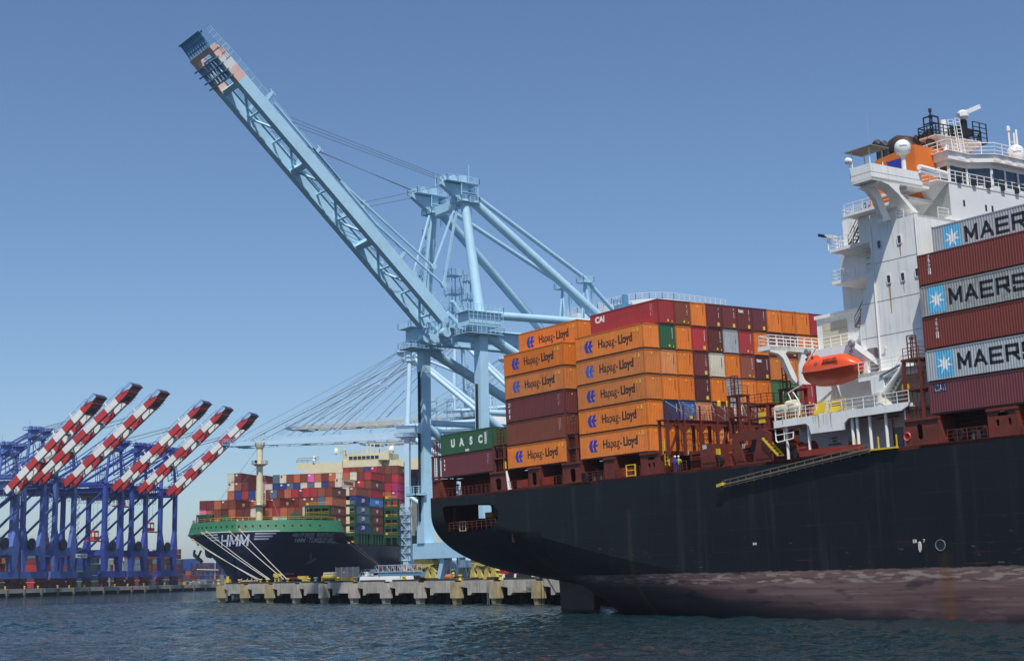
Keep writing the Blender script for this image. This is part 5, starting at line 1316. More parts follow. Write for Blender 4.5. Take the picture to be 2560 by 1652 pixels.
for (u, v, nm) in ((2018, 1108, 0),):
    q = sy(u, v, .8); t = thing('mooring_winch', 'red mooring winch under the boat deck beside the bulwark', 'winch', (q.x, .8, DZ), SHIP)
    mb = MB(); mb.tube((q.x - .7, .8, -1.5), (q.x + .7, .8, -1.5), .5, 14); mb.beam((q.x - .5, .9, -1.3), (q.x + .7, .9, -1.9), .6, .5); part(mb, 'drum', m_redw, t)
    mb = MB()
    for e in (-.75, .75): mb.lathe((q.x + e, .8, -1.5), [(.7, -.04), (.7, .04)], 16, (1, 0, 0)); mb.beam((q.x + e, .8, DZ), (q.x + e, .8, -1.5), .15, .5)
    part(mb, 'drum_flange', m_redw, t)
t = thing('hose_reel', 'black hose reel on the white wall base near the aft end of house', 'hose reel', (20.8, .6, DZ), SHIP)
mb = MB(); mb.lathe((21.2, .4, -1.75), [(.6, 0), (.6, .12), (.35, .12), (.35, .5), (.6, .5), (.6, .6)], 18, (0, 1, 0)); mb.lathe((21.2, .38, -1.75), [(.12, 0), (.12, .7)], 10, (0, 1, 0)); part(mb, 'reel', m_dark, t)
mb = MB(); mb.beam((20.8, .7, DZ), (21.2, .7, -1.75), .08); mb.beam((21.6, .7, DZ), (21.2, .7, -1.75), .08); part(mb, 'reel_stand', m_redw, t)
mb = MB(); mb.beam((22.6, -.2, -2.1), (30.2, -.2, -2.1), .7, .6); part(mb, 'bulwark_bar', m_redw, ship)
# gangway stowed along the side
gw = thing('gangway', 'long stowed accommodation ladder hanging along the black hull side', 'gangway', (20, -.6, -3.5), SHIP)
g0, g1 = sy(1806, 1212, -.9), sy(2172, 1122, -.9)
n_ = (g1 - g0).normalized()
mb = MB(); upv = Vector((0, 0, 1))
for dy in (.25, 0):
    mb.beam(g0 + Vector((0, dy, 0)), g1 + Vector((0, dy, 0)), .08, .16)
    mb.beam(g0 + Vector((0, dy, .42)), g1 + Vector((0, dy, .42)), .06)
mb.beam(g0 + Vector((0, .1, -.22)), g1 + Vector((0, .1, -.22)), .16, .1)
m_ = 34
for i in range(m_ + 1):
    c_ = g0.lerp(g1, i / m_); mb.beam(c_ + Vector((0, .25, 0)), c_, .18, .05)
    if i % 2 == 0:
        mb.beam(c_, c_ + Vector((0, 0, .42)), .045); mb.tube(c_ + Vector((0, 0, -.2)), c_ + Vector((0, 0, -.45)), .02, 4)
part(mb, 'stair_frame', mat('gangway_metal', '6e6658', .6, var=.25, rust=.6, dirt_amt=.4), gw)
mb = MB(); mb.beam(g0 + Vector((-.7, 0, -.05)), g0 + Vector((.2, 0, .1)), .4, .3, w2=.5); part(mb, 'end_platform', m_yel, gw)
mb = MB(); q = sy(2180, 1121, -.5); mb.box(q.x - 2.2, q.x + 3, -.8, -.42, DZ - .06, DZ + .1)
for e in (-1.9, .8, 2.9): mb.beam((q.x + e, -.5, DZ), (q.x + e, -.5, DZ + 1.2), .1)
part(mb, 'upper_platform', m_yel, gw)

# two seamen at the rail
def person(name, label, loc, hand, topc, legc, rotz, frame=SHIP, helmet=None):
    t = thing(name, label, 'person', loc, frame, rotz=rotz)
    b = MB()
    sk = mat('skin', 'b98565', .6)
    def ell(c_, rx, ry, rz, n=10, m=7): 
        rows_ = [[(c_[0] + rx * sin(pi * j / m) * cos(2 * pi * i / n), c_[1] + ry * sin(pi * j / m) * sin(2 * pi * i / n), c_[2] + rz * cos(pi * j / m)) for i in range(n)] for j in range(m + 1)]
        b.grid(rows_[::-1], closed=True)
    # one continuous tapered body: rings from feet to neck, legs as tapered limbs joined at the hip
    b.mat(1)
    for s_ in (-1, 1):
        b.tube((.03 * s_, .1 * s_, .04), (.02 * s_, .1 * s_, .48), .06, 8, .075); b.tube((.02 * s_, .1 * s_, .48), (0, .085 * s_, .92), .078, 8, .105)
        b.box(.03 * s_ - .1, .03 * s_ + .17, .1 * s_ - .05, .1 * s_ + .05, 0, .09)
    b.mat(0).lathe((0, 0, .86), [(.13, 0), (.16, .08), (.15, .25), (.19, .48), (.17, .58), (.07, .64)], 12, sq=(.72, 1.12))
    for s_ in (-1, 1):
        e = Vector((.12 * hand, .27 * s_, 1.12)); h = Vector((.33 * hand, .2 * s_, 1.1))
        b.mat(0).tube((0, .2 * s_, 1.4), e, .055, 8, .045); b.tube(e, h, .045, 8, .035)
        b.mat(2); 
        for k in range(4): b.tube(h + Vector((0, (k - 1.5) * .02, 0)), h + Vector((.09 - abs(k - 1.5) * .01, (k - 1.5) * .022, -.02)), .011, 5, .008)
        b.tube(h, h + Vector((.04, -.04 * s_, .02)), .013, 5, .009)
    b.mat(2).tube((0, 0, 1.46), (0, 0, 1.56), .055, 8); ell((.01, 0, 1.64), .095, .078, .125); b.tube((.1, 0, 1.63), (.125, 0, 1.61), .018, 5)
    part(b, 'body', [mat('shirt_' + topc, topc, .8), mat('trousers_' + legc, legc, .8), sk], t, org=Vector((0, 0, 0)))
    if helmet:
        h = MB(); h.lathe((.0, 0, 1.68), [(.13, 0), (.115, .04), (.1, .09), (.06, .13), (.01, .145)], 12); part(h, 'hard_hat', m_whitec, t, org=Vector((0, 0, 0)))
    return t
q = sy(1688, 1150, .6); person('person', 'person in blue overalls and white hard hat standing at the deck rail', (q.x, .6, DZ), .8, '2a3c9c', '27368a', -1.4, helmet=True)
q = sy(1693, 1155, .9); person('person', 'person in a lime vest standing behind the one in blue', (q.x + .25, .9, DZ), .6, 'c3d65a', '3a3d44', -.6, helmet=True)
# ------------------------------------------------------------------ ship-to-shore gantry cranes, one builder
def frame_at(o, ydir):
    y = Vector(ydir).normalized(); z = Vector((0, 0, 1)); x = y.cross(z)
    return Matrix(((x.x, y.x, 0, o[0]), (x.y, y.y, 0, o[1]), (0, 0, 1, o[2]), (0, 0, 0, 1)))
def sts(name, label, F, p, group=None):
    """p: hx half leg spacing, G gauge, zg girder underside, za apex, L boom, el elevation, hy hinge y, gx half girder spacing, m* materials, det detail level"""
    g = dict(hx=9.4, G=30., zg=42., za=69., L=63., el=40.5, hy=3.5, gx=3.5, det=2, back=15., bands=None, lw=1.9, sill=(3.9, 6.7), bog=m_bogy, m=m_blue, md=m_blued, mg=None, rope=m_cable, mh=True, apx=5., ropes=True, hz=0, bd=2.0)
    g.update(p); P = type('P', (), g); det = P.det
    t = thing(name, label, 'crane', (0, 0, 0), F, group)
    ORG[t.name] = Vector((0, 0, 0))
    def pt(mb, nm, m): return part(mb, nm, m, t)
    gm = P.mg or P.m
    zt = P.zg + 2.6; hx, G, gx = P.hx, P.G, P.gx
    n = 12 if det > 1 else 8
    # bogies
    for sy_ in (0, -G):
        for sx_ in (-hx, hx):
            mb = MB()
            for e in (-2.1, 2.1):
                mb.add([(sx_ + e - 1.9, sy_ - .35, 1.5), (sx_ + e + 1.9, sy_ - .35, 1.5), (sx_ + e + .5, sy_ - .5, 2.6), (sx_ + e - .5, sy_ - .5, 2.6), (sx_ + e - 1.9, sy_ + .35, 1.5), (sx_ + e + 1.9, sy_ + .35, 1.5), (sx_ + e + .5, sy_ + .5, 2.6), (sx_ + e - .5, sy_ + .5, 2.6)], [(0, 1, 2, 3), (7, 6, 5, 4), (0, 4, 5, 1), (1, 5, 6, 2), (2, 6, 7, 3), (3, 7, 4, 0)])
                for e2 in (-1.0, 1.0): mb.add([(sx_ + e + e2 - .85, sy_ - .45, .45), (sx_ + e + e2 + .85, sy_ - .45, .45), (sx_ + e + e2 + .5, sy_ - .45, 1.55), (sx_ + e + e2 - .5, sy_ - .45, 1.55), (sx_ + e + e2 - .85, sy_ + .45, .45), (sx_ + e + e2 + .85, sy_ + .45, .45), (sx_ + e + e2 + .5, sy_ + .45, 1.55), (sx_ + e + e2 - .5, sy_ + .45, 1.55)], [(0, 1, 2, 3), (7, 6, 5, 4), (0, 4, 5, 1), (1, 5, 6, 2), (2, 6, 7, 3), (3, 7, 4, 0)])
            mb.add([(sx_ - 3.6, sy_ - .6, 2.9), (sx_ + 3.6, sy_ - .6, 2.9), (sx_ + 2.9, sy_ - .6, P.sill[0]), (sx_ - 2.9, sy_ - .6, P.sill[0]), (sx_ - 3.6, sy_ + .6, 2.9), (sx_ + 3.6, sy_ + .6, 2.9), (sx_ + 2.9, sy_ + .6, P.sill[0]), (sx_ - 2.9, sy_ + .6, P.sill[0]), (sx_, sy_ - .6, 2.2), (sx_, sy_ + .6, 2.2)],
                   [(0, 8, 1, 2, 3), (7, 6, 5, 9, 4), (1, 5, 6, 2), (3, 7, 4, 0), (0, 4, 9, 8), (8, 9, 5, 1), (2, 6, 7, 3)])
            for e in (-2.1, 2.1): mb.tube((sx_ + e, sy_ - .62, 2.4), (sx_ + e, sy_ + .62, 2.4), .3, 8)
            b = pt(mb, 'bogie', P.bog)
            mb = MB()
            for e in (-3.55, -2.65, -1.55, -.65, .65, 1.55, 2.65, 3.55): mb.tube((sx_ + e, sy_ - .2, .4), (sx_ + e, sy_ + .2, .4), .38, 12)
            o = mb.build('wheels', m_dark, b, Vector((0, 0, 0)))
        # sill
        mb = MB(); mb.beam((-hx - 3.0, sy_, (P.sill[0] + P.sill[1]) / 2), (hx + 3.0, sy_, (P.sill[0] + P.sill[1]) / 2), 1.9, P.sill[1] - P.sill[0])
        pt(mb, 'sill_beam', P.m)
    # legs: splayed foot, slim shaft
    zk = P.sill[1] + 12.5
    for sy_ in (0, -G):
        for sx_ in (-1, 1):
            x = sx_ * hx; mb = MB(); top = zt if sy_ == 0 else zt - .2
            if det > 1:
                mb.beam((x, sy_, P.sill[1]), (x, sy_, zk), 2.4, 2.3, up=(0, 1, 0), w2=P.lw, h2=1.7); mb.beam((x, sy_, zk), (x, sy_, top), P.lw, 1.7, up=(0, 1, 0))
            else:
                mb.beam((x - sx_ * .6, sy_, P.sill[1]), (x - sx_ * .9, sy_, P.sill[1] + 9.5), 1.6, 1.8, up=(0, 1, 0), w2=4.6, h2=2); mb.beam((x - sx_ * .9, sy_, P.sill[1] + 9.5), (x, sy_, zk + 5), 4.6, 2, up=(0, 1, 0), w2=1.9, h2=1.6); mb.beam((x, sy_, zk + 5), (x, sy_, top), 1.9, 1.6, up=(0, 1, 0))
            pt(mb, 'leg', P.m)
    # portal beams / ties / diagonals
    zp = P.sill[1] + 11
    if det < 2:
        for sy_ in (0, -G):
            mb = MB(); mb.beam((-hx, sy_, zp - 3), (hx, sy_, zp - 3), 1.6, 3.4); pt(mb, 'portal_beam', P.m)
    for sx_ in (-1, 1):
        x = sx_ * hx
        mb = MB(); mb.tube((x, 0, zp + 11), (x, -G, zp + 11), .55, n) if det > 1 else mb.beam((x, 0, zp - 3), (x, -G, zp - 3), 1.5, 2.4); pt(mb, 'side_tie', P.m)
        mb = MB(); mb.tube((x, -1, P.zg + .5), (x, -G + 1, zp + (11.5 if det > 1 else 0)), .9 if det > 1 else .55, n)
        pt(mb, 'diagonal_brace', P.m)
        mb = MB(); mb.tube((x, -1, zt + 1.4), (x, -G, zt + 2.2), .75 if det > 1 else .5, n); pt(mb, 'upper_side_tie', P.m)
        if det > 1:
            mb = MB(); mb.tube((x, -.8, zp + 10.2), (x, -G + 1, P.sill[1] + 2), .8, n); pt(mb, 'lower_diagonal', P.m)
    for sy_ in (0, -G):
        mb = MB(); mb.beam((-hx, sy_, zt + .3), (hx, sy_, zt + .3), 1.8, 2.0); pt(mb, 'cross_beam', P.m)
    # trolley girders
    for sx_ in (-1, 1):
        mb = MB(); mb.beam((sx_ * gx, P.hy - .4, P.zg + 1.1), (sx_ * gx, -G - P.back, P.zg + 1.1), 1.0, 2.2)
        mb.beam((sx_ * (gx - .7), P.hy - .4, P.zg + .25), (sx_ * (gx - .7), -G - P.back, P.zg + .25), .5, .25)
        pt(mb, 'girder', gm)
        mb = MB(); mb.box(min(sx_ * (gx + .5), sx_ * (gx + 1.5)), max(sx_ * (gx + .5), sx_ * (gx + 1.5)), -G - P.back, P.hy - .5, P.zg + 2.05, P.zg + 2.12)
        mb.rail([(sx_ * (gx + 1.5), P.hy - .5, P.zg + 2.1), (sx_ * (gx + 1.5), -G - P.back, P.zg + 2.1)], 1.1, 1.6 if det > 1 else 3, .028 if det > 1 else .05, bars=3 if det > 1 else 2)
        pt(mb, 'girder_walkway', P.m)
    if det > 1:
        mb = MB()
        for k in range(18): y = -8 - k * 1.7; mb.path([(-gx - 1, y, P.zg - .2), (-gx - 1, y - .6, P.zg - 1.6), (-gx - 1, y - 1.2, P.zg - 1.8), (-gx - 1, y - 1.9, P.zg - 1.5), (-gx - 1, y - 2.5, P.zg - .2)], .04, 4)
        pt(mb, 'festoon_cables', m_grey)
    # boom
    e = radians(P.el); D = Vector((0, cos(e), sin(e))); Nn = Vector((0, -sin(e), cos(e))); H = Vector((0, P.hy, P.hz or P.zg + 1.3))
    bd = P.bd
    bands = P.bands or [(0, P.L, P.m)]
    def bp(s_, x, h=0): return H + D * s_ + Nn * h + Vector((x, 0, 0))
    for sx_ in (-1, 1):
        for s0, s1, bm_ in bands:
            mb = MB()
            tip = s1 >= P.L - .01
            if tip: mb.beam(bp(s0, sx_ * gx, 0), bp(s0 + (s1 - s0) * .45, sx_ * gx, 0), 1.0, bd, up=Nn); mb.beam(bp(s0 + (s1 - s0) * .45, sx_ * gx, 0), bp(s1, sx_ * gx, -.35), 1.0, bd, up=Nn, w2=.9, h2=1.3)
            else: mb.beam(bp(s0, sx_ * gx, 0), bp(s1, sx_ * gx, 0), 1.0, bd, up=Nn)
            mb.beam(bp(s0, sx_ * (gx - .75), -bd / 2 + .15), bp(s1, sx_ * (gx - .75), -bd / 2 + .15), .5, .22, up=Nn)
            pt(mb, 'boom_girder', bm_)
    mb = MB(); ks = 10 if det > 1 else 9
    for k in range(ks + 1):
        s_ = 1.5 + (P.L - 3) * k / ks
        if k in (3, 6, 9): mb.beam(bp(s_, -gx, .1), bp(s_, gx, .1), 1.0, 1.6, up=Nn)
        else: mb.tube(bp(s_, -gx, .5), bp(s_, gx, .5), .22, 6)
        if k < ks:
            s2 = 1.5 + (P.L - 3) * (k + 1) / ks; sg = 1 if k % 2 else -1
            mb.tube(bp(s_, -gx * sg, .3), bp(s2, gx * sg, .3), .26, 6)
    pt(mb, 'boom_bracing', P.m if det > 1 else P.mbr)
    mb = MB()
    for sx_ in (-1, 1):
        xo = sx_ * (gx - .35)
        mb.beam(bp(1, xo, bd / 2 + .3), bp(P.L - 1, xo, bd / 2 + .3), .7, .06, up=Nn)
        mb.rail([bp(1, xo + sx_ * .3, bd / 2 + .33), bp(P.L - 1, xo + sx_ * .3, bd / 2 + .33)], 1.1, 1.8 if det > 1 else 3.5, .028 if det > 1 else .05, up=Nn, bars=3 if det > 1 else 1)
        mb.tube(bp(2, xo + sx_ * .6, bd / 2 + .12), bp(P.L - 3, xo + sx_ * .6, bd / 2 + .12), .1, 5)
    pt(mb, 'boom_walkway', P.m)
    mb = MB()
    for s_ in (P.L * .22, P.L * .4, P.L * .6, P.L * .8):
        for sx_ in (-1, 1):
            a = bp(s_, sx_ * gx, bd / 2); mb.beam(a, a + Nn * 2.2 + D * .3, .28, .5); mb.beam(a + Nn * 2.1 - D * .5, a + Nn * 2.1 + D * .9, .2)
    pt(mb, 'stay_cradle', P.m if det > 1 else (P.mcr))
    # boom tip
    mb = MB(); tl = P.L
    mb.beam(bp(tl - .2, -gx - .6, -.3), bp(tl - .2, gx + .6, -.3), .9, 1.3, up=Nn); tm = bands[-1][2]; pt(mb, 'boom_tip_beam', tm)
    mb = MB()
    for k in range(9): x = -gx - .4 + (2 * gx + .8) * k / 8; mb.beam(bp(tl, x, -.5), bp(tl + 3.2, x, -.2), .12, .5)
    for s_ in (1, 2, 3.2): mb.beam(bp(tl + s_, -gx - .5, -.45), bp(tl + s_, gx + .5, -.45), .14, .2)
    mb.beam(bp(tl + 3.2, -gx - .6, 0), bp(tl + 3.2, gx + .6, 0), .3, 1.3, up=Nn)
    mb.beam(bp(tl - 5.5, -gx + .4, -.7), bp(tl - 2, -gx + .4, -.7), .1, .8); 
    for k in range(6): x = -gx + .6 + (2 * gx - 1.2) * k / 5; mb.beam(bp(tl - 5.5, x, -1.1), bp(tl - 1.8, x, -1.1), .3, .35)
    for s_ in (5.5, 4.3, 3.0, 1.8): mb.beam(bp(tl - s_, -gx - 1.4, -1.3), bp(tl - s_, gx + 1.2, -1.3), .2, .2)
    pt(mb, 'tip_frame', P.md if det > 1 else P.mtip)
    mb = MB(); mb.rail([bp(tl - 2, gx + 1, .4), bp(tl + 3, gx + .8, .4), bp(tl + 3, -gx - .8, .4), bp(tl - 2, -gx - 1, .4)], 1.2, 1.0, .03 if det > 1 else .05, up=Nn)
    pt(mb, 'tip_railing', P.m)
    # apex and A-frame
    za, ax = P.za, P.apx
    for sx_ in (-1, 1):
        A = Vector((sx_ * ax, .3, za))
        mb = MB(); mb.tube((sx_ * hx, 0, zt + 1), A, 1.0 if det > 1 else .75, n, .8 if det > 1 else .6); pt(mb, 'mast_leg', P.m)
        mb = MB(); mb.tube(A + Vector((0, -1, -.6)), (sx_ * hx, -G, zt + 1.5), .85 if det > 1 else .6, n); pt(mb, 'rear_strut', P.m)
        # rear stay through its trestle
        tr_ = Vector((sx_ * gx, -G + 1.5, zt + 12 + (za - 69) * .35)) if det > 1 else None
        E_ = Vector((sx_ * gx, -G - P.back + 2, zt))
        mb = MB()
        if tr_: mb.tube(A + Vector((0, -1.3, .5)), tr_, .42, n); mb.tube(tr_, E_, .42, n)
        else: mb.tube(A + Vector((0, -1.3, .3)), E_, .3, 6)
        pt(mb, 'rear_stay', P.m)
        if tr_:
            mb = MB(); q = tr_
            mb.tube((q.x - .9 * sx_, q.y, zt), q, .2, 6); mb.tube((q.x + 1.6 * sx_, q.y - .8, zt), q, .26, 6); mb.tube((q.x - .2, q.y + 1.5, zt), q + Vector((0, 0, -.3)), .2, 6)
            for z in (.35, .7): mb.beam(Vector((q.x - .9 * sx_, q.y, zt)).lerp(q, z), Vector((q.x + 1.6 * sx_, q.y - .8, zt)).lerp(q, z), .14)
            mb.box(q.x - 1.1, q.x + 1.1, q.y - 1.4, q.y + 1.2, q.z - 1.0, q.z - .85)
            mb.rail([(q.x - 1.1, q.y + 1.2, q.z - .85), (q.x + 1.1, q.y + 1.2, q.z - .85), (q.x + 1.1, q.y - 1.4, q.z - .85), (q.x - 1.1, q.y - 1.4, q.z - .85)], 1.1, 1, .035, closed=True)
            mb.ladder((q.x, q.y - 1.7, zt + 2), (q.x, q.y - 1.7, q.z), .6); mb.ladder((q.x + .5, q.y - 2.3, zt + 2), (q.x + .5, q.y - 2.3, q.z + .2), .7)
            pt(mb, 'stay_trestle', P.m)
        # head
        mb = MB()
        mb.beam(A + Vector((0, .4, -2.2)), A + Vector((0, .2, 1.6)), 2.0, 1.5, up=(0, 1, 0))
        mb.add([A + Vector((-.7, .5, -1.9)), A + Vector((.7, .5, -1.9)), A + Vector((.5, 5, .9)), A + Vector((-.5, 5, .9)), A + Vector((-.7, .5, 1.3)), A + Vector((.7, .5, 1.3)), A + Vector((.5, 5, 1.4)), A + Vector((-.5, 5, 1.4))], [(0, 3, 2, 1), (4, 5, 6, 7), (0, 1, 5, 4), (1, 2, 6, 5), (2, 3, 7, 6), (3, 0, 4, 7)])
        pt(mb, 'apex_head', P.m)
        mb = MB(); r_ = .035 if det > 1 else .07
        for z, yy in ((1.5, 4.6), (-1.9, 1.6)):
            w_ = 1.7; mb.box(A.x - w_, A.x + w_, A.y - 2.4, A.y + yy, A.z + z, A.z + z + .08)
            mb.rail([(A.x - w_, A.y + yy, A.z + z), (A.x + w_, A.y + yy, A.z + z), (A.x + w_, A.y - 2.4, A.z + z), (A.x - w_, A.y - 2.4, A.z + z)], 1.15, 1.1 if det > 1 else 2.4, r_, closed=True, bars=3 if det > 1 else 1)
        if det > 1:
            for q_ in ((-1.5, -2.2), (1.5, -2.2), (-1.5, 1.4), (1.5, 1.4)): mb.beam(A + Vector((q_[0], q_[1], -1.9)), A + Vector((q_[0], q_[1], 1.5)), .14)
            mb.box(A.x - 1.5, A.x + 1.5, A.y - 2.2, A.y + 1.4, A.z - .25, A.z - .18)
            mb.ladder(A + Vector((0, -2.3, -1.9)), A + Vector((0, -2.3, 1.5)), .6); mb.ladder(A + Vector((1.0, -2.3, -3.5)), A + Vector((1.0, -2.3, 2.5)), .6)
        pt(mb, 'apex_platform', P.m)
        mb = MB(); mb.lathe(A + Vector((-.3, 4.2, 1.9)), [(.7, 0), (.7, .6)], 14, (1, 0, 0)); mb.lathe(A + Vector((-.3, 2.2, 2.3)), [(.7, 0), (.7, .6)], 14, (1, 0, 0)); mb.box(A.x - .5, A.x + .5, A.y - .5, A.y + .6, A.z + 1.6, A.z + 3.2); pt(mb, 'sheaves', P.m)
    mb = MB(); mb.beam((-ax, .3, za - 1.6), (ax, .3, za - 1.6), 1.3, 1.6); mb.tube((ax, -.2, za + 1.5), (ax, -.2, za + 6), .05, 4)
    if det > 1: mb.tube((-ax, -1, za + 1.5), (-ax, -1, za + 5.5), .06, 4)
    pt(mb, 'apex_cross_beam', P.m)
    # forestays
    for sx_ in (-1, 1):
        A = Vector((sx_ * ax * .9, 1.0, za - .6)); mb = MB()
        if P.el < 5:
            for s_ in (P.L * .47, P.L * .88):
                for dx in (-.3, .3):
                    q = bp(s_, sx_ * gx + dx, bd / 2); mb.tube(A + Vector((dx, 0, 0)), q, .17, 6)
                    for f in (.33, .62): c_ = A.lerp(q, f); mb.beam(c_ + Vector((dx - .15, .5, 0)), c_ + Vector((dx + .15, -.5, 0)), .35)
        else:
            for jn, (f1, off, s_) in enumerate(((.40, 5.4, P.L * .50), (.22, 4.6, P.L * .34))):
                s_j = P.L * (.13, .07)[jn]; J = bp(s_j, sx_ * (gx - .2), off)
                mb.beam(A + Vector((0, 0, -.5 * jn)), J, .42, .3) if det > 1 else mb.tube(A, J, .22, 5)
                q = bp(s_, sx_ * (gx + .2), bd / 2 + .8); mb.beam(J, q, .42, .3) if det > 1 else mb.tube(J, q, .22, 5)
                if det > 1: mb.beam(q, bp(s_ + P.L * .28, sx_ * (gx + .2), bd / 2 + .85), .34, .26); mb.lathe(J + Vector((-.35, 0, 0)), [(.5, 0), (.5, .7)], 10, (1, 0, 0))
        pt(mb, 'forestay', P.m)
    if P.ropes:
        mb = MB(); rr_ = .045 if det > 1 else .09
        for sx_ in (-1, 1):
            for k in range(3 if det > 1 else 2):
                a = Vector((sx_ * (ax - .6 + .5 * k), 4.6, za + 1.9 + .15 * k)); b = bp(P.L * (.70 + .012 * k), sx_ * (gx - .5 + .5 * k), bd / 2 + 1.2)
                mb.tube(a, b, rr_, 5)
            if det > 1 and P.el > 5:
                a = Vector((sx_ * ax, 4.8, za + .8)); mb.tube(a, bp(P.L * .42, sx_ * gx, bd / 2 + .6), .05, 5)
        if P.el < 5 and det > 1:
            for sx_ in (-1, 1): mb.tube((sx_ * ax, 4.4, za + 1.7), bp(P.L * .97, sx_ * gx, 1.6), .06, 5); mb.tube((sx_ * ax, 4.4, za + 1.7), bp(P.L * .6, sx_ * gx, 1.6), .06, 5)
        pt(mb, 'hoist_rope', P.rope)
    # machinery house
    if P.mh:
        if det > 1 and P.mh == 2:
            mb = MB(); MH = [(-9.4, -60), (-9.4, -46), (-8.8, -43.5), (-7.4, -41.4), (-5.2, -39.8), (-2.4, -38.8), (.6, -38.5), (3.6, -38.8), (6.4, -39.6), (6.4, -60)]; mb.plate(MH, lambda a, b, d: (a, b, zt + 1.2 + d), 7.4)
            pt(mb, 'machinery_house', m_whitec)
            mb = MB(); mb.box(6.6, 11.5, -34.5, -42, zt + 1, zt + 7.4); pt(mb, 'electrical_house', m_whitec)
            mb = MB(); mb.rail([(a, b, zt + 8.6) for a, b in MH], 1.2, 1.4, .04); mb.rail([(6.8, -42, zt + 7.4), (6.8, -34.7, zt + 7.4), (11.3, -34.7, zt + 7.4)], 1.2, 1.3, .04); pt(mb, 'house_railing', m_whitec)
            mb = MB(); mb.box(-9.6, -6.6, -33, -37.5, zt + 2.6, zt + 6.5); mb.box(-8.6, -7.8, -34, -35, zt + 6.5, zt + 8.5); mb.rail([(-9.6, -33, zt + 6.5), (-6.6, -33, zt + 6.5), (-6.6, -37.5, zt + 6.5)], 1.1, .9, .04); pt(mb, 'trolley_machinery', P.md)
        else:
            mb = MB(); mb.box(-gx - 2.6, gx + 2.6, -G - P.back + 1, -G + 3, zt + .8, zt + 5.2); pt(mb, 'machinery_house', m_whitec if det > 1 else mat('machinery_house', 'c4c8c8', .6, dirt_amt=.3))
    # access: stair tower at a leg, cab
    if det > 1:
        mb = MB()
        x = hx
        for k in range(12):
            z0 = P.sill[1] + 1 + k * 3.2
            if z0 > zt - 3: break
            a, b = ((x + 1.6, -2.2), (x + 1.6, -5.4)) if k % 2 else ((x + 1.6, -5.4), (x + 1.6, -2.2))
        for (zb, xs, ys) in ((zt + 2.6, hx - 4.5, -3.5), (zt + 2.6, hx - 1.5, -9)):
            for dx in (0, 2.2):
                for dy in (0, 2.2): mb.beam((xs + dx, ys - dy, zb - 2), (xs + dx, ys - dy, zb + 9), .16)
            for z in (2, 5.5, 9):
                mb.box(xs - .2, xs + 2.4, ys - 2.4, ys + .2, zb + z - .06, zb + z); mb.rail([(xs - .2, ys + .2, zb + z), (xs + 2.4, ys + .2, zb + z), (xs + 2.4, ys - 2.4, zb + z), (xs - .2, ys - 2.4, zb + z)], 1.1, 1, .03, closed=True)
            mb.ladder((xs + 1, ys + .1, zb - 2), (xs + 1, ys + .1, zb + 9.5), .5)
        pt(mb, 'ladder_tower', P.m)
        mb = MB()
        for sx_ in (-1, 1):
            x = sx_ * hx; mb = MB()
            mb.box(x - 2.3, x + 2.3, -3.4, 4.2, zt + 1.4, zt + 1.5); mb.rail([(x - 2.3, 4.2, zt + 1.5), (x + 2.3, 4.2, zt + 1.5), (x + 2.3, -3.4, zt + 1.5), (x - 2.3, -3.4, zt + 1.5)], 1.15, .9, .035, closed=True)
            mb.box(x - 2.3, x + 2.3, -3.4, 4.2, zt - 2.4, zt - 2.3); mb.rail([(x - 2.3, 4.2, zt - 2.3), (x + 2.3, 4.2, zt - 2.3), (x + 2.3, -3.4, zt - 2.3), (x - 2.3, -3.4, zt - 2.3)], 1.15, .9, .035, closed=True); pt(mb, 'leg_platform', P.m)
        mb = MB()
        for k in range(9):
            y = -3.2 + k * .9; mb.beam((-hx - 2.35, y, zt - 1.2), (-hx - 2.35, y, zt + 1.4), .07)
        for z in (-1.0, -.4, .2, .8): mb.beam((-hx - 2.35, -3.3, zt + z), (-hx - 2.35, 4.1, zt + z), .06)
        pt(mb, 'screen_panel', P.m)
        mb = MB(); mb.box(-hx - 1.7, -hx + 1.7, -3.2, 3.6, zt - .9, zt + 1.39); pt(mb, 'leg_head', P.m)
        mb = MB(); mb.box(hx - 1.5, hx + 1.5, -2.5, 3., zt - .9, zt + 1.39); pt(mb, 'leg_head', P.m)
        mb = MB()                                      # hinge clutter
        for sx_ in (-1, 1):
            x = sx_ * gx
            mb.lathe((x - .8, P.hy, P.zg + 1.3), [(.9, 0), (.9, 1.6)], 14, (1, 0, 0)); mb.beam((x, P.hy - 3.5, zt + .2), (x, P.hy - .5, zt + 2.4), .6, .6); mb.beam((x, P.hy - 3.4, zt + 2.6), (x, P.hy - 1.6, zt + 4.6), .9, .5); mb.box(x - .9, x + .9, P.hy - 6, P.hy - 4, zt, zt + 1.8)
        mb.rail([(-gx - 1.5, P.hy + .4, zt), (gx + 1.5, P.hy + .4, zt)], 1.1, 1, .035); mb.rail([(-gx - 1.5, P.hy - 6, zt), (gx + 1.5, P.hy - 6, zt)], 1.1, 1, .035)
        pt(mb, 'hinge_machinery', P.m)
        mb = MB(); mb.beam((hx * 1.0, 1.1, P.sill[1] + 22), (hx, 1.1, zt - 6.5), .35, .3); mb.beam((hx, 1.2, P.sill[1] + 4), (hx, 1.2, P.sill[1] + 20), .35, .3)
        mb.beam((-hx - .1, 1.15, P.sill[1] + 8), (-hx - .1, 1.15, zt - 11), .35, .3); pt(mb, 'cable_guide', m_dark)
        mb = MB(); mb.box(hx - 1.6, hx + 1.6, .9, 3.1, P.sill[1] + 8.5, P.sill[1] + 8.6); mb.rail([(hx - 1.6, .9, P.sill[1] + 8.6), (hx - 1.6, 3.1, P.sill[1] + 8.6), (hx + 1.6, 3.1, P.sill[1] + 8.6)], 1.6, .7, .05, bars=4)
        mb.box(hx - 1.6, hx + 1.6, .9, 3.1, P.sill[1] + 8.5, P.sill[1] + 9.0)
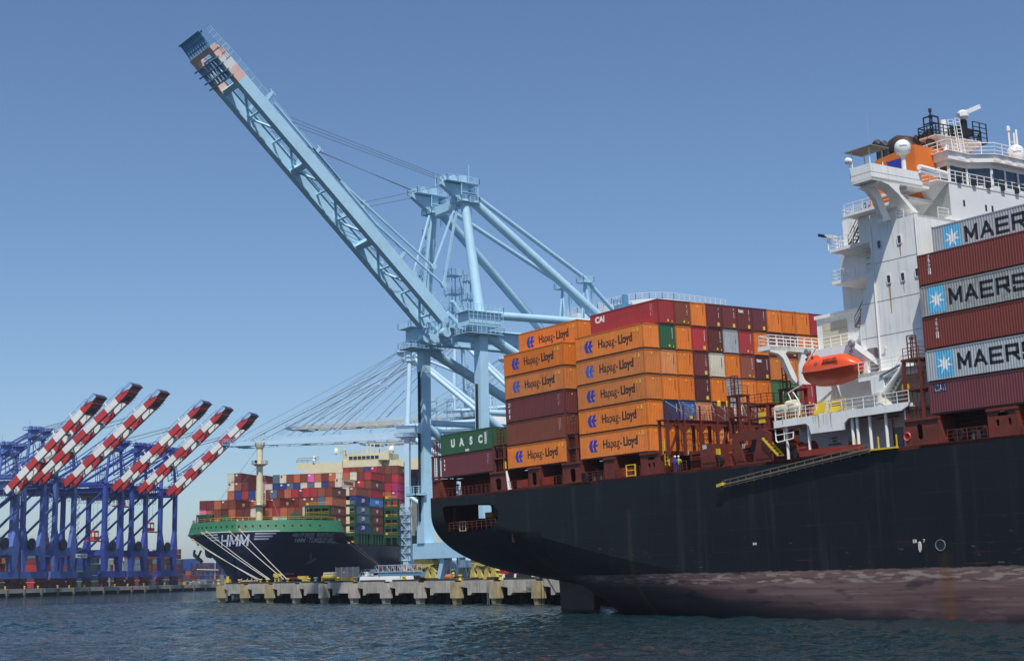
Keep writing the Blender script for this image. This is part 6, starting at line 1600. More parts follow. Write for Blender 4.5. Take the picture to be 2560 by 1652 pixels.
        mb.beam((hx - 5, 0, 0.4), (hx - 6.5, 0, P.sill[0]), 1.2, 1.2); mb.beam((hx - 7.4, -.5, 3.9), (hx - 7.4, -.5, .5), .2); mb.beam((hx - 9.6, -.5, 3.9), (hx - 9.6, -.5, .8), .2); mb.beam((hx - 7.4, -.5, 3.8), (hx - 9.6, -.5, 1), .16)
        pt(mb, 'leg_service_platform', P.m)
        # zigzag stair on the rear side frame
        mb = MB(); xs = hx + .2
        for k in range(10):
            z0 = zt + 2 + k * 1.9
            if z0 + 1.9 > za - 5: break
            c0 = Vector((hx, 0, zt)).lerp(Vector((ax, .3, za)), (z0 - zt) / (za - zt)); y0, y1 = (1.2, -1.4) if k % 2 else (-1.4, 1.2)
            mb.stairs((c0.x + 1.2, y0, z0), (c0.x + 1.0, y1, z0 + 1.9), .6, (1, 0, 0), tread=.45)
        pt(mb, 'mast_stair', P.md)
    else:
        mb = MB()
        for k in range(9):
            c0 = Vector((-hx, -1, zt)).lerp(Vector((-ax, -.6, za)), k / 9); mb.box(c0.x - 1.4, c0.x - .2, c0.y - 1.6, c0.y, c0.z, c0.z + .1); mb.rail([(c0.x - 1.4, c0.y, c0.z), (c0.x - 1.4, c0.y - 1.6, c0.z)], 1.1, 1.6, .08, bars=1)
        mb.rail([(-hx - 1.5, 1.8, zt + 1), (hx + 1.5, 1.8, zt + 1)], 1.1, 2, .07, bars=2)
        for xs in (gx + 3.5,):
            for dx in (0, 1.6, 3.2):
                for dy in (0, 2.2): mb.beam((xs + dx, -1 - dy, zt - 1), (xs + dx, -1 - dy, zt + 9), .2)
            for z in (2, 5, 8): mb.beam((xs - .3, -1, zt + z), (xs + 3.5, -1, zt + z), .25); mb.beam((xs - .3, -3.2, zt + z), (xs + 3.5, -3.2, zt + z), .25)
        for k in range(10): z0 = P.sill[1] + 12 + k * 2.3; mb.path([(hx + .2, -G + 1.6, z0), (hx + .2, -G + 3.2, z0 + 1.15), (hx + .2, -G + 1.6, z0 + 2.3)], .12, 4)
        pt(mb, 'access_ladders', P.m)
        mb = MB()
        for k in range(14): y = -4 - k * 1.9; mb.path([(gx + 1, y, P.zg - .2), (gx + 1, y - .5, P.zg - 3.2), (gx + 1, y - 1.3, P.zg - 3.2), (gx + 1, y - 1.8, P.zg - .2)], .1, 4)
        mb.beam((gx + 1, -3, P.zg - .3), (gx + 1, -G, P.zg - .3), .5, .7)
        pt(mb, 'festoon_cables', m_dark)
        rl = MB(); rc = Vector((hx * .45, 1.6, zp - .2)); rl.lathe(rc, [(2.3, 0), (2.3, .12), (.4, .4), (2.3, .68), (2.3, .8)], 20, (0, 1, 0))
        for k in range(20): a = 2 * pi * k / 20; rl.beam(rc + Vector((cos(a) * 2.3, .4, sin(a) * 2.3)), rc + Vector((cos(a) * 2.85, .4, sin(a) * 2.85)), .09)
        pt(rl, 'cable_reel', m_dark)
        mb = MB(); mb.box(-gx - 4.8, -gx - 2.2, -3, 0, zt, zt + 3.4); mb.box(-2, .2, 1.2, 2.4, zp - 4.6, zp - 2.4) if False else None; pt(mb, 'checker_cabin', m_whitec)
        sp_ = MB(); yy = -9; zz = P.sill[1] + 9 + P.spz; sp_.box(-6, 6, yy - 1.1, yy + 1.1, zz, zz + .6); sp_.box(-2, 2, yy - 1, yy + 1, zz + .8, zz + 2.2)
        for e in (-1.5, 1.5):
            for f in (-.8, .8): sp_.beam((e, yy + f, zz + 2), (e * .9, yy + f, zz + 4.2), .3)
        sp_.box(-1.8, 1.8, yy - .9, yy + .9, zz + 4, zz + 4.8); pt(sp_, 'spreader', mat('spreader_red', 'b83226', .5, dirt_amt=.3))
        mb = MB()
        for e in (-1.5, 1.5): mb.tube((e, yy, zz + 4.8), (e, yy, P.zg), .07, 4)
        pt(mb, 'spreader_rope', m_cable)
    return t
# ---- crane 1: light blue, boom raised, on the near wharf
F1 = frame_at((-93.4, 35.5, PT), (0, -1, 0))
c1_ = sts('gantry_crane', 'light blue gantry crane with its boom raised high over the black ship stern', F1, dict(mh=2, L=61.3, el=43, hz=45.7, hy=3.7, bands=[(0, 54.3, m_blue), (54.3, 56.7, m_pink), (56.7, 59.0, m_offw), (59.0, 61.3, m_pink)]))
# ---- cranes at the berth of the dark blue ship
HA = radians(130.3); HST = Vector((cos(HA), sin(HA), 0)); HHEAD = -HST; HPORT = Vector((-HHEAD.y, HHEAD.x, 0)); HQ = Vector((-278.4, 111.7, 0))
def hq(s, y, z=0): return HQ + HST * s + HPORT * y + Vector((0, 0, z))
mg2 = m_gboom
m_ltb = mat('crane_pale_blue', 'aecbdd', .5, var=.05, scale=.2, dirt_amt=.1)
F2 = frame_at(hq(60.0, 8.3, PT), -HPORT)
sts('gantry_crane', 'light blue gantry crane with its boom lowered level over the dark blue ship', F2, dict(zg=48.6, za=78, L=66, el=0., mh=1, m=m_ltb, md=m_blued, back=18, lw=1.9, bd=2.5))
F3 = frame_at(hq(118, 8.3, PT), -HPORT)
sts('gantry_crane', 'pale crane with a long rusty grey lowered boom, higher than the blue boom before it', F3, dict(zg=60, za=94, L=66, el=0., mh=1, m=m_ltb, mg=mg2, bands=[(0, 66, mg2)], back=18, lw=1.9), 'far cranes at the berth of the dark blue ship')
F4 = frame_at(hq(205, 8.3, PT), -HPORT)
sts('gantry_crane', 'farthest pale crane, its rusty grey boom tip between the two lower booms', F4, dict(zg=61, za=96, L=66, el=0., mh=1, m=m_ltb, mg=mg2, bands=[(0, 66, mg2)], back=18, lw=1.9), 'far cranes at the berth of the dark blue ship')
# ---- six cobalt cranes on the far quay
def leg_s(u):   # distance along the far quay rail line for an image column
    P0 = fq(0, -4, 0); N = FN
    q = wpl(u, 1440, P0, N); return (q - FQ0).dot(FD)
cob = [((-17, 35), 'leftmost cobalt blue crane, its red and white boom lowest at the frame edge'), ((52, 101), 'cobalt blue crane with the tallest apex and second boom from the left'), ((132, 179), 'cobalt blue crane carrying the third striped boom from the left'),
       ((258, 299), 'cobalt blue crane behind the large white sign board, fourth striped boom from left'), ((325, 360), 'cobalt blue crane, fifth striped boom from the left with small red spreader'), ((397.5, 434), 'cobalt blue crane nearest the dark blue ship, its striped boom crossing the light blue one')]
for i, ((ua, ub), lab) in enumerate(cob):
    s0, s1 = leg_s(ua), leg_s(ub); sc_ = (s0 + s1) / 2; hx_ = abs(s1 - s0) / 2
    Fc = frame_at(fq(sc_, -4, FZ), FN)
    Lb = (49.8, 54.6, 54.4, 53.8, 53.3, 53.0)[i]; nb = 9; bs = []
    for k in range(nb):
        a, b = Lb * k / nb, Lb * (k + 1) / nb
        c_ = (m_red if k % 2 == 0 else m_wht)
        bs.append((a, b, c_))
    if i == 0: bs = [(0, 2.5, m_wht)] + [(2.5 + (Lb - 2.5) * k / 9, 2.5 + (Lb - 2.5) * (k + 1) / 9, m_red if k % 2 == 0 else m_wht) for k in range(9)]
    mm = m_cobalt if i > 2 else m_cobaltl
    sts('gantry_crane', lab, Fc, dict(hx=hx_, G=30, zg=36.2 if i == 0 else 41, za=54 if i == 0 else 61.6, L=Lb, el=41.8 if i == 0 else 39.4, hy=1.6, gx=3.0, bd=2.7, det=1, m=mm, md=mm, mbr=m_grey, mcr=m_wht, mtip=mat('tip_maroon', '3c1a22', .7), bog=m_bogr, bands=bs, apx=4, spz=[0, -3, 0, 4, 20, 9][i], mh=1 if i in (1, 3) else 0), 'cobalt cranes on the far quay')
sg = thing('sign_board', 'white rectangular notice board on a cobalt crane portal beam', 'sign', fq(0, 0, 0), WORLD)
a = wpl(190, 1391, fq(0, -2.8, 0), FN); b = wpl(218, 1391, fq(0, -2.8, 0), FN); c_ = wpl(190, 1383, fq(0, -2.8, 0), FN); d_ = wpl(190, 1394, fq(0, -2.8, 0), FN)
ORG[sg.name] = Vector((0, 0, 0)); sg.matrix_world = Matrix.Identity(4)
mb = MB(); mb.beam(Vector((a.x, a.y, (c_.z + d_.z) / 2)), Vector((b.x, b.y, (c_.z + d_.z) / 2)), .15, c_.z - d_.z); part(mb, 'board', m_whitec, sg)
mb = MB(); cen = (a + b) / 2 + FN * .1; zc = (c_.z + d_.z) / 2; hd = (b - a).normalized()
for tx, off, dz, sz_ in (('WARNING', -1.5, 0, .7), ('KEEP  CLEAR', 1, .5, .45), ('HIGH  VOLTAGE', 1, 0, .45), ('AUTHORISED ONLY', 1, -.5, .4)):
    put_text(mb, tx, Vector((cen.x, cen.y, zc + dz)) + hd * off, hd, (0, 0, 1), sz_, .03)
part(mb, 'board_lettering', m_ink, sg, smooth=False)
# ------------------------------------------------------------------ the dark blue ship, bow towards us
# local frame: x = towards the stern (aft), y = to port, z up, origin on the water below the first container bay's port corner
HF = Matrix(((HST.x, HPORT.x, 0, HQ.x), (HST.y, HPORT.y, 0, HQ.y), (0, 0, 1, 0), (0, 0, 0, 1)))
# HST x HPORT points down, so mirror-safe frame uses an explicit map instead of the matrix
def H(s, y, z): return hq(s, y, z)
hp = thing('container_ship', 'dark blue container ship with green bulwark, seen bow-on at the far side of the wharf', 'ship', (0, 0, 0), WORLD)
def hs(u, v, s): return wpl(u, v, hq(s, 0, 0), HST)       # pixel on a cross-ship plane
def hside(u, v, y): return wpl(u, v, hq(0, y, 0), HPORT)
def loc(p): d = p - HQ; return (d.dot(HST), d.dot(HPORT), p.z)
CY = -23.1; HB = 25.7; BOW = -21.5
def bdeck(s, z):
    """half breadth at distance s and height z"""
    t = max(0., (s - BOW) / 25.)
    top = HB * (1 - (1 - min(1, t)) ** 2.0) ** (1 / 1.55) if t < 1 else HB
    rake = 3.5 * (1 - max(0, min(1, z / 19.)))
    t2 = max(0., (s - BOW - rake) / 85.)
    wl_ = HB * (1 - (1 - min(1, t2)) ** 1.9) if t2 < 1 else HB
    f = max(0, min(1, z / 19.)) ** 1.7
    return max(.05, wl_ * (1 - f) + top * f) if s > BOW + rake * .9 else .05
st_ = [BOW + .02, BOW + .2, BOW + .4] + [BOW + .7 + .45 * k for k in range(53)] + [4, 10, 18, 30, 45, 65, 90, 130, 200, 330]
zs_ = [-2, 1, 3, 5, 7, 9, 10.5, 12, 13, 14, 15, 16, 16.8, 17.6, 18.3, 19.0]
def ztop(s): return 19.0 if s < 4 else (19.0 - (s - 4) / 9 * 3.4 if s < 13 else 15.6)
mb = MB()
for sg_ in (-1, 1):
    rows_ = []
    for s in st_:
        rows_.append([H(s, CY + sg_ * bdeck(s, min(z, 19)), min(z, 19)) for z in [zz * ztop(s) / 19.0 if zz > 0 else zz for zz in zs_]])
    mb.grid(rows_ if sg_ > 0 else [r[::-1] for r in rows_])
mb.poly([H(-21.4, CY, 18.2), H(-10, CY - 20, 18.2), H(4, CY - 25, 18.2), H(4, CY + 25, 18.2), H(-10, CY + 20, 18.2)][::-1])
mb.poly([H(4, CY - 25.4, 15.5), H(330, CY - 25.4, 15.5), H(330, CY + 25.4, 15.5), H(4, CY + 25.4, 15.5)][::-1])
part(mb, 'hull', m_navy, hp)
# green bulwark
mb = MB(); rows_ = []
ss = [BOW + k * .8 for k in range(0, 29)]
for sg_ in (-1, 1):
    rows_ = []
    for s in ss:
        y0 = CY + sg_ * bdeck(s, 19) ; y1 = CY + sg_ * max(.05, bdeck(s, 19) - .9)
        s1 = s + .9
        z1 = 22.6 if s < 0 else 22.6
        rows_.append([H(s, y0, 18.98), H(s1, y1, z1)])
    rows_.append([H(ss[-1] + 3.6, CY + sg_ * (HB - .1), 18.98), H(ss[-1] + 1.4, CY + sg_ * (HB - .9), 22.6)])
    mb.grid(rows_ if sg_ > 0 else [r[::-1] for r in rows_])
part(mb, 'bulwark', m_green, hp)
mb = MB()
for k in range(22):                                   # row of round openings
    y = CY - 22 + k * 2.1
    # find station on the outline for this y
    s = BOW
    while bdeck(s, 19) < abs(y - CY) + .2 and s < 1: s += .1
    nrm = (H(s, y, 0) - H(12, CY, 0)).normalized()
    c_ = H(s + .45, y + (CY - y) * .015, 20.9) + nrm * .12
    mb.lathe(c_, [(.3, 0), (.3, .06)], 12, nrm)
part(mb, 'bulwark_openings', m_dark, hp)
mb = MB(); fr = [H(s + .9, CY + sg_ * max(.1, bdeck(s, 19) - 1.2), 22.6) for sg_, s in [(-1, ss[-1] - k * 1.6) for k in range(14)] + [(1, ss[0] + k * 1.6) for k in range(14)]]
mb.rail(fr, 1.0, 2, .045, bars=2); part(mb, 'bulwark_railing', m_yel, hp)
mb = MB()
for y in (CY - 9, CY - 3, CY + 4.5, CY + 9): mb.lathe(H(-9, y, 18.3), [(.9, 0), (.9, .3), (.5, .3), (.5, 2.2), (.9, 2.2), (.9, 2.6)], 12, HPORT)
part(mb, 'windlass', m_greend, hp)
for (u, v) in ((740, 1295), (566, 1300)):
    q = hs(u, v, -6); mb = MB(); mb.lathe(q, [(1.7, 0), (1.7, .2), (.5, .3), (.5, .9), (1.7, 1.0), (1.7, 1.2)], 20, -HST); part(mb, 'mooring_drum', m_greend, hp)
# names, emblem: lettering bent onto the flare
_arc = {}
def arc(z, a):
    """point on the bow outline at height z, arc length a from the stem (port positive)"""
    k = round(z, 1)
    if k not in _arc:
        tb = [(0, BOW, 0)]; s = BOW
        while s < 60:
            s2 = s + .12; b0, b1 = tb[-1][2], bdeck(s2, k)
            if b1 <= .06: tb[0] = (0, s2, 0); s = s2; tb = [tb[0]]; continue
            tb.append((tb[-1][0] + sqrt(.12 ** 2 + (b1 - b0) ** 2), s2, b1)); s = s2
        _arc[k] = tb
    tb = _arc[k]; sg = 1 if a >= 0 else -1; a = abs(a)
    lo, hi = 0, len(tb) - 1
    while hi - lo > 1:
        m_ = (lo + hi) // 2
        if tb[m_][0] < a: lo = m_
        else: hi = m_
    f = (a - tb[lo][0]) / max(1e-6, tb[hi][0] - tb[lo][0]); s_, y_ = tb[lo][1] + (tb[hi][1] - tb[lo][1]) * f, tb[lo][2] + (tb[hi][2] - tb[lo][2]) * f
    ds, dy = tb[hi][1] - tb[lo][1], tb[hi][2] - tb[lo][2]; l_ = sqrt(ds * ds + dy * dy) or 1
    return H(s_ - dy / l_ * .2, CY + sg * (y_ + ds / l_ * .2), z)
def arc_at(u, v):
    """arc length and height of the hull point seen at a picture position"""
    best = None
    for k in range(-60, 110):
        a = k * .5; z = 17.
        for _ in range(3):
            P = arc(z, a); d = ray(u, v); 
            z = CW.z + d.z * ((P - CW).dot(FW) / d.dot(FW))
        d0 = (P - CW); uu = 1280 + FPX * d0.dot(R2) / d0.dot(FW)
        if best is None or abs(uu - u) < best[0]: best = (abs(uu - u), a, z)
    return best[1], best[2]
def onhull(p):
    d = loc(p); y, z = d[1], d[2]
    lo, hi = BOW - 1, 6
    for _ in range(28):
        m_ = (lo + hi) / 2
        if bdeck(m_, z) < abs(y - CY): lo = m_
        else: hi = m_
    return H(lo - .18, y + (.22 if y > CY else -.22) * min(1, abs(y - CY) / 12), z)
m_emb = mat('bow_lettering', 'b9c0cc', .55, var=.06)
def bowtext(txt, u, v, size, bold, sxx=1., shear=0.):
    q = hs(u, v, -8); mb = MB()
    put_text(mb, txt, q, HPORT, (0, 0, 1), size, bold, sxx, shear, fn=onhull, thick=0)
    return mb
emb = MB()
q = hs(590, 1352, -14)
zc = loc(q)[2]
stroke_text(emb, 'HMM', lambda a, b: arc(zc - 1.5 + b, -4.9 + a), 3.0, 2.3, .9, .55, .18)
def bar(y0, y1, z0, z1, sl):
    n_ = 8; P_ = [[arc(z0 + dz, (y0 + (y1 - y0) * k / n_ - CY) * 1.12) for k in range(n_ + 1)] for dz in (0, z1 - z0)]
    emb.grid(P_)
for sg_ in (-1, 1):
    bar(CY + sg_ * 5.6, CY + sg_ * 11.2, zc + 1.7, zc + 2.1, 0); bar(CY + sg_ * 1.2, CY + sg_ * 12.2, zc + 2.5, zc + 2.8, 0)
    bar(CY + sg_ * 5.4, CY + sg_ * 10.2, zc + .9, zc + 1.3, 0); bar(CY + sg_ * 5.2, CY + sg_ * 9.2, zc + .1, zc + .5, 0)
part(emb, 'bow_emblem', m_emb, hp, smooth=False)
mb = MB(); (a0_, z0_), (a1_, z1_) = arc_at(739, 1350), arc_at(833, 1349); tw = (a1_ - a0_) / 13.
stroke_text(mb, 'HMM TURQUOISE', lambda a, b: arc(z0_ - .55 + b, a0_ + a), 1.1, tw * .68, tw * .32, .2, .18)
part(mb, 'ship_name', m_emb, hp, smooth=False)
# Hangul name built from strokes:  each syllable in a unit box
J = {'o': lambda x, y, w, h: [('c', x + w / 2, y + h / 2, min(w, h) / 2)], 'i': lambda x, y, w, h: [('l', x + w / 2, y, x + w / 2, y + h)]}
def L(*a): return ('l',) + a
SYL = {
 '에': [('c', .22, .5, .2), L(.62, .1, .62, .95), L(.42, .5, .62, .5), L(.88, 0, .88, 1)],
 '이': [('c', .3, .5, .25), L(.85, 0, .85, 1)],
 '치': [L(.22, .98, .42, .98), L(.08, .78, .6, .78), L(.36, .78, .08, .25), L(.36, .6, .62, .25), L(.88, 0, .88, 1)],
 '엠': [('c', .22, .72, .2), L(.6, .5, .6, 1), L(.42, .72, .6, .72), L(.88, .45, .88, 1), L(.2, .36, .85, .36), L(.2, .02, .85, .02), L(.2, .02, .2, .36), L(.85, .02, .85, .36)],
 '튀': [L(.08, .98, .62, .98), L(.08, .75, .6, .75), L(.08, .52, .64, .52), L(.08, .52, .08, .98), L(.02, .34, .7, .34), L(.36, .34, .36, 0), L(.88, 0, .88, 1)],
 '르': [L(.15, .98, .85, .98), L(.85, .98, .85, .75), L(.15, .75, .85, .75), L(.15, .75, .15, .5), L(.15, .5, .87, .5), L(.0, .15, 1, .15)],
 '쿠': [L(.15, .98, .85, .98), L(.85, .98, .8, .5), L(.15, .74, .83, .74), L(0, .36, 1, .36), L(.5, .36, .5, 0)],
 '아': [('c', .3, .5, .25), L(.78, 0, .78, 1), L(.78, .5, 1, .5)],
 '즈': [L(.15, .95, .85, .95), L(.5, .95, .12, .5), L(.5, .75, .88, .5), L(0, .18, 1, .18)]}
def hangul(word, q, size, sp=1.12, mirror=False):
    mb = MB(); a_, z_ = q; w_ = size * .09; n_ = len(word); x0 = 0
    for ch in word:
        if ch == ' ': x0 += size * sp * .5; continue
        for k in SYL[ch]:
            if k[0] == 'c': pts_ = [(k[1] + k[3] * cos(a * pi / 7), k[2] + k[3] * sin(a * pi / 7)) for a in range(15)]
            else: pts_ = [(k[1], k[2]), (k[3], k[4])]
            for (a, b), (c_, d_) in zip(pts_, pts_[1:]):
                p = Vector((a, b)) * size; r_ = Vector((c_, d_)) * size; t_ = (r_ - p).normalized(); nn = Vector((-t_.y, t_.x)) * w_ / 2; p = p - t_ * w_ * .3; r_ = r_ + t_ * w_ * .3
                mb.poly([arc(z_ + e.y - size / 2, a_ + x0 + e.x * sp) for e in (p - nn, r_ - nn, r_ + nn, p + nn)])
        x0 += size * sp
    return mb
(a0_, z0_), (a1_, z1_) = arc_at(731, 1337), arc_at(848, 1335); hz_ = (a1_ - a0_) / 12.2
part(hangul('에이치엠엠 튀르쿠아즈', (a0_, z0_), 1.25, hz_ / 1.25), 'korean_name', m_emb, hp, smooth=False)
def far_side(mb_pts): return mb_pts
mb = MB()
for k, ch in enumerate('에이치엠엠튀르'):
    pass
a0_, z0_ = arc_at(459, 1342); a1_, z1_ = arc_at(488, 1342); part(hangul('르쿠아즈', (a0_, z0_), 1.1, (a1_ - a0_) / 4.6), 'korean_name', m_emb, hp, smooth=False)
mb = MB(); (a0_, z0_), (a1_, z1_) = arc_at(462, 1354), arc_at(488, 1354); tw = (a1_ - a0_) / 6; stroke_text(mb, 'QUOISE', lambda a, b: arc(z0_ - .5 + b, a0_ + a), 1.0, tw * .68, tw * .32, .16, .1); part(mb, 'ship_name', m_emb, hp, smooth=False)
# anchors in their pockets, hawse fairleads
q = hs(512, 1375, -10); a_ = onhull(H(-10, loc(q)[1], loc(q)[2]))
mb = MB(); mb.lathe(a_ + HST * 2 + HPORT * 1, [(1.2, -1.5), (2.5, 0), (2.2, 1.2)], 16, -HST - HPORT * .9); part(mb, 'anchor_bolster', mat('bolster', '0f1420', .5), hp)
mb = MB(); mb.beam(a_ - HPORT * 1.4, a_ - HPORT * 2.6 + Vector((0, 0, -2.6)), .5, .5); mb.beam(a_ - HPORT * 3.8 + Vector((0, 0, -1.2)), a_ - HPORT * 1.0 + Vector((0, 0, -3.6)), .9, .9); mb.beam(a_ - HPORT * 3.8 + Vector((0, 0, -1.2)), a_ - HPORT * 3.6 + Vector((0, 0, .2)), .6, .5); part(mb, 'anchor', m_dark, hp)
q = hs(752, 1385, -10); a_ = onhull(H(-10, loc(q)[1], loc(q)[2]))
mb = MB(); mb.beam(a_ + Vector((0, 0, 1.5)) - HST * .4, a_ + Vector((0, 0, -2)) - HST * .4, .5); mb.beam(a_ - HPORT * 1.4 + Vector((0, 0, -2.8)) - HST * .5, a_ + HPORT * 1.8 + Vector((0, 0, -1.4)) - HST * .5, .6); part(mb, 'anchor', mat('anchor_blue', '26324e', .5), hp)
# foremast
mq = hs(648, 1300, -4); sm, ym, _ = loc(mq)
mzt = hs(648, 1112, -4).z; mz1 = hs(648, 1160, -4).z; mz2 = hs(648, 1262, -4).z
mb = MB(); mb.tube(H(-4, ym, 18), H(-4, ym, 23), 1.25, 16); mbase = part(mb, 'mast_base', m_greend, hp)
mb = MB(); mb.tube(H(-4, ym, 22.4), H(-4, ym, mzt - .5), 1.12, 16, .95); part(mb, 'foremast', m_shipc, hp)
mb = MB()
for z, r_ in ((mzt - .4, 1.5), (mz1, 2.5), (mz2, 2.3)):
    mb.lathe(H(-4, ym, z - .35), [(1.1, -.4), (r_, .3), (r_, .4)], 16)
    mb.rail([H(-4, ym, z) + HST * (r_ * cos(k * pi / 5)) + HPORT * (r_ * sin(k * pi / 5)) for k in range(10)], 1.1, 3, .05, closed=True, bars=2)
mb.ladder(H(-5, ym + 2, mz2), H(-5, ym + 2, mz2 + 7), .9, HPORT, .5, .05); mb.tube(H(-4, ym, mzt), H(-4, ym, mzt + 2.4), .18, 6); mb.lathe(H(-4, ym, mzt + 2.2), [(.3, 0), (.3, .5)], 8)
part(mb, 'mast_platform', m_shipc, hp)
mb = MB(); mb.lathe(H(-6.6, ym, mz1 + .6), [(.3, 0), (.5, .2), (.5, .5)], 12, -HST); part(mb, 'mast_lamp', m_dark, hp)
mb = MB(); a = hs(600, 1318, -14); b_ = hs(592, 1298, -14); c_ = hs(609, 1296, -14)
mb.path([a, b_], .14); mb.path([a, c_], .14); mb.path([b_, hs(600, 1305, -14)], .1); part(mb, 'bow_davit', m_shipc, hp)
mb = MB(); mb.tube(H(-4, ym, mzt), hs(500, 1318, -12), .05, 4); mb.tube(H(-4, ym, mz1), hs(706, 1318, -12), .05, 4); mb.tube(H(-4, ym, mz1), hs(500, 1318, -12), .05, 4); part(mb, 'mast_stay', m_cable, hp)

# ---- containers
_h = MB(); hw, hh2, hl2 = 2.44 / 2, 2.86, 12.15
def hmesh(L_, H_):
    a = MB(); b_ = MB()
    n_ = 9
    def wave(n, depth, length):
        o = []; p = length / n
        for k in range(n): o += [(k * p, 0), (k * p + p * .3, 0), (k * p + p * .5, -depth), (k * p + p * .8, -depth)]
        o.append((length, 0)); return o
    ws = wave(22, .06, L_ - .3)
    for sg_ in (-1, 1):
        A = [(.15 + d, sg_ * (hw - .02 + e), .14) for d, e in ws]; B = [(x, y, H_ - .12) for x, y, z in A]; a.grid([A, B] if sg_ < 0 else [B, A])
    a.poly([(.05, hw - .02, .12), (.05, -hw + .02, .12), (.05, -hw + .02, H_ - .1), (.05, hw - .02, H_ - .1)]); a.poly([(L_ - .05, -hw, .12), (L_ - .05, hw, .12), (L_ - .05, hw, H_ - .1), (L_ - .05, -hw, H_ - .1)])
    a.poly([(0, -hw, H_ - .02), (L_, -hw, H_ - .02), (L_, hw, H_ - .02), (0, hw, H_ - .02)])
    a.mat(1)
    for y in (-hw, hw):
        for x in (0, L_ - .16): a.box(x, x + .16, min(y, y - .14 * (1 if y > 0 else -1)), max(y, y - .14 * (1 if y > 0 else -1)), 0, H_)
        a.box(0, L_, min(y, y - .08 * (1 if y > 0 else -1)), max(y, y - .08 * (1 if y > 0 else -1)), H_ - .14, H_); a.box(0, L_, min(y, y - .08 * (1 if y > 0 else -1)), max(y, y - .08 * (1 if y > 0 else -1)), 0, .17)
    for z in (0, H_ - .14): a.box(0, .12, -hw, hw, z, z + .14)
    for y in (-.75, -.35, .35, .75): a.tube((-.01, y, .15), (-.01, y, H_ - .15), .03, 5)
    return a
# geometry is written in a right-handed local frame: x aft, y to starboard (-port), z up
HFR = Matrix(((HST.x, -HPORT.x, 0, 0), (HST.y, -HPORT.y, 0, 0), (0, 0, 1, 0), (0, 0, 0, 1)))
_hm = {}
_hms = hmesh(hl2, hh2)
def hcont(k, s, y, z, label, group, txt=None, frontxt=None):
    if k not in _hm: _hm[k] = _hms.mesh('container', [mat('box_' + k, CPAL[k], .5, var=.08, dirt='5a4636', dirt_amt=.2, streak=.2), mat('boxframe_' + k, tuple(c * .72 for c in lin(CPAL[k])), .6)], smooth=False)
    o = bpy.data.objects.new('shipping_container', _hm[k]); COL.objects.link(o)
    o.matrix_world = HFR.copy(); o.matrix_world.translation = H(s, y - hw, z)
    o['label'] = label; o['category'] = 'container'; o['group'] = group
    m_ = m_wlet if k not in ('white', 'whiteold', 'teal', 'grey') else m_redw
    if txt or frontxt:
        mb = MB()
        if txt == 'HMM':
            # emblem: three M shapes hung under a bar, seen on the port side
            for dx in (-.55, 0, .55): put_text(mb, 'M', (6.1 + dx, -hw - .02, 1.35), (1, 0, 0), (0, 0, 1), .95, .08, .75, thick=.02)
            mb.box(5.2, 7.0, -hw - .04, -hw - .02, 1.75, 1.9); mb.box(5.6, 6.6, -hw - .04, -hw - .02, .65, .8)
        elif txt: put_text(mb, txt, (6.1, -hw - .02, 1.45), (1, 0, 0), (0, 0, 1), 1.5, .05, 1.1, thick=.02)
        if frontxt: put_text(mb, frontxt, (-.06, .55, 2.2), (0, -1, 0), (0, 0, 1), .75, .06, thick=.02)
        c_ = mb.build('lettering', m_, o, Vector((0, 0, 0)), smooth=False)
    return o
LVH = 2.93; PCH = 2.53
rh = random.Random(11)
pal = ['maroon'] * 4 + ['brown'] * 4 + ['tan'] * 3 + ['red'] * 3 + ['crimson'] * 2 + ['rust'] * 3 + ['steel'] * 2 + ['deepblue'] * 2 + ['white'] * 2 + ['pink', 'plum', 'maroond', 'grey']
# bay: station, port edge, columns (tiers per column counted from port), base height
b1 = [5, 5, 5, 5, 3, 3, 3, 4, 3, 3, 4, 3, 3, 4, 4, 4, 4, 4]
b1c = {(0, 4): ('brown', 'HMM'), (1, 4): ('rust', None), (2, 4): ('red', None), (3, 4): ('crimson', None), (0, 3): ('tan', None), (1, 3): ('steel', None), (2, 3): ('brown', None), (3, 3): ('brown', None),
       (0, 2): ('brown', 'HMM'), (0, 1): ('brown', 'HMM'), (0, 0): ('brown', None), (3, 2): ('white', None), (2, 2): ('maroond', None), (1, 2): ('brown', None), (4, 2): ('brown', None), (5, 2): ('rust', None), (6, 2): ('tan', None), (7, 3): ('brown', 'HMM'), (7, 2): ('red', None), (8, 2): ('tan', None),
       (5, 1): ('crimson', None), (6, 1): ('teal', None), (7, 1): ('white', None), (4, 1): ('maroond', None), (10, 3): ('red', None), (10, 2): ('white', None), (11, 2): ('maroon', None), (12, 2): ('maroon', None), (12, 1): ('red', None), (11, 1): ('maroond', None), (13, 2): ('tan', None),
       (14, 3): ('brown', 'HMM'), (15, 3): ('tan', None), (16, 3): ('maroon', None), (17, 3): ('maroon', None), (17, 2): ('pink', None), (16, 2): ('red', None), (15, 2): ('brown', None), (14, 2): ('maroond', None), (14, 1): ('white', None), (13, 3): ('brown', 'HMM'), (13, 1): ('brown', None)}
bays = [(0, 0, b1, 18.45, b1c), (15.2, 2.5, [5, 5] + [6] * 3 + [6] * 13 + [5], 19.3, {}), (29.0, 2.5, [7, 7, 7, 7, 7, 7, 6, 6, 6, 6, 6, 6, 6, 7, 7, 7, 7, 7], 19.3, {}), (45.5, 6.5, [8] * 8, 19.3, {})]
bnames = ['foremost row', 'second row', 'third row', 'row beside the light blue crane leg']
c2 = {(0, 4): ('rust', None), (0, 3): ('deepblue', 'ZIM'), (0, 2): ('steel', 'ZIM'), (0, 1): ('steel', 'ZIM'), (0, 0): ('deepblue', 'ZIM'), (1, 4): ('white', None), (2, 5): ('white', 'YANGMING'), (3, 5): ('steel', None)}
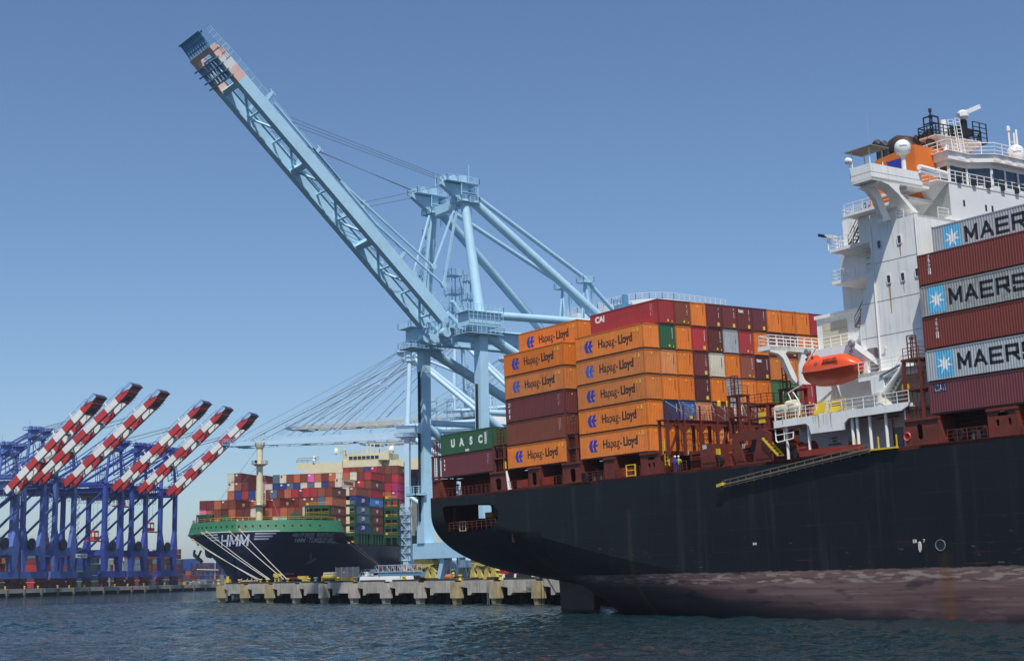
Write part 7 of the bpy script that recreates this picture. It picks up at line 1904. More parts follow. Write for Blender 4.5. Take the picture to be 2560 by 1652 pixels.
c3 = {(0, 6): ('crimson', None), (0, 5): ('brown', 'HMM'), (0, 4): ('red', None), (0, 3): ('sky', 'LINE'), (0, 2): ('brown', 'HMM'), (0, 1): ('brown', 'HMM'), (0, 0): ('brown', 'HMM'), (8, 6): ('pink', 'ONE'), (9, 6): ('brown', None),
      (6, 5): ('deepblue', None), (7, 5): ('white', None), (8, 5): ('steel', None), (9, 5): ('white', None), (10, 5): ('deepblue', None), (11, 5): ('steel', None), (12, 5): ('deepblue', None), (13, 5): ('deepblue', None), (14, 5): ('white', None), (15, 5): ('pink', None), (16, 5): ('steel', None)}
c4 = {(0, 7): ('brown', 'HMM'), (0, 6): ('crimson', None), (0, 5): ('magenta', None), (0, 4): ('magenta', None), (1, 5): ('crimson', None), (1, 7): ('brown', None), (0, 3): ('red', None), (0, 1): ('magenta', None)}
b3 = [7, 7, 7, 7, 7, 7, 7, 7, 7, 7, 7, 7, 7, 7, 6, 7, 7, 7]
bays[1] = (15.2, 2.5, [5, 5, 6] + [5] * 12 + [6, 7, 7], 19.3, c2); bays[2] = (29.0, 2.5, b3, 19.3, c3); bays[3] = (45.5, 6.5, [8] * 8, 19.3, c4)
nb_ = 0
prev_top = {}
for bi, (s0, y0, cols, z0, cc) in enumerate(bays):
    for c, n_ in enumerate(cols):
        y = y0 - c * PCH
        hid = 0
        if bi in (1, 2): # skip what a nearer row hides completely
            pj = int(round((bays[bi - 1][1] - y + (.9 if bi else 0)) / PCH)); pc_ = bays[bi - 1][2]
            lo_ = min([pc_[j] for j in (pj - 1, pj, pj + 1) if 0 <= j < len(pc_)] or [0]); hid = max(0, lo_ - 1)
        if bi == 3: hid = 0 if c < 4 else 5
        for t_ in range(n_):
            if c > 0 and t_ < hid: continue
            if bi == 0 and c > 0 and t_ < (0 if n_ < 4 else 0): continue
            k, tx = cc.get((c, t_), (pal[rh.randrange(len(pal))], None))
            cn = cname.get(k, k)
            top = 'topmost' if t_ == n_ - 1 else ordn[n_ - 1 - t_] + ' from top'
            lab = f'{cn} container, {top}, stack {c + 1} from the quay, {bnames[bi].split()[0]} row, dark blue ship' if bi < 3 else f'{cn} container, {top}, stack {c + 1} beside the crane leg, dark blue ship'
            hcont(k, s0, y, z0 + t_ * LVH, lab, 'containers on the dark blue ship', tx, '45' if (rh.random() < .35 and t_ > 2) else None); nb_ += 1
print('HMM containers', nb_)
for (s0_, s1_, y1_) in ((1, 12.6, -.6), (15, 27, 2.0), (29, 41.5, 2.0), (45.3, 80, 5.8)):
    mb = MB(); zb2 = 19.1 if s0_ > 2 else 18.4
    mb.hexa([H(s0_, -44, 15.4), H(s1_, -44, 15.4), H(s1_, y1_, 15.4), H(s0_, y1_, 15.4), H(s0_, -44, zb2), H(s1_, -44, zb2), H(s1_, y1_, zb2), H(s0_, y1_, zb2)]); part(mb, 'hatch_coaming', m_greend, hp)
# green lashing bridges between the bays (tower ends on the port side, and one starboard)
def gtower(s, y0, y1, z0, z1):
    mb = MB()
    ys = [y0 + (y1 - y0) * k / max(1, round((y1 - y0) / 3)) for k in range(max(1, round((y1 - y0) / 3)) + 1)]
    for ss_ in (s, s + 1.4):
        for y in ys: mb.beam(H(ss_, y, z0), H(ss_, y, z1), .35, .3)
    nz_ = max(1, round((z1 - z0) / 2.95))
    for k in range(1, nz_ + 1):
        z = z0 + (z1 - z0) * k / nz_; mb.beam(H(s + .7, y0 - .2, z), H(s + .7, y1 + .2, z), 1.7, .3)
        mb.beam(H(s, y0, z - .4), H(s, y1, z - .4), .12, .6)
    part(mb, 'lashing_tower', m_greend, hp)
    mb = MB()
    for k in range(1, nz_ + 1):
        z = z0 + (z1 - z0) * k / nz_; mb.beam(H(s - .1, y0, z + 1), H(s - .1, y1, z + 1), .09); mb.beam(H(s - .1, y0, z + .5), H(s - .1, y1, z + .5), .07)
        if k % 2: mb.beam(H(s - .15, y0 + .4, z + .6), H(s - .15, y0 + 1.1, z + .6), .08, .6)
    part(mb, 'yellow_rail', m_yel, hp)
gtower(-2.0, -8.2, -.3, 18.5, 27.2); gtower(-1.0, -45.8, -40.6, 18.5, 25.5)
gtower(13.0, -1.5, 2.6, 15.6, 28.0); gtower(27.3, 0, 2.7, 15.6, 28); gtower(42.5, 2.6, 7.2, 15.6, 31)
for s in (15.2, 29.0, 45.5):
    mb = MB(); 
    for k in range(5): mb.beam(H(s + .5 + k * 2.8, (3.0 if s < 40 else 6.5) - .3, 15.5), H(s + .5 + k * 2.8, (3.0 if s < 40 else 6.5) - .3, 19.3), .3, .4)
    mb.beam(H(s, (3.0 if s < 40 else 6.5) - .3, 19.1), H(s + 12.2, (3.0 if s < 40 else 6.5) - .3, 19.1), .4, .5); mb.rail([H(s, 2.7, 15.6), H(s + 13, 2.7, 15.6)], 1.1, 2, .06, bars=2)
    part(mb, 'stanchion_row', m_greend, hp)
# bridge house far aft
SB_ = 92
zw = hs(908, 1152, SB_).z; zb_ = hs(908, 1186, SB_).z
yl = loc(hs(742, 1160, SB_))[1]; yc_ = loc(hs(908, 1160, SB_))[1]; yr = 2 * yc_ - yl
bh = thing('bridge_house', 'cream bridge house with full-width wings rising behind the stacks of the dark blue ship', 'superstructure', (0, 0, 0), WORLD)
mb = MB()
def hbox(mb, s0, s1, y0, y1, z0, z1): mb.hexa([H(s0, y0, z0), H(s1, y0, z0), H(s1, y1, z0), H(s0, y1, z0), H(s0, y0, z1), H(s1, y0, z1), H(s1, y1, z1), H(s0, y1, z1)])
mb.plate([(yl, zw), (yl, zw - 2.3), (yl + 9, zb_), (yr - 9, zb_), (yr, zw - 2.3), (yr, zw)], lambda a, b, d: H(SB_ + d, a, b), 4)
hbox(mb, SB_ + 1, SB_ + 14, yc_ - 19, yc_ + 19, 16, zb_ + 1)
part(mb, 'bridge_wings', m_shipc, bh)
wy0, wy1 = loc(hs(842, 1140, SB_ - 2))[1], loc(hs(976, 1140, SB_ - 2))[1]; zr0, zr1 = hs(905, 1150, SB_ - 2).z, hs(905, 1133, SB_ - 2).z
mb = MB(); mb.plate([(SB_ + 8, wy0), (SB_ - 1, wy0 + 2), (SB_ - 3, wy0 + 5), (SB_ - 3, wy1 - 4), (SB_ - 1, wy1 - 1), (SB_ + 8, wy1)], lambda a, b, d: H(a, b, zw + d), zr1 - zw)
ybl = [(SB_ - 1.5, yc_ - 8), (SB_ - 3, yc_ - 7), (SB_ - 3, yc_ + 7), (SB_ - 1.5, yc_ + 8)]
mb.plate(ybl, lambda a, b, d: H(a, b, zb_ + 2.5 + d), zw - zb_ - 2.4)
part(mb, 'wheelhouse', m_shipc, bh)
mb = MB(); z0_, z1_ = hs(905, 1147, SB_ - 3).z, hs(905, 1139.5, SB_ - 3).z
for k in range(7):
    a = wy0 + 5.2 + (wy1 - wy0 - 9.4) * k / 7; hbox(mb, SB_ - 3.12, SB_ - 3, a + .15, a + (wy1 - wy0 - 9.4) / 7 - .15, z0_, z1_)
hbox(mb, SB_ - 1.1, SB_ - .95, wy0 + 2.3, wy0 + 4.5, z0_, z1_)
part(mb, 'window', m_glass, bh)
mb = MB(); mb.rail([H(SB_ + 2, wy0, zr1), H(SB_ - 3, wy0 + 4, zr1), H(SB_ - 3, wy1 - 4, zr1), H(SB_ + 2, wy1, zr1)], 1.4, 2, .08, bars=2); mb.rail([H(SB_, yl, zw), H(SB_, yl + 9, zw)], 1.3, 2, .08, bars=2); mb.beam(H(SB_, yl, zw + 2), H(SB_, yl + 9, zw + 2.2), 1.8, .12)
for dy, h_, r_ in ((-9, 4.5, .2), (-8, 6, .15), (-5.5, 7, .2), (3.5, 7, .3), (5, 9, .22), (6.5, 7, .25), (9, 5, .15), (12, 4, .15), (14, 3.5, .2)):
    mb.tube(H(SB_, yc_ + dy - 2, zr1), H(SB_, yc_ + dy - 2, zr1 + h_), r_, 6)
for dy in (-7.5, 1.5, 3.5): mb.beam(H(SB_, yc_ + dy - 1.6, zr1 + 4), H(SB_, yc_ + dy + 1.6, zr1 + 4), .3)
mb.tube(H(SB_, yc_ - 18, zw), H(SB_, yc_ - 18, zw + 13), .08, 4)
part(mb, 'mast_group', m_shipc, bh)
mb = MB()
for dy, r_ in ((-11, .9), (11.5, 1.2), (-20, .8)): mb.lathe(H(SB_, yc_ + dy, (zr1 if dy > -15 else zw) + 1.6), [(r_, -.9), (r_, .2), (r_ * .7, .8), (.02, 1.1)], 10)
part(mb, 'radio_dome', m_whitec, bh)
# dark mooring of deck cargo far aft: one more row beside the near crane legs
for c in range(4):
    for t_ in range(8):
        if c and t_ < 5: continue
        hcont(['maroond', 'deepblue', 'steel', 'maroon', 'plum'][(c + t_) % 5], 66, 9 - c * PCH, 19.3 + t_ * LVH, f'dark container between the crane legs, tier {t_ + 1} up, stack {c + 1} of aft row', 'containers on the dark blue ship aft')
# ------------------------------------------------------------------ things on the near wharf
def wq(u, off, z=PT):            # point on the wharf at image column u, off metres behind the face
    x = wpl(u, 1455, Vector((0, qy(-110) + off, 0)), Vector((0, 1, 0))).x; return Vector((x, qy(x) + off, z))
bl = [(569, 1.0), (618, 1.0), (668, 1.0), (684, 1.0), (732, 1.0), (782, 1.0), (816, 1.0), (1007, 1.0), (1141, 1.0), (1237, 1.0), (852, 4.0), (890, 4.0)]
names = ['the wharf end', 'the second column', 'where the left pair of ropes ends', 'just right of the left rope bollard', 'under the right pair of ropes', 'right of the yellow hopper', 'left of the cream pipe rack', 'beside the white truck', 'between the two yellow bogie sets', 'at the right yellow bogies', 'left of the stop sign', 'right of the stop sign']
proto = None
for i, ((u, off), nm) in enumerate(zip(bl, names)):
    p = wq(u, off)
    if proto is None:
        t = thing('bollard', 'yellow mushroom-headed bollard by ' + nm, 'bollard', p, WORLD, 'yellow bollards along the wharf edge')
        mb = MB(); mb.lathe(p, [(.55, 0), (.55, .12), (.42, .2), (.36, .8), (.42, .95)], 14); part(mb, 'post', m_yel, t)
        mb = MB(); mb.lathe(p, [(.42, .95), (.62, 1.05), (.64, 1.25), (.5, 1.35)], 14); part(mb, 'cap', m_yel, t)
        proto = t
    else:
        t = proto.copy(); COL.objects.link(t); t.location = p
        for ch in proto.children: c_ = ch.copy(); COL.objects.link(c_); c_.parent = t
        pre = 'by ' if not nm.startswith(('where', 'just', 'under', 'right', 'left', 'beside', 'between', 'at')) else ''
        t['label'] = 'yellow bollard ' + pre + nm
    t.scale = (.62, .62, .7)
p = wq(798, 1.2); mb = MB(); mb.lathe(p, [(.4, 0), (.4, .12), (.28, .2), (.26, .7), (.45, .85), (.45, 1.05)], 12); solo(mb, 'bollard', m_galv, 'small grey bollard between two yellow ones right of the yellow hopper', 'bollard', p)
# mooring lines of the dark blue ship
lines = [((480, 1345), (660, 1446)), ((478, 1357), (666, 1447)), ((536, 1331), (686, 1442)), ((552, 1328), (690, 1441)), ((619, 1328), (722, 1436)), ((644, 1324), (730, 1436)), ((868, 1353), (958, 1420)), ((878, 1350), (960, 1420))]
lw = ['lower white rope from the bow shoulder to the left bollard', 'second white rope beside it from the bow shoulder', 'white rope from the left edge of the emblem to the wharf', 'white rope just right of the one at the emblem edge', 'white rope running down from the middle of bow', 'steepest white rope, from the centre of the bow down to hopper', 'thin pale rope from the port shoulder to the quay, lower one', 'thin pale rope from the port shoulder to the quay, upper one']
for i, ((a, b), lab) in enumerate(zip(lines, lw)):
    q = hs(a[0], a[1], -8); A = onhull(H(-8, loc(q)[1], q.z)) if i < 6 else hside(a[0], a[1], 3.2)
    B = wq(b[0], 1.0, PT + .8) if i < 6 else hside(b[0], b[1], 5)
    mb = MB(); n_ = 10; prev = A
    for k in range(1, n_ + 1):
        t_ = k / n_; c_ = A.lerp(B, t_) - Vector((0, 0, .25 * 4 * t_ * (1 - t_))); mb.tube(prev, c_, .085, 5); prev = c_
    o = solo(mb, 'mooring_rope', m_rope if i < 6 else mat('rope_dull', '8c8574', .9), lab, 'rope', A, WORLD, 'mooring ropes of the dark blue ship')
    mb = MB(); c_ = A.lerp(B, .04 if i != 1 else .05) - Vector((0, 0, .1)); mb.lathe(c_, [(.1, -.3), (.42, -.2), (.42, .2), (.1, .3)], 8); part(mb, 'rope_sleeve', mat('sleeve_orange', 'e09a2c', .7), o)
# black mooring ropes of the near ship at the fender
for i, (u, lab) in enumerate(((1332, 'thin black rope hanging straight down the ochre fender column'), (1339, 'second black rope beside it on the ochre fender column'))):
    p = wq(u, -1.1); mb = MB(); mb.tube((p.x, qy(p.x) - 1.1, PT), (p.x, qy(p.x) - 1.1, -.2), .05, 5); solo(mb, 'hanging_rope', m_dark, lab, 'rope', p)
p = wq(1348, 0, PT + 1); mb = MB(); mb.tube(p + Vector((0, -.3, .2)), Vector((-44.6 + 0, 28, 1.2)), .06, 5); solo(mb, 'stern_rope', m_dark, 'dark rope slanting from the wharf edge to the black ship stern', 'rope', p)
# yellow hopper frame
p = wq(707, 2.5); t = thing('loading_frame', 'yellow steel frame with sagging hopper plate standing on the wharf', 'frame', p)
mb = MB()
for e in (-1.35, 1.35): mb.beam(p + Vector((e, 0, 0)), p + Vector((e, 0, 2.2)), .28)
mb.beam(p + Vector((-1.35, 1, 0)), p + Vector((-1.35, 1, 2.2)), .2); mb.beam(p + Vector((1.35, 1, 0)), p + Vector((1.35, 1, 2.2)), .2); part(mb, 'leg', m_yel, t)
mb = MB(); P_ = [(-2.3, 3.3), (-2.3, 2.3), (-1.3, 2.2), (-.8, 1.85), (.8, 1.85), (1.3, 2.2), (2.3, 2.3), (2.3, 3.3)]; mb.plate(P_, lambda a, b, d: (p.x + a, p.y - .2 + d, p.z + b), .9); t.scale = (.62, .62, .6); part(mb, 'hopper_plate', mat('faded_yellow', 'd6bf55', .6, dirt_amt=.3, streak=.3), t)
p = wq(690, 2.5); t = thing('wharf_box', 'grey equipment box beneath the yellow hopper frame', 'box', p + Vector((1.2, 1.5, 0)))
b_ = ORG[t.name]; mb = MB(); mb.box(b_.x - .7, b_.x + .7, b_.y - .5, b_.y + .5, PT, PT + 1.1); mb.box(b_.x - .78, b_.x + .78, b_.y - .58, b_.y + .58, PT + 1.1, PT + 1.2); part(mb, 'body', m_grey, t)
# yellow guard cage and post at the wharf end
p = wq(586, 2); t = thing('guard_cage', 'yellow ladder guard rails with a tall solid post at the wharf end', 'guard rail', p)
mb = MB()
for k in range(4): mb.rail([p + Vector((-1.2, k * .5, 0)), p + Vector((1.2, k * .5, 0))], 1.6, .5, .04, bars=4)
part(mb, 'rails', m_yel, t); t.scale = (.62, .62, .62)
mb = MB(); mb.beam(p + Vector((1.7, 0, 0)), p + Vector((1.7, 0, 2.7)), .8, .6); part(mb, 'post', m_yel, t)
p = wq(562, 3); t = thing('floodlight_stand', 'small grey equipment mast beside the first bollard of the wharf', 'stand', wq(578, 3.6))
b_ = ORG[t.name]; mb = MB(); mb.box(b_.x - .5, b_.x + .3, b_.y - .3, b_.y + .3, PT, PT + 2); mb.tube(b_ + Vector((0, 0, 2)), b_ + Vector((.5, 0, 3.3)), .06, 6); mb.tube(b_ + Vector((-1, 0, 0)), b_ + Vector((.3, 0, 3.2)), .05, 6); part(mb, 'frame', m_grey, t)
# yellow skip, cream pipe rack, barriers, truck ...
p = wq(765, 3); t = thing('yellow_skip', 'faded yellow steel ramp box with slanted ends on the wharf', 'skip', p)
mb = MB(); mb.plate([(-2.9, 2.2), (2.6, 2.2), (2.2, .1), (1.2, .1), (.6, 1.0), (-2.1, 1.3)], lambda a, b, d: (p.x + a, p.y + d, p.z + b), 1.6); part(mb, 'body', MATS['faded_yellow'], t)
mb = MB(); 
for e in (-2.6, -1.4, 0, 1.4, 2.4): mb.beam((p.x + e, p.y - .05, p.z + 2.2), (p.x + e, p.y - .05, p.z + 1.3), .12)
part(mb, 'rib', m_yel, t); t.scale = (.55, .6, .62)
p = wq(738, 4); t = thing('red_trailer', 'low dark red trailer frame behind the yellow skip', 'trailer', p)
mb = MB(); mb.box(p.x - 3, p.x + 2.4, p.y, p.y + 2, PT + .8, PT + 1.2); mb.beam((p.x - 2.4, p.y, PT + 1.9), (p.x + 2, p.y, PT + 1.9), .12); part(mb, 'bed', m_bogr, t)
mb = MB()
for e in (-2, 1.5): mb.tube((p.x + e, p.y - .1, PT + .45), (p.x + e, p.y + .25, PT + .45), .45, 12)
part(mb, 'wheel', m_dark, t)
p = wq(833, 3); t = thing('pipe_rack', 'cream rack of curved bars with a yellow rail on the wharf', 'rack', p)
mb = MB()
for k in range(9): c_ = p + Vector((-2.6 + k * .62, 0, 0)); mb.path([c_ + Vector((0, 0, .6)), c_ + Vector((0, 0, 1.6)), c_ + Vector((.25, 0, 1.85))], .13, 6)
part(mb, 'bar', m_shipc, t)
mb = MB(); mb.beam(p + Vector((-3, -.1, 1.05)), p + Vector((2.6, -.1, 1.05)), .3, .35); mb.beam(p + Vector((-3, -.1, 0)), p + Vector((-3, -.1, 1.1)), .25); mb.beam(p + Vector((2.6, -.1, 0)), p + Vector((2.6, -.1, 1.1)), .25); part(mb, 'rail', m_yel, t)
for k, u in enumerate((626, 640, 650)):
    p = wq(u, 3.5); t = thing('wharf_trolley', ['low cream and red trolley left of the rope bollards', 'second small trolley with pale top, next right', 'third small trolley nearest the rope bollards'][k], 'trolley', p, WORLD, 'trolleys on the wharf')
    mb = MB(); mb.box(p.x - .8, p.x + .7, p.y, p.y + 1, PT + .5, PT + .72); mb.beam(p + Vector((-.6, 0, .7)), p + Vector((-.3, 0, 1.1)), .12); part(mb, 'bed', m_shipc, t)
    mb = MB()
    for e in (-.55, .5): mb.tube((p.x + e, p.y - .1, PT + .27), (p.x + e, p.y + .1, PT + .27), .26, 10)
    part(mb, 'wheel', m_bogr, t)
# stop sign
p = wq(868, 5); t = thing('stop_sign', 'round red sign with a white bar on a thin pole in front of the fence', 'sign', p)
mb = MB(); mb.tube(p, p + Vector((0, 0, 2.6)), .05, 6); part(mb, 'pole', m_galv, t)
mb = MB(); mb.lathe(p + Vector((0, -.06, 2.5)), [(.5, 0), (.5, .04)], 20, (0, -1, 0)); part(mb, 'disc', m_red, t); t.scale = (.6, .6, .75)
mb = MB(); mb.box(p.x - .34, p.x + .34, p.y - .12, p.y - .105, p.z + 2.42, p.z + 2.58); part(mb, 'bar', m_whitec, t)
a, b = wq(850, 9), wq(905, 9)
t = thing('mesh_fence', 'grey wire mesh fence behind the round red sign', 'fence', a)
mb = MB()
for k in range(5): c_ = a.lerp(b, k / 4); mb.tube(c_, c_ + Vector((0, 0, 3)), .06, 6)
part(mb, 'post', m_galv, t)
mb = MB()
for k in range(46): c_ = a.lerp(b, k / 45); mb.beam(c_, c_ + Vector((0, 0, 2.9)), .035)
for k in range(13): mb.beam(a + Vector((0, 0, k * .24)), b + Vector((0, 0, k * .24)), .035)
part(mb, 'mesh', m_galv, t)
for k, (u, w_) in enumerate(((875, 1.9),)):
    p = wq(u, 1.6); t = thing('concrete_barrier', 'yellow painted concrete barrier below the round red sign', 'barrier', p)
    mb = MB(); mb.plate([(-.3, 0), (-.25, .35), (-.1, 1), (.1, 1), (.25, .35), (.3, 0)], lambda a, b, d: (p.x - w_ + d, p.y + a, p.z + b), 2 * w_); part(mb, 'block', mat('barrier_yellow', 'e0ac30', .7, dirt_amt=.3), t)
for k, (u0, u1, lab) in enumerate(((905, 950, 'white barrier block nearest the pickup truck'), (952, 1000, 'white barrier block in the middle below the truss'), (1003, 1030, 'short white barrier block next to the yellow bogies'))):
    a, b = wq(u0, 1.8), wq(u1, 1.8); t = thing('white_barrier', lab, 'barrier', a, WORLD, 'white barriers on the wharf')
    mb = MB(); L_ = b.x - a.x; mb.plate([(-.3, 0), (-.25, .35), (-.12, .95), (.12, .95), (.25, .35), (.3, 0)], lambda x, z, d: (a.x + d, a.y + x, a.z + z), L_); part(mb, 'block', m_whitec, t)
# pickup truck with roof rack
p = wq(915, 5.5); t = thing('pickup_truck', 'white pickup truck with a ladder rack, parked behind the white barriers', 'truck', p)
def car_prof(mb, prof, y0, y1): mb.plate(prof, lambda a, b, d: (p.x + a, y0 + d, PT + b), y1 - y0)
mb = MB(); car_prof(mb, [(-3.0, .5), (-3.05, 1.0), (-1.9, 1.2), (-1.2, 1.85), (.3, 1.9), (.45, 1.2), (2.9, 1.2), (2.9, .5)], p.y, p.y + 1.9); part(mb, 'body', m_whitec, t)
mb = MB(); car_prof(mb, [(-1.65, 1.25), (-1.1, 1.75), (-.5, 1.78), (-.5, 1.25)], p.y - .01, p.y + .02); car_prof(mb, [(-.4, 1.25), (-.4, 1.78), (.2, 1.8), (.3, 1.25)], p.y - .01, p.y + .02); part(mb, 'window', m_glass, t)
for e in (-2.1, 2.0):
    mb = MB(); mb.tube((p.x + e, p.y - .06, PT + .42), (p.x + e, p.y + .25, PT + .42), .42, 14); w0 = part(mb, 'wheel', m_dark, t)
    mb = MB(); mb.tube((p.x + e, p.y - .09, PT + .42), (p.x + e, p.y, PT + .42), .2, 10); mb.build('hub', m_galv, w0, ORG[t.name])
mb = MB()
for y in (p.y + .1, p.y + 1.8):
    mb.beam((p.x - 1.3, y, PT + 2.3), (p.x + 2.6, y, PT + 2.3), .08)
    for e in (-1.2, .4, 2.5): mb.beam((p.x + e, y, PT + 1.2), (p.x + e, y, PT + 2.3), .07)
mb.tube((p.x + 1.0, p.y + 1, PT + 1.9), (p.x + 2.4, p.y + 1, PT + 2.0), .35, 12)
part(mb, 'ladder_rack', m_galv, t)
# spare gangway truss on blue trestles
a, b = wq(940, 4.5), wq(1052, 4.5); t = thing('gangway_truss', 'long white aluminium gangway lying on blue trestles on the wharf', 'gangway', a)
mb = MB(); up = Vector((0, 0, 1))
for dy in (0, 1.2):
    o_ = Vector((0, dy, 0)); mb.beam(a + up * 1.75 + o_, b + up * 1.75 + o_, .14, .2); mb.beam(a + up * 2.95 + o_, b + up * 2.95 + o_, .1, .14)
    n_ = 12
    for k in range(n_ + 1):
        c_ = a.lerp(b, k / n_) + o_; mb.beam(c_ + up * 1.75, c_ + up * 2.95, .08)
        if k < n_ and k % 3 == 0: mb.beam(c_ + up * 2.95, a.lerp(b, (k + 1) / n_) + o_ + up * 1.75, .1)
part(mb, 'truss', mat('aluminium', 'b9bfc4', .5, metal=.3, var=.1), t)
mb = MB()
for k in (1, 4, 6, 8): c_ = a.lerp(b, k / 9.); mb.beam(c_ + Vector((0, -.1, 2.05)), c_ + Vector((.02, -.1, 2.85)), .2, .1)
part(mb, 'red_stripe', m_red, t)
mb = MB(); mb.beam(a + up * 1.1 + Vector((1, .5, 0)), b + up * 1.1 + Vector((0, .5, 0)), .9, .9)
for k in (2, 4.6, 7.6): c_ = a.lerp(b, k / 9.) + Vector((0, .5, 0)); mb.beam(c_, c_ + up * 1.7, .35); mb.beam(c_ + Vector((-.8, 0, 0)), c_ + up * 1.2, .15)
part(mb, 'trestle', m_blued, t)
p = wq(1037, 3.4); t = thing('trailer_axle', 'dark rubber-tyred axle beside the yellow bogies', 'axle', p)
mb = MB()
for e in (-.6, .6): mb.tube((p.x + e, p.y, PT + .5), (p.x + e, p.y + .4, PT + .5), .5, 14)
part(mb, 'tyre', m_dark, t)
p = wq(1117, 5); t = thing('orange_bundle', 'orange wrapped bundle lying beside the left yellow bogies', 'bundle', p)
mb = MB(); mb.lathe(p + Vector((-.9, 0, .55)), [(.2, 0), (.5, .1), (.55, .9), (.5, 1.7), (.2, 1.8)], 10, (1, 0, 0), (1, .9)); part(mb, 'bundle', mat('bundle_orange', 'b8703c', .9, dirt_amt=.5, bump=.5), t)
p = wq(1205, 1.0); mb = MB(); mb.box(p.x - 1.1, p.x + 1.1, p.y - .9, p.y - .8, PT + .1, PT + .45); o = solo(mb, 'edge_sign', m_yel, 'yellow strip sign fixed above the ladder on the wharf face', 'sign', p)
mb = MB(); put_text(mb, '181', (p.x - .1, p.y - .92, PT + .27), (1, 0, 0), (0, 0, 1), .32, .03); part(mb, 'sign_lettering', m_ink, o, smooth=False)
p = wq(1288, -.4); mb = MB(); put_text(mb, 'SHIPS', (p.x, qy(p.x) - .02, 2.1), (1, 0, 0), (0, 0, 1), .5, .05); o = solo(mb, 'wall_marking', mat('ochre_paint', 'b08a3a', .8), 'ochre painted marking on the concrete wharf face', 'marking', p, smooth=False)
p = wq(1303, -.5); t = thing('hanging_cage', 'small steel mesh cage hung on the wharf face right of the ladder', 'cage', Vector((p.x, qy(p.x) - .4, 2.6)))
mb = MB(); b_ = ORG[t.name]
for e in (-.75, -.35, 0, .35, .75): mb.beam(b_ + Vector((e, 0, 0)), b_ + Vector((e, 0, 1.1)), .05)
for z in (0, .4, .8, 1.1): mb.beam(b_ + Vector((-.8, 0, z)), b_ + Vector((.8, 0, z)), .06)
part(mb, 'mesh', m_galv, t)
# striped barriers and a white vehicle near the ship's stern
for k, (u, c_, lab) in enumerate(((1245, m_whitec, 'first white segment of the black and white barrier row'), (1262, m_dark, 'black barrier segment after the first white one'), (1273, m_whitec, 'second white segment of the barrier row'), (1290, m_dark, 'long black barrier segment left of the white van'))):
    p = wq(u, 3); t = thing('striped_barrier', lab, 'barrier', p, WORLD, 'black and white barrier row'); w_ = (.7, 1.3, .6, 1.6)[k]
    mb = MB(); mb.plate([(-.3, 0), (-.2, .9), (.2, .9), (.3, 0)], lambda a, b, d: (p.x - w_ + d, p.y + a, p.z + b), 2 * w_); part(mb, 'block', c_, t)
p = wq(1322, 4); t = thing('white_van', 'white car roof just visible under the black ship stern', 'car', p)
mb = MB(); mb.plate([(-2.2, .35), (-2.3, .8), (-1.3, 1.0), (-.8, 1.5), (1.2, 1.5), (2.1, .95), (2.2, .4)], lambda a, b, d: (p.x + a, p.y + d, PT + b), 1.8); part(mb, 'body', m_whitec, t)
mb = MB()
for e in (-1.4, 1.4): mb.tube((p.x + e, p.y - .05, PT + .35), (p.x + e, p.y + .2, PT + .35), .35, 12)
part(mb, 'wheel', m_dark, t)
mb = MB(); mb.plate([(-1.1, 1.0), (-.7, 1.4), (1.1, 1.4), (1.6, 1.0)], lambda a, b, d: (p.x + a, p.y - .01 + d, PT + b), .02); part(mb, 'window', m_glass, t)
# red truck chassis and stacked yard containers deep behind the crane
p = wq(1262, 30); t = thing('red_truck', 'red terminal truck parked behind the right yellow bogies', 'truck', p)
mb = MB(); mb.box(p.x - 3, p.x + 4, p.y, p.y + 2.2, PT + .9, PT + 1.4); mb.box(p.x - 3, p.x - 1.2, p.y, p.y + 2.2, PT + 1.4, PT + 3); mb.rail([(p.x - 1, p.y, PT + 1.4), (p.x + 4, p.y, PT + 1.4)], 1.4, .8, .06); part(mb, 'body', m_red, t)
mb = MB()
for e in (-2.2, 2, 3.1): mb.tube((p.x + e, p.y - .1, PT + .5), (p.x + e, p.y + .3, PT + .5), .5, 12)
part(mb, 'wheel', m_dark, t)
t = thing('lamp_mast', 'white lattice access mast with stairs standing by the dark blue ship', 'mast', hq(48, 8, PT))
b_ = ORG[t.name]; mb = MB()
for k in range(9):
    z = PT + 1 + k * 2.6; y0, y1 = (-1.2, 1.2) if k % 2 else (1.2, -1.2)
    mb.stairs(b_ + HPORT * y0 + Vector((0, 0, z - PT)), b_ + HPORT * y1 + Vector((0, 0, z - PT + 2.6)), .9, HST, tread=.5)
    mb.rail([b_ + HPORT * 2 + Vector((0, 0, z - PT + 2.6)), b_ - HPORT * 2 + Vector((0, 0, z - PT + 2.6))], 1.1, 1, .05); mb.beam(b_ + HPORT * 2 + Vector((0, 0, z - PT + 2.6)), b_ - HPORT * 2 + Vector((0, 0, z - PT + 2.6)), 1.2, .15)
for e in (-1.5, 1.5): mb.beam(b_ + HPORT * e, b_ + HPORT * e + Vector((0, 0, 25)), .25)
part(mb, 'stair_tower', m_ltb, t)

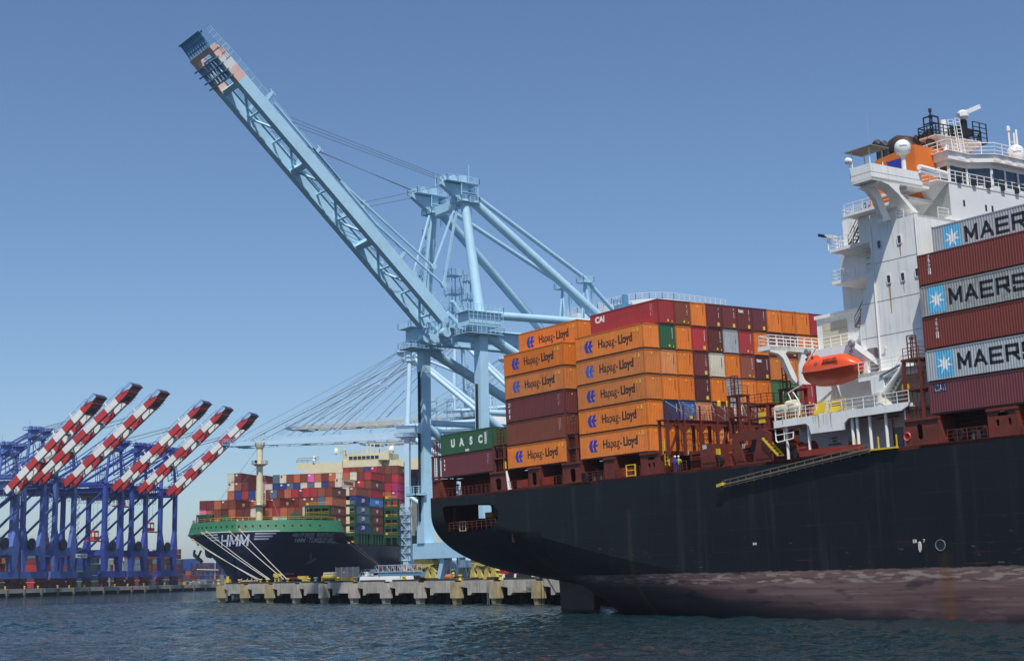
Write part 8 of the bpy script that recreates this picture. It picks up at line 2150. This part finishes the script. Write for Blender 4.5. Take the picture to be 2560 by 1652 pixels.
# ------------------------------------------------------------------ far terminal: stacked containers (one mass), sheds, small harbour craft
yk = ['maroon', 'brown', 'red', 'rust', 'white', 'steel', 'deepblue', 'tan', 'green', 'grey', 'orange', 'maroond']
ymats = [mat('yard_' + k, CPAL[k], .6, var=.12) for k in yk]
ry = random.Random(21); mb = MB()
def ystack(u0, u1, dist, h0, kset=None, v0=None):
    # block of small stacks: steps of 2.5 m wide ends across the view at given distance beyond the quay edge
    a = wpl(u0, 1450, fq(0, -dist, 0), FN); b = wpl(u1, 1450, fq(0, -dist, 0), FN); L_ = (b - a).length; n_ = int(L_ / 2.6); d_ = (b - a).normalized()
    for k in range(n_):
        h_ = h0 + (1 if ry.random() > .75 else 0) - (1 if ry.random() > .7 else 0)
        h_ = max(1, round(h_ * (1 - max(0, (k / n_ - .72)) * 2.2)))
        for j in range(h_):
            c_ = a + d_ * (k * 2.6); ci = ry.choice(kset) if kset else ry.randrange(len(yk)); mb.mat(ci)
            z = FZ + j * 2.75
            mb.beam(Vector((c_.x, c_.y, z + 1.3)) - d_ * 0, Vector((c_.x, c_.y, z + 1.3)) + FN * -12 , 2.4, 2.6)
for (u0, u1, dist, h0, ks) in ((-40, 20, 45, 6, [8, 3, 0, 1]), (20, 60, 60, 6, [1, 2, 0, 3]), (66, 98, 70, 6, [4, 4, 9, 4]), (100, 150, 60, 6, [0, 1, 2, 5]), (150, 190, 70, 6, [6, 0, 1, 8]), (190, 236, 62, 6, [0, 8, 6, 0]), (222, 260, 50, 6, [8, 8, 6]), (258, 300, 64, 5, [4, 4, 9, 0, 1]),
                              (292, 330, 70, 4, [4, 1, 9]), (325, 372, 80, 4, [5, 0, 9, 4, 1]), (362, 412, 60, 6, [0, 11, 11, 1, 5]), (400, 470, 56, 6, [11, 0, 5, 6, 1]), (478, 560, 130, 5, [6, 5, 0, 6, 1, 3]), (540, 600, 130, 5, [6, 6, 0])):
    ystack(u0, u1, dist, h0, ks)
o = solo(mb, 'container_yard', ymats, 'rows of stacked coloured containers behind the cobalt cranes on the far quay', 'containers', (0, 0, 0), WORLD, kind='stuff', smooth=False)
mb = MB()
for (u0, u1, dist, h_) in ((66, 96, 140, 20), (398, 420, 160, 17), (345, 362, 150, 18), (410, 452, 150, 12), (445, 478, 220, 8)):
    a = wpl(u0, 1450, fq(0, -dist, 0), FN); b = wpl(u1, 1450, fq(0, -dist, 0), FN); mb.beam(Vector((a.x, a.y, FZ + h_ / 2)), Vector((b.x, b.y, FZ + h_ / 2)), 14, h_)
solo(mb, 'storage_shed', mat('shed_beige', 'b9b2a0', .8, var=.1), 'pale beige sheds and tanks showing between the far container stacks', 'shed', (0, 0, 0), WORLD)
for k, (u0, u1, v_, lab) in enumerate(((493, 545, 1446, 'small white yacht hull moored in front of the far container rows'),)):
    a = wpl(u0, v_, fq(0, -30, 0), FN); b = wpl(u1, v_, fq(0, -30, 0), FN); t = thing('sailing_yacht', lab, 'boat', (a.x, a.y, FZ))
    mb = MB(); d_ = (b - a); d_.z = 0
    rows_ = []
    for i in range(9):
        t_ = i / 8; c_ = Vector((a.x, a.y, FZ + 1.2)) + d_ * t_; w_ = 1.9 * (1 - abs(2 * t_ - 1) ** 2.5) + .08; rows_.append([c_ + FN * w_ + Vector((0, 0, 1.3)), c_ + FN * w_ * .6, c_ + Vector((0, 0, -.8)), c_ - FN * w_ * .6, c_ - FN * w_ + Vector((0, 0, 1.3))])
    mb.grid(rows_); mb.poly([r[0] for r in rows_] + [r[-1] for r in rows_[::-1]]); part(mb, 'hull', m_whitec, t)
    mb = MB(); m0 = a.lerp(b, .85); m0.z = FZ + 2; mb.tube(m0, m0 + Vector((0, 0, 13)), .12, 6); mb.tube(Vector((a.x, a.y, FZ + 7.6)), Vector((b.x, b.y, FZ + 7.2)), .3, 6); part(mb, 'mast_and_boom', m_whitec, t)
mb = MB()
for k in range(60):
    s_ = -60 + k * 11 + ry.uniform(-2, 2); p = fq(s_, -1.6, FZ)
    mb.mat(ry.choice([0, 0, 1])); mb.lathe(p, [(.35, 0), (.3, .6), (.5, .8), (.4, 1.0)], 8)
part(mb, 'quay_edge_bollards', [m_yel, MATS['sleeve_orange']], fquay)['kind'] = 'stuff'
mb = MB()
for k in range(18):
    u = 440 + k * 4; p = wpl(u, 1450, fq(0, -14 - ry.uniform(0, 16), 0), FN); mb.mat(ry.choice([0, 1, 2])); w_ = ry.uniform(.5, 1.6); mb.box(p.x - w_, p.x + w_, p.y - w_, p.y + w_, FZ, FZ + ry.uniform(.6, 2.2))
part(mb, 'quayside_clutter', [MATS['barrier_yellow'], m_grey, m_galv], fquay)['kind'] = 'stuff'
# ------------------------------------------------------------------ thin air between the quays: far things fade a little
m = bpy.data.materials.new('haze'); m.use_nodes = True; nt = m.node_tree; nt.nodes.clear()
pv = nt.nodes.new('ShaderNodeVolumePrincipled'); pv.inputs['Color'].default_value = (.78, .86, .97, 1); pv.inputs['Density'].default_value = .00009; pv.inputs['Anisotropy'].default_value = .2
mo = nt.nodes.new('ShaderNodeOutputMaterial'); nt.links.new(pv.outputs[0], mo.inputs['Volume'])
mb = MB(); mb.box(-8000, 1500, -5000, 8000, -3, 130)
solo(mb, 'haze', m, 'thin pale haze over the harbour', 'haze', (0, 0, 0), WORLD, kind='stuff', smooth=False)
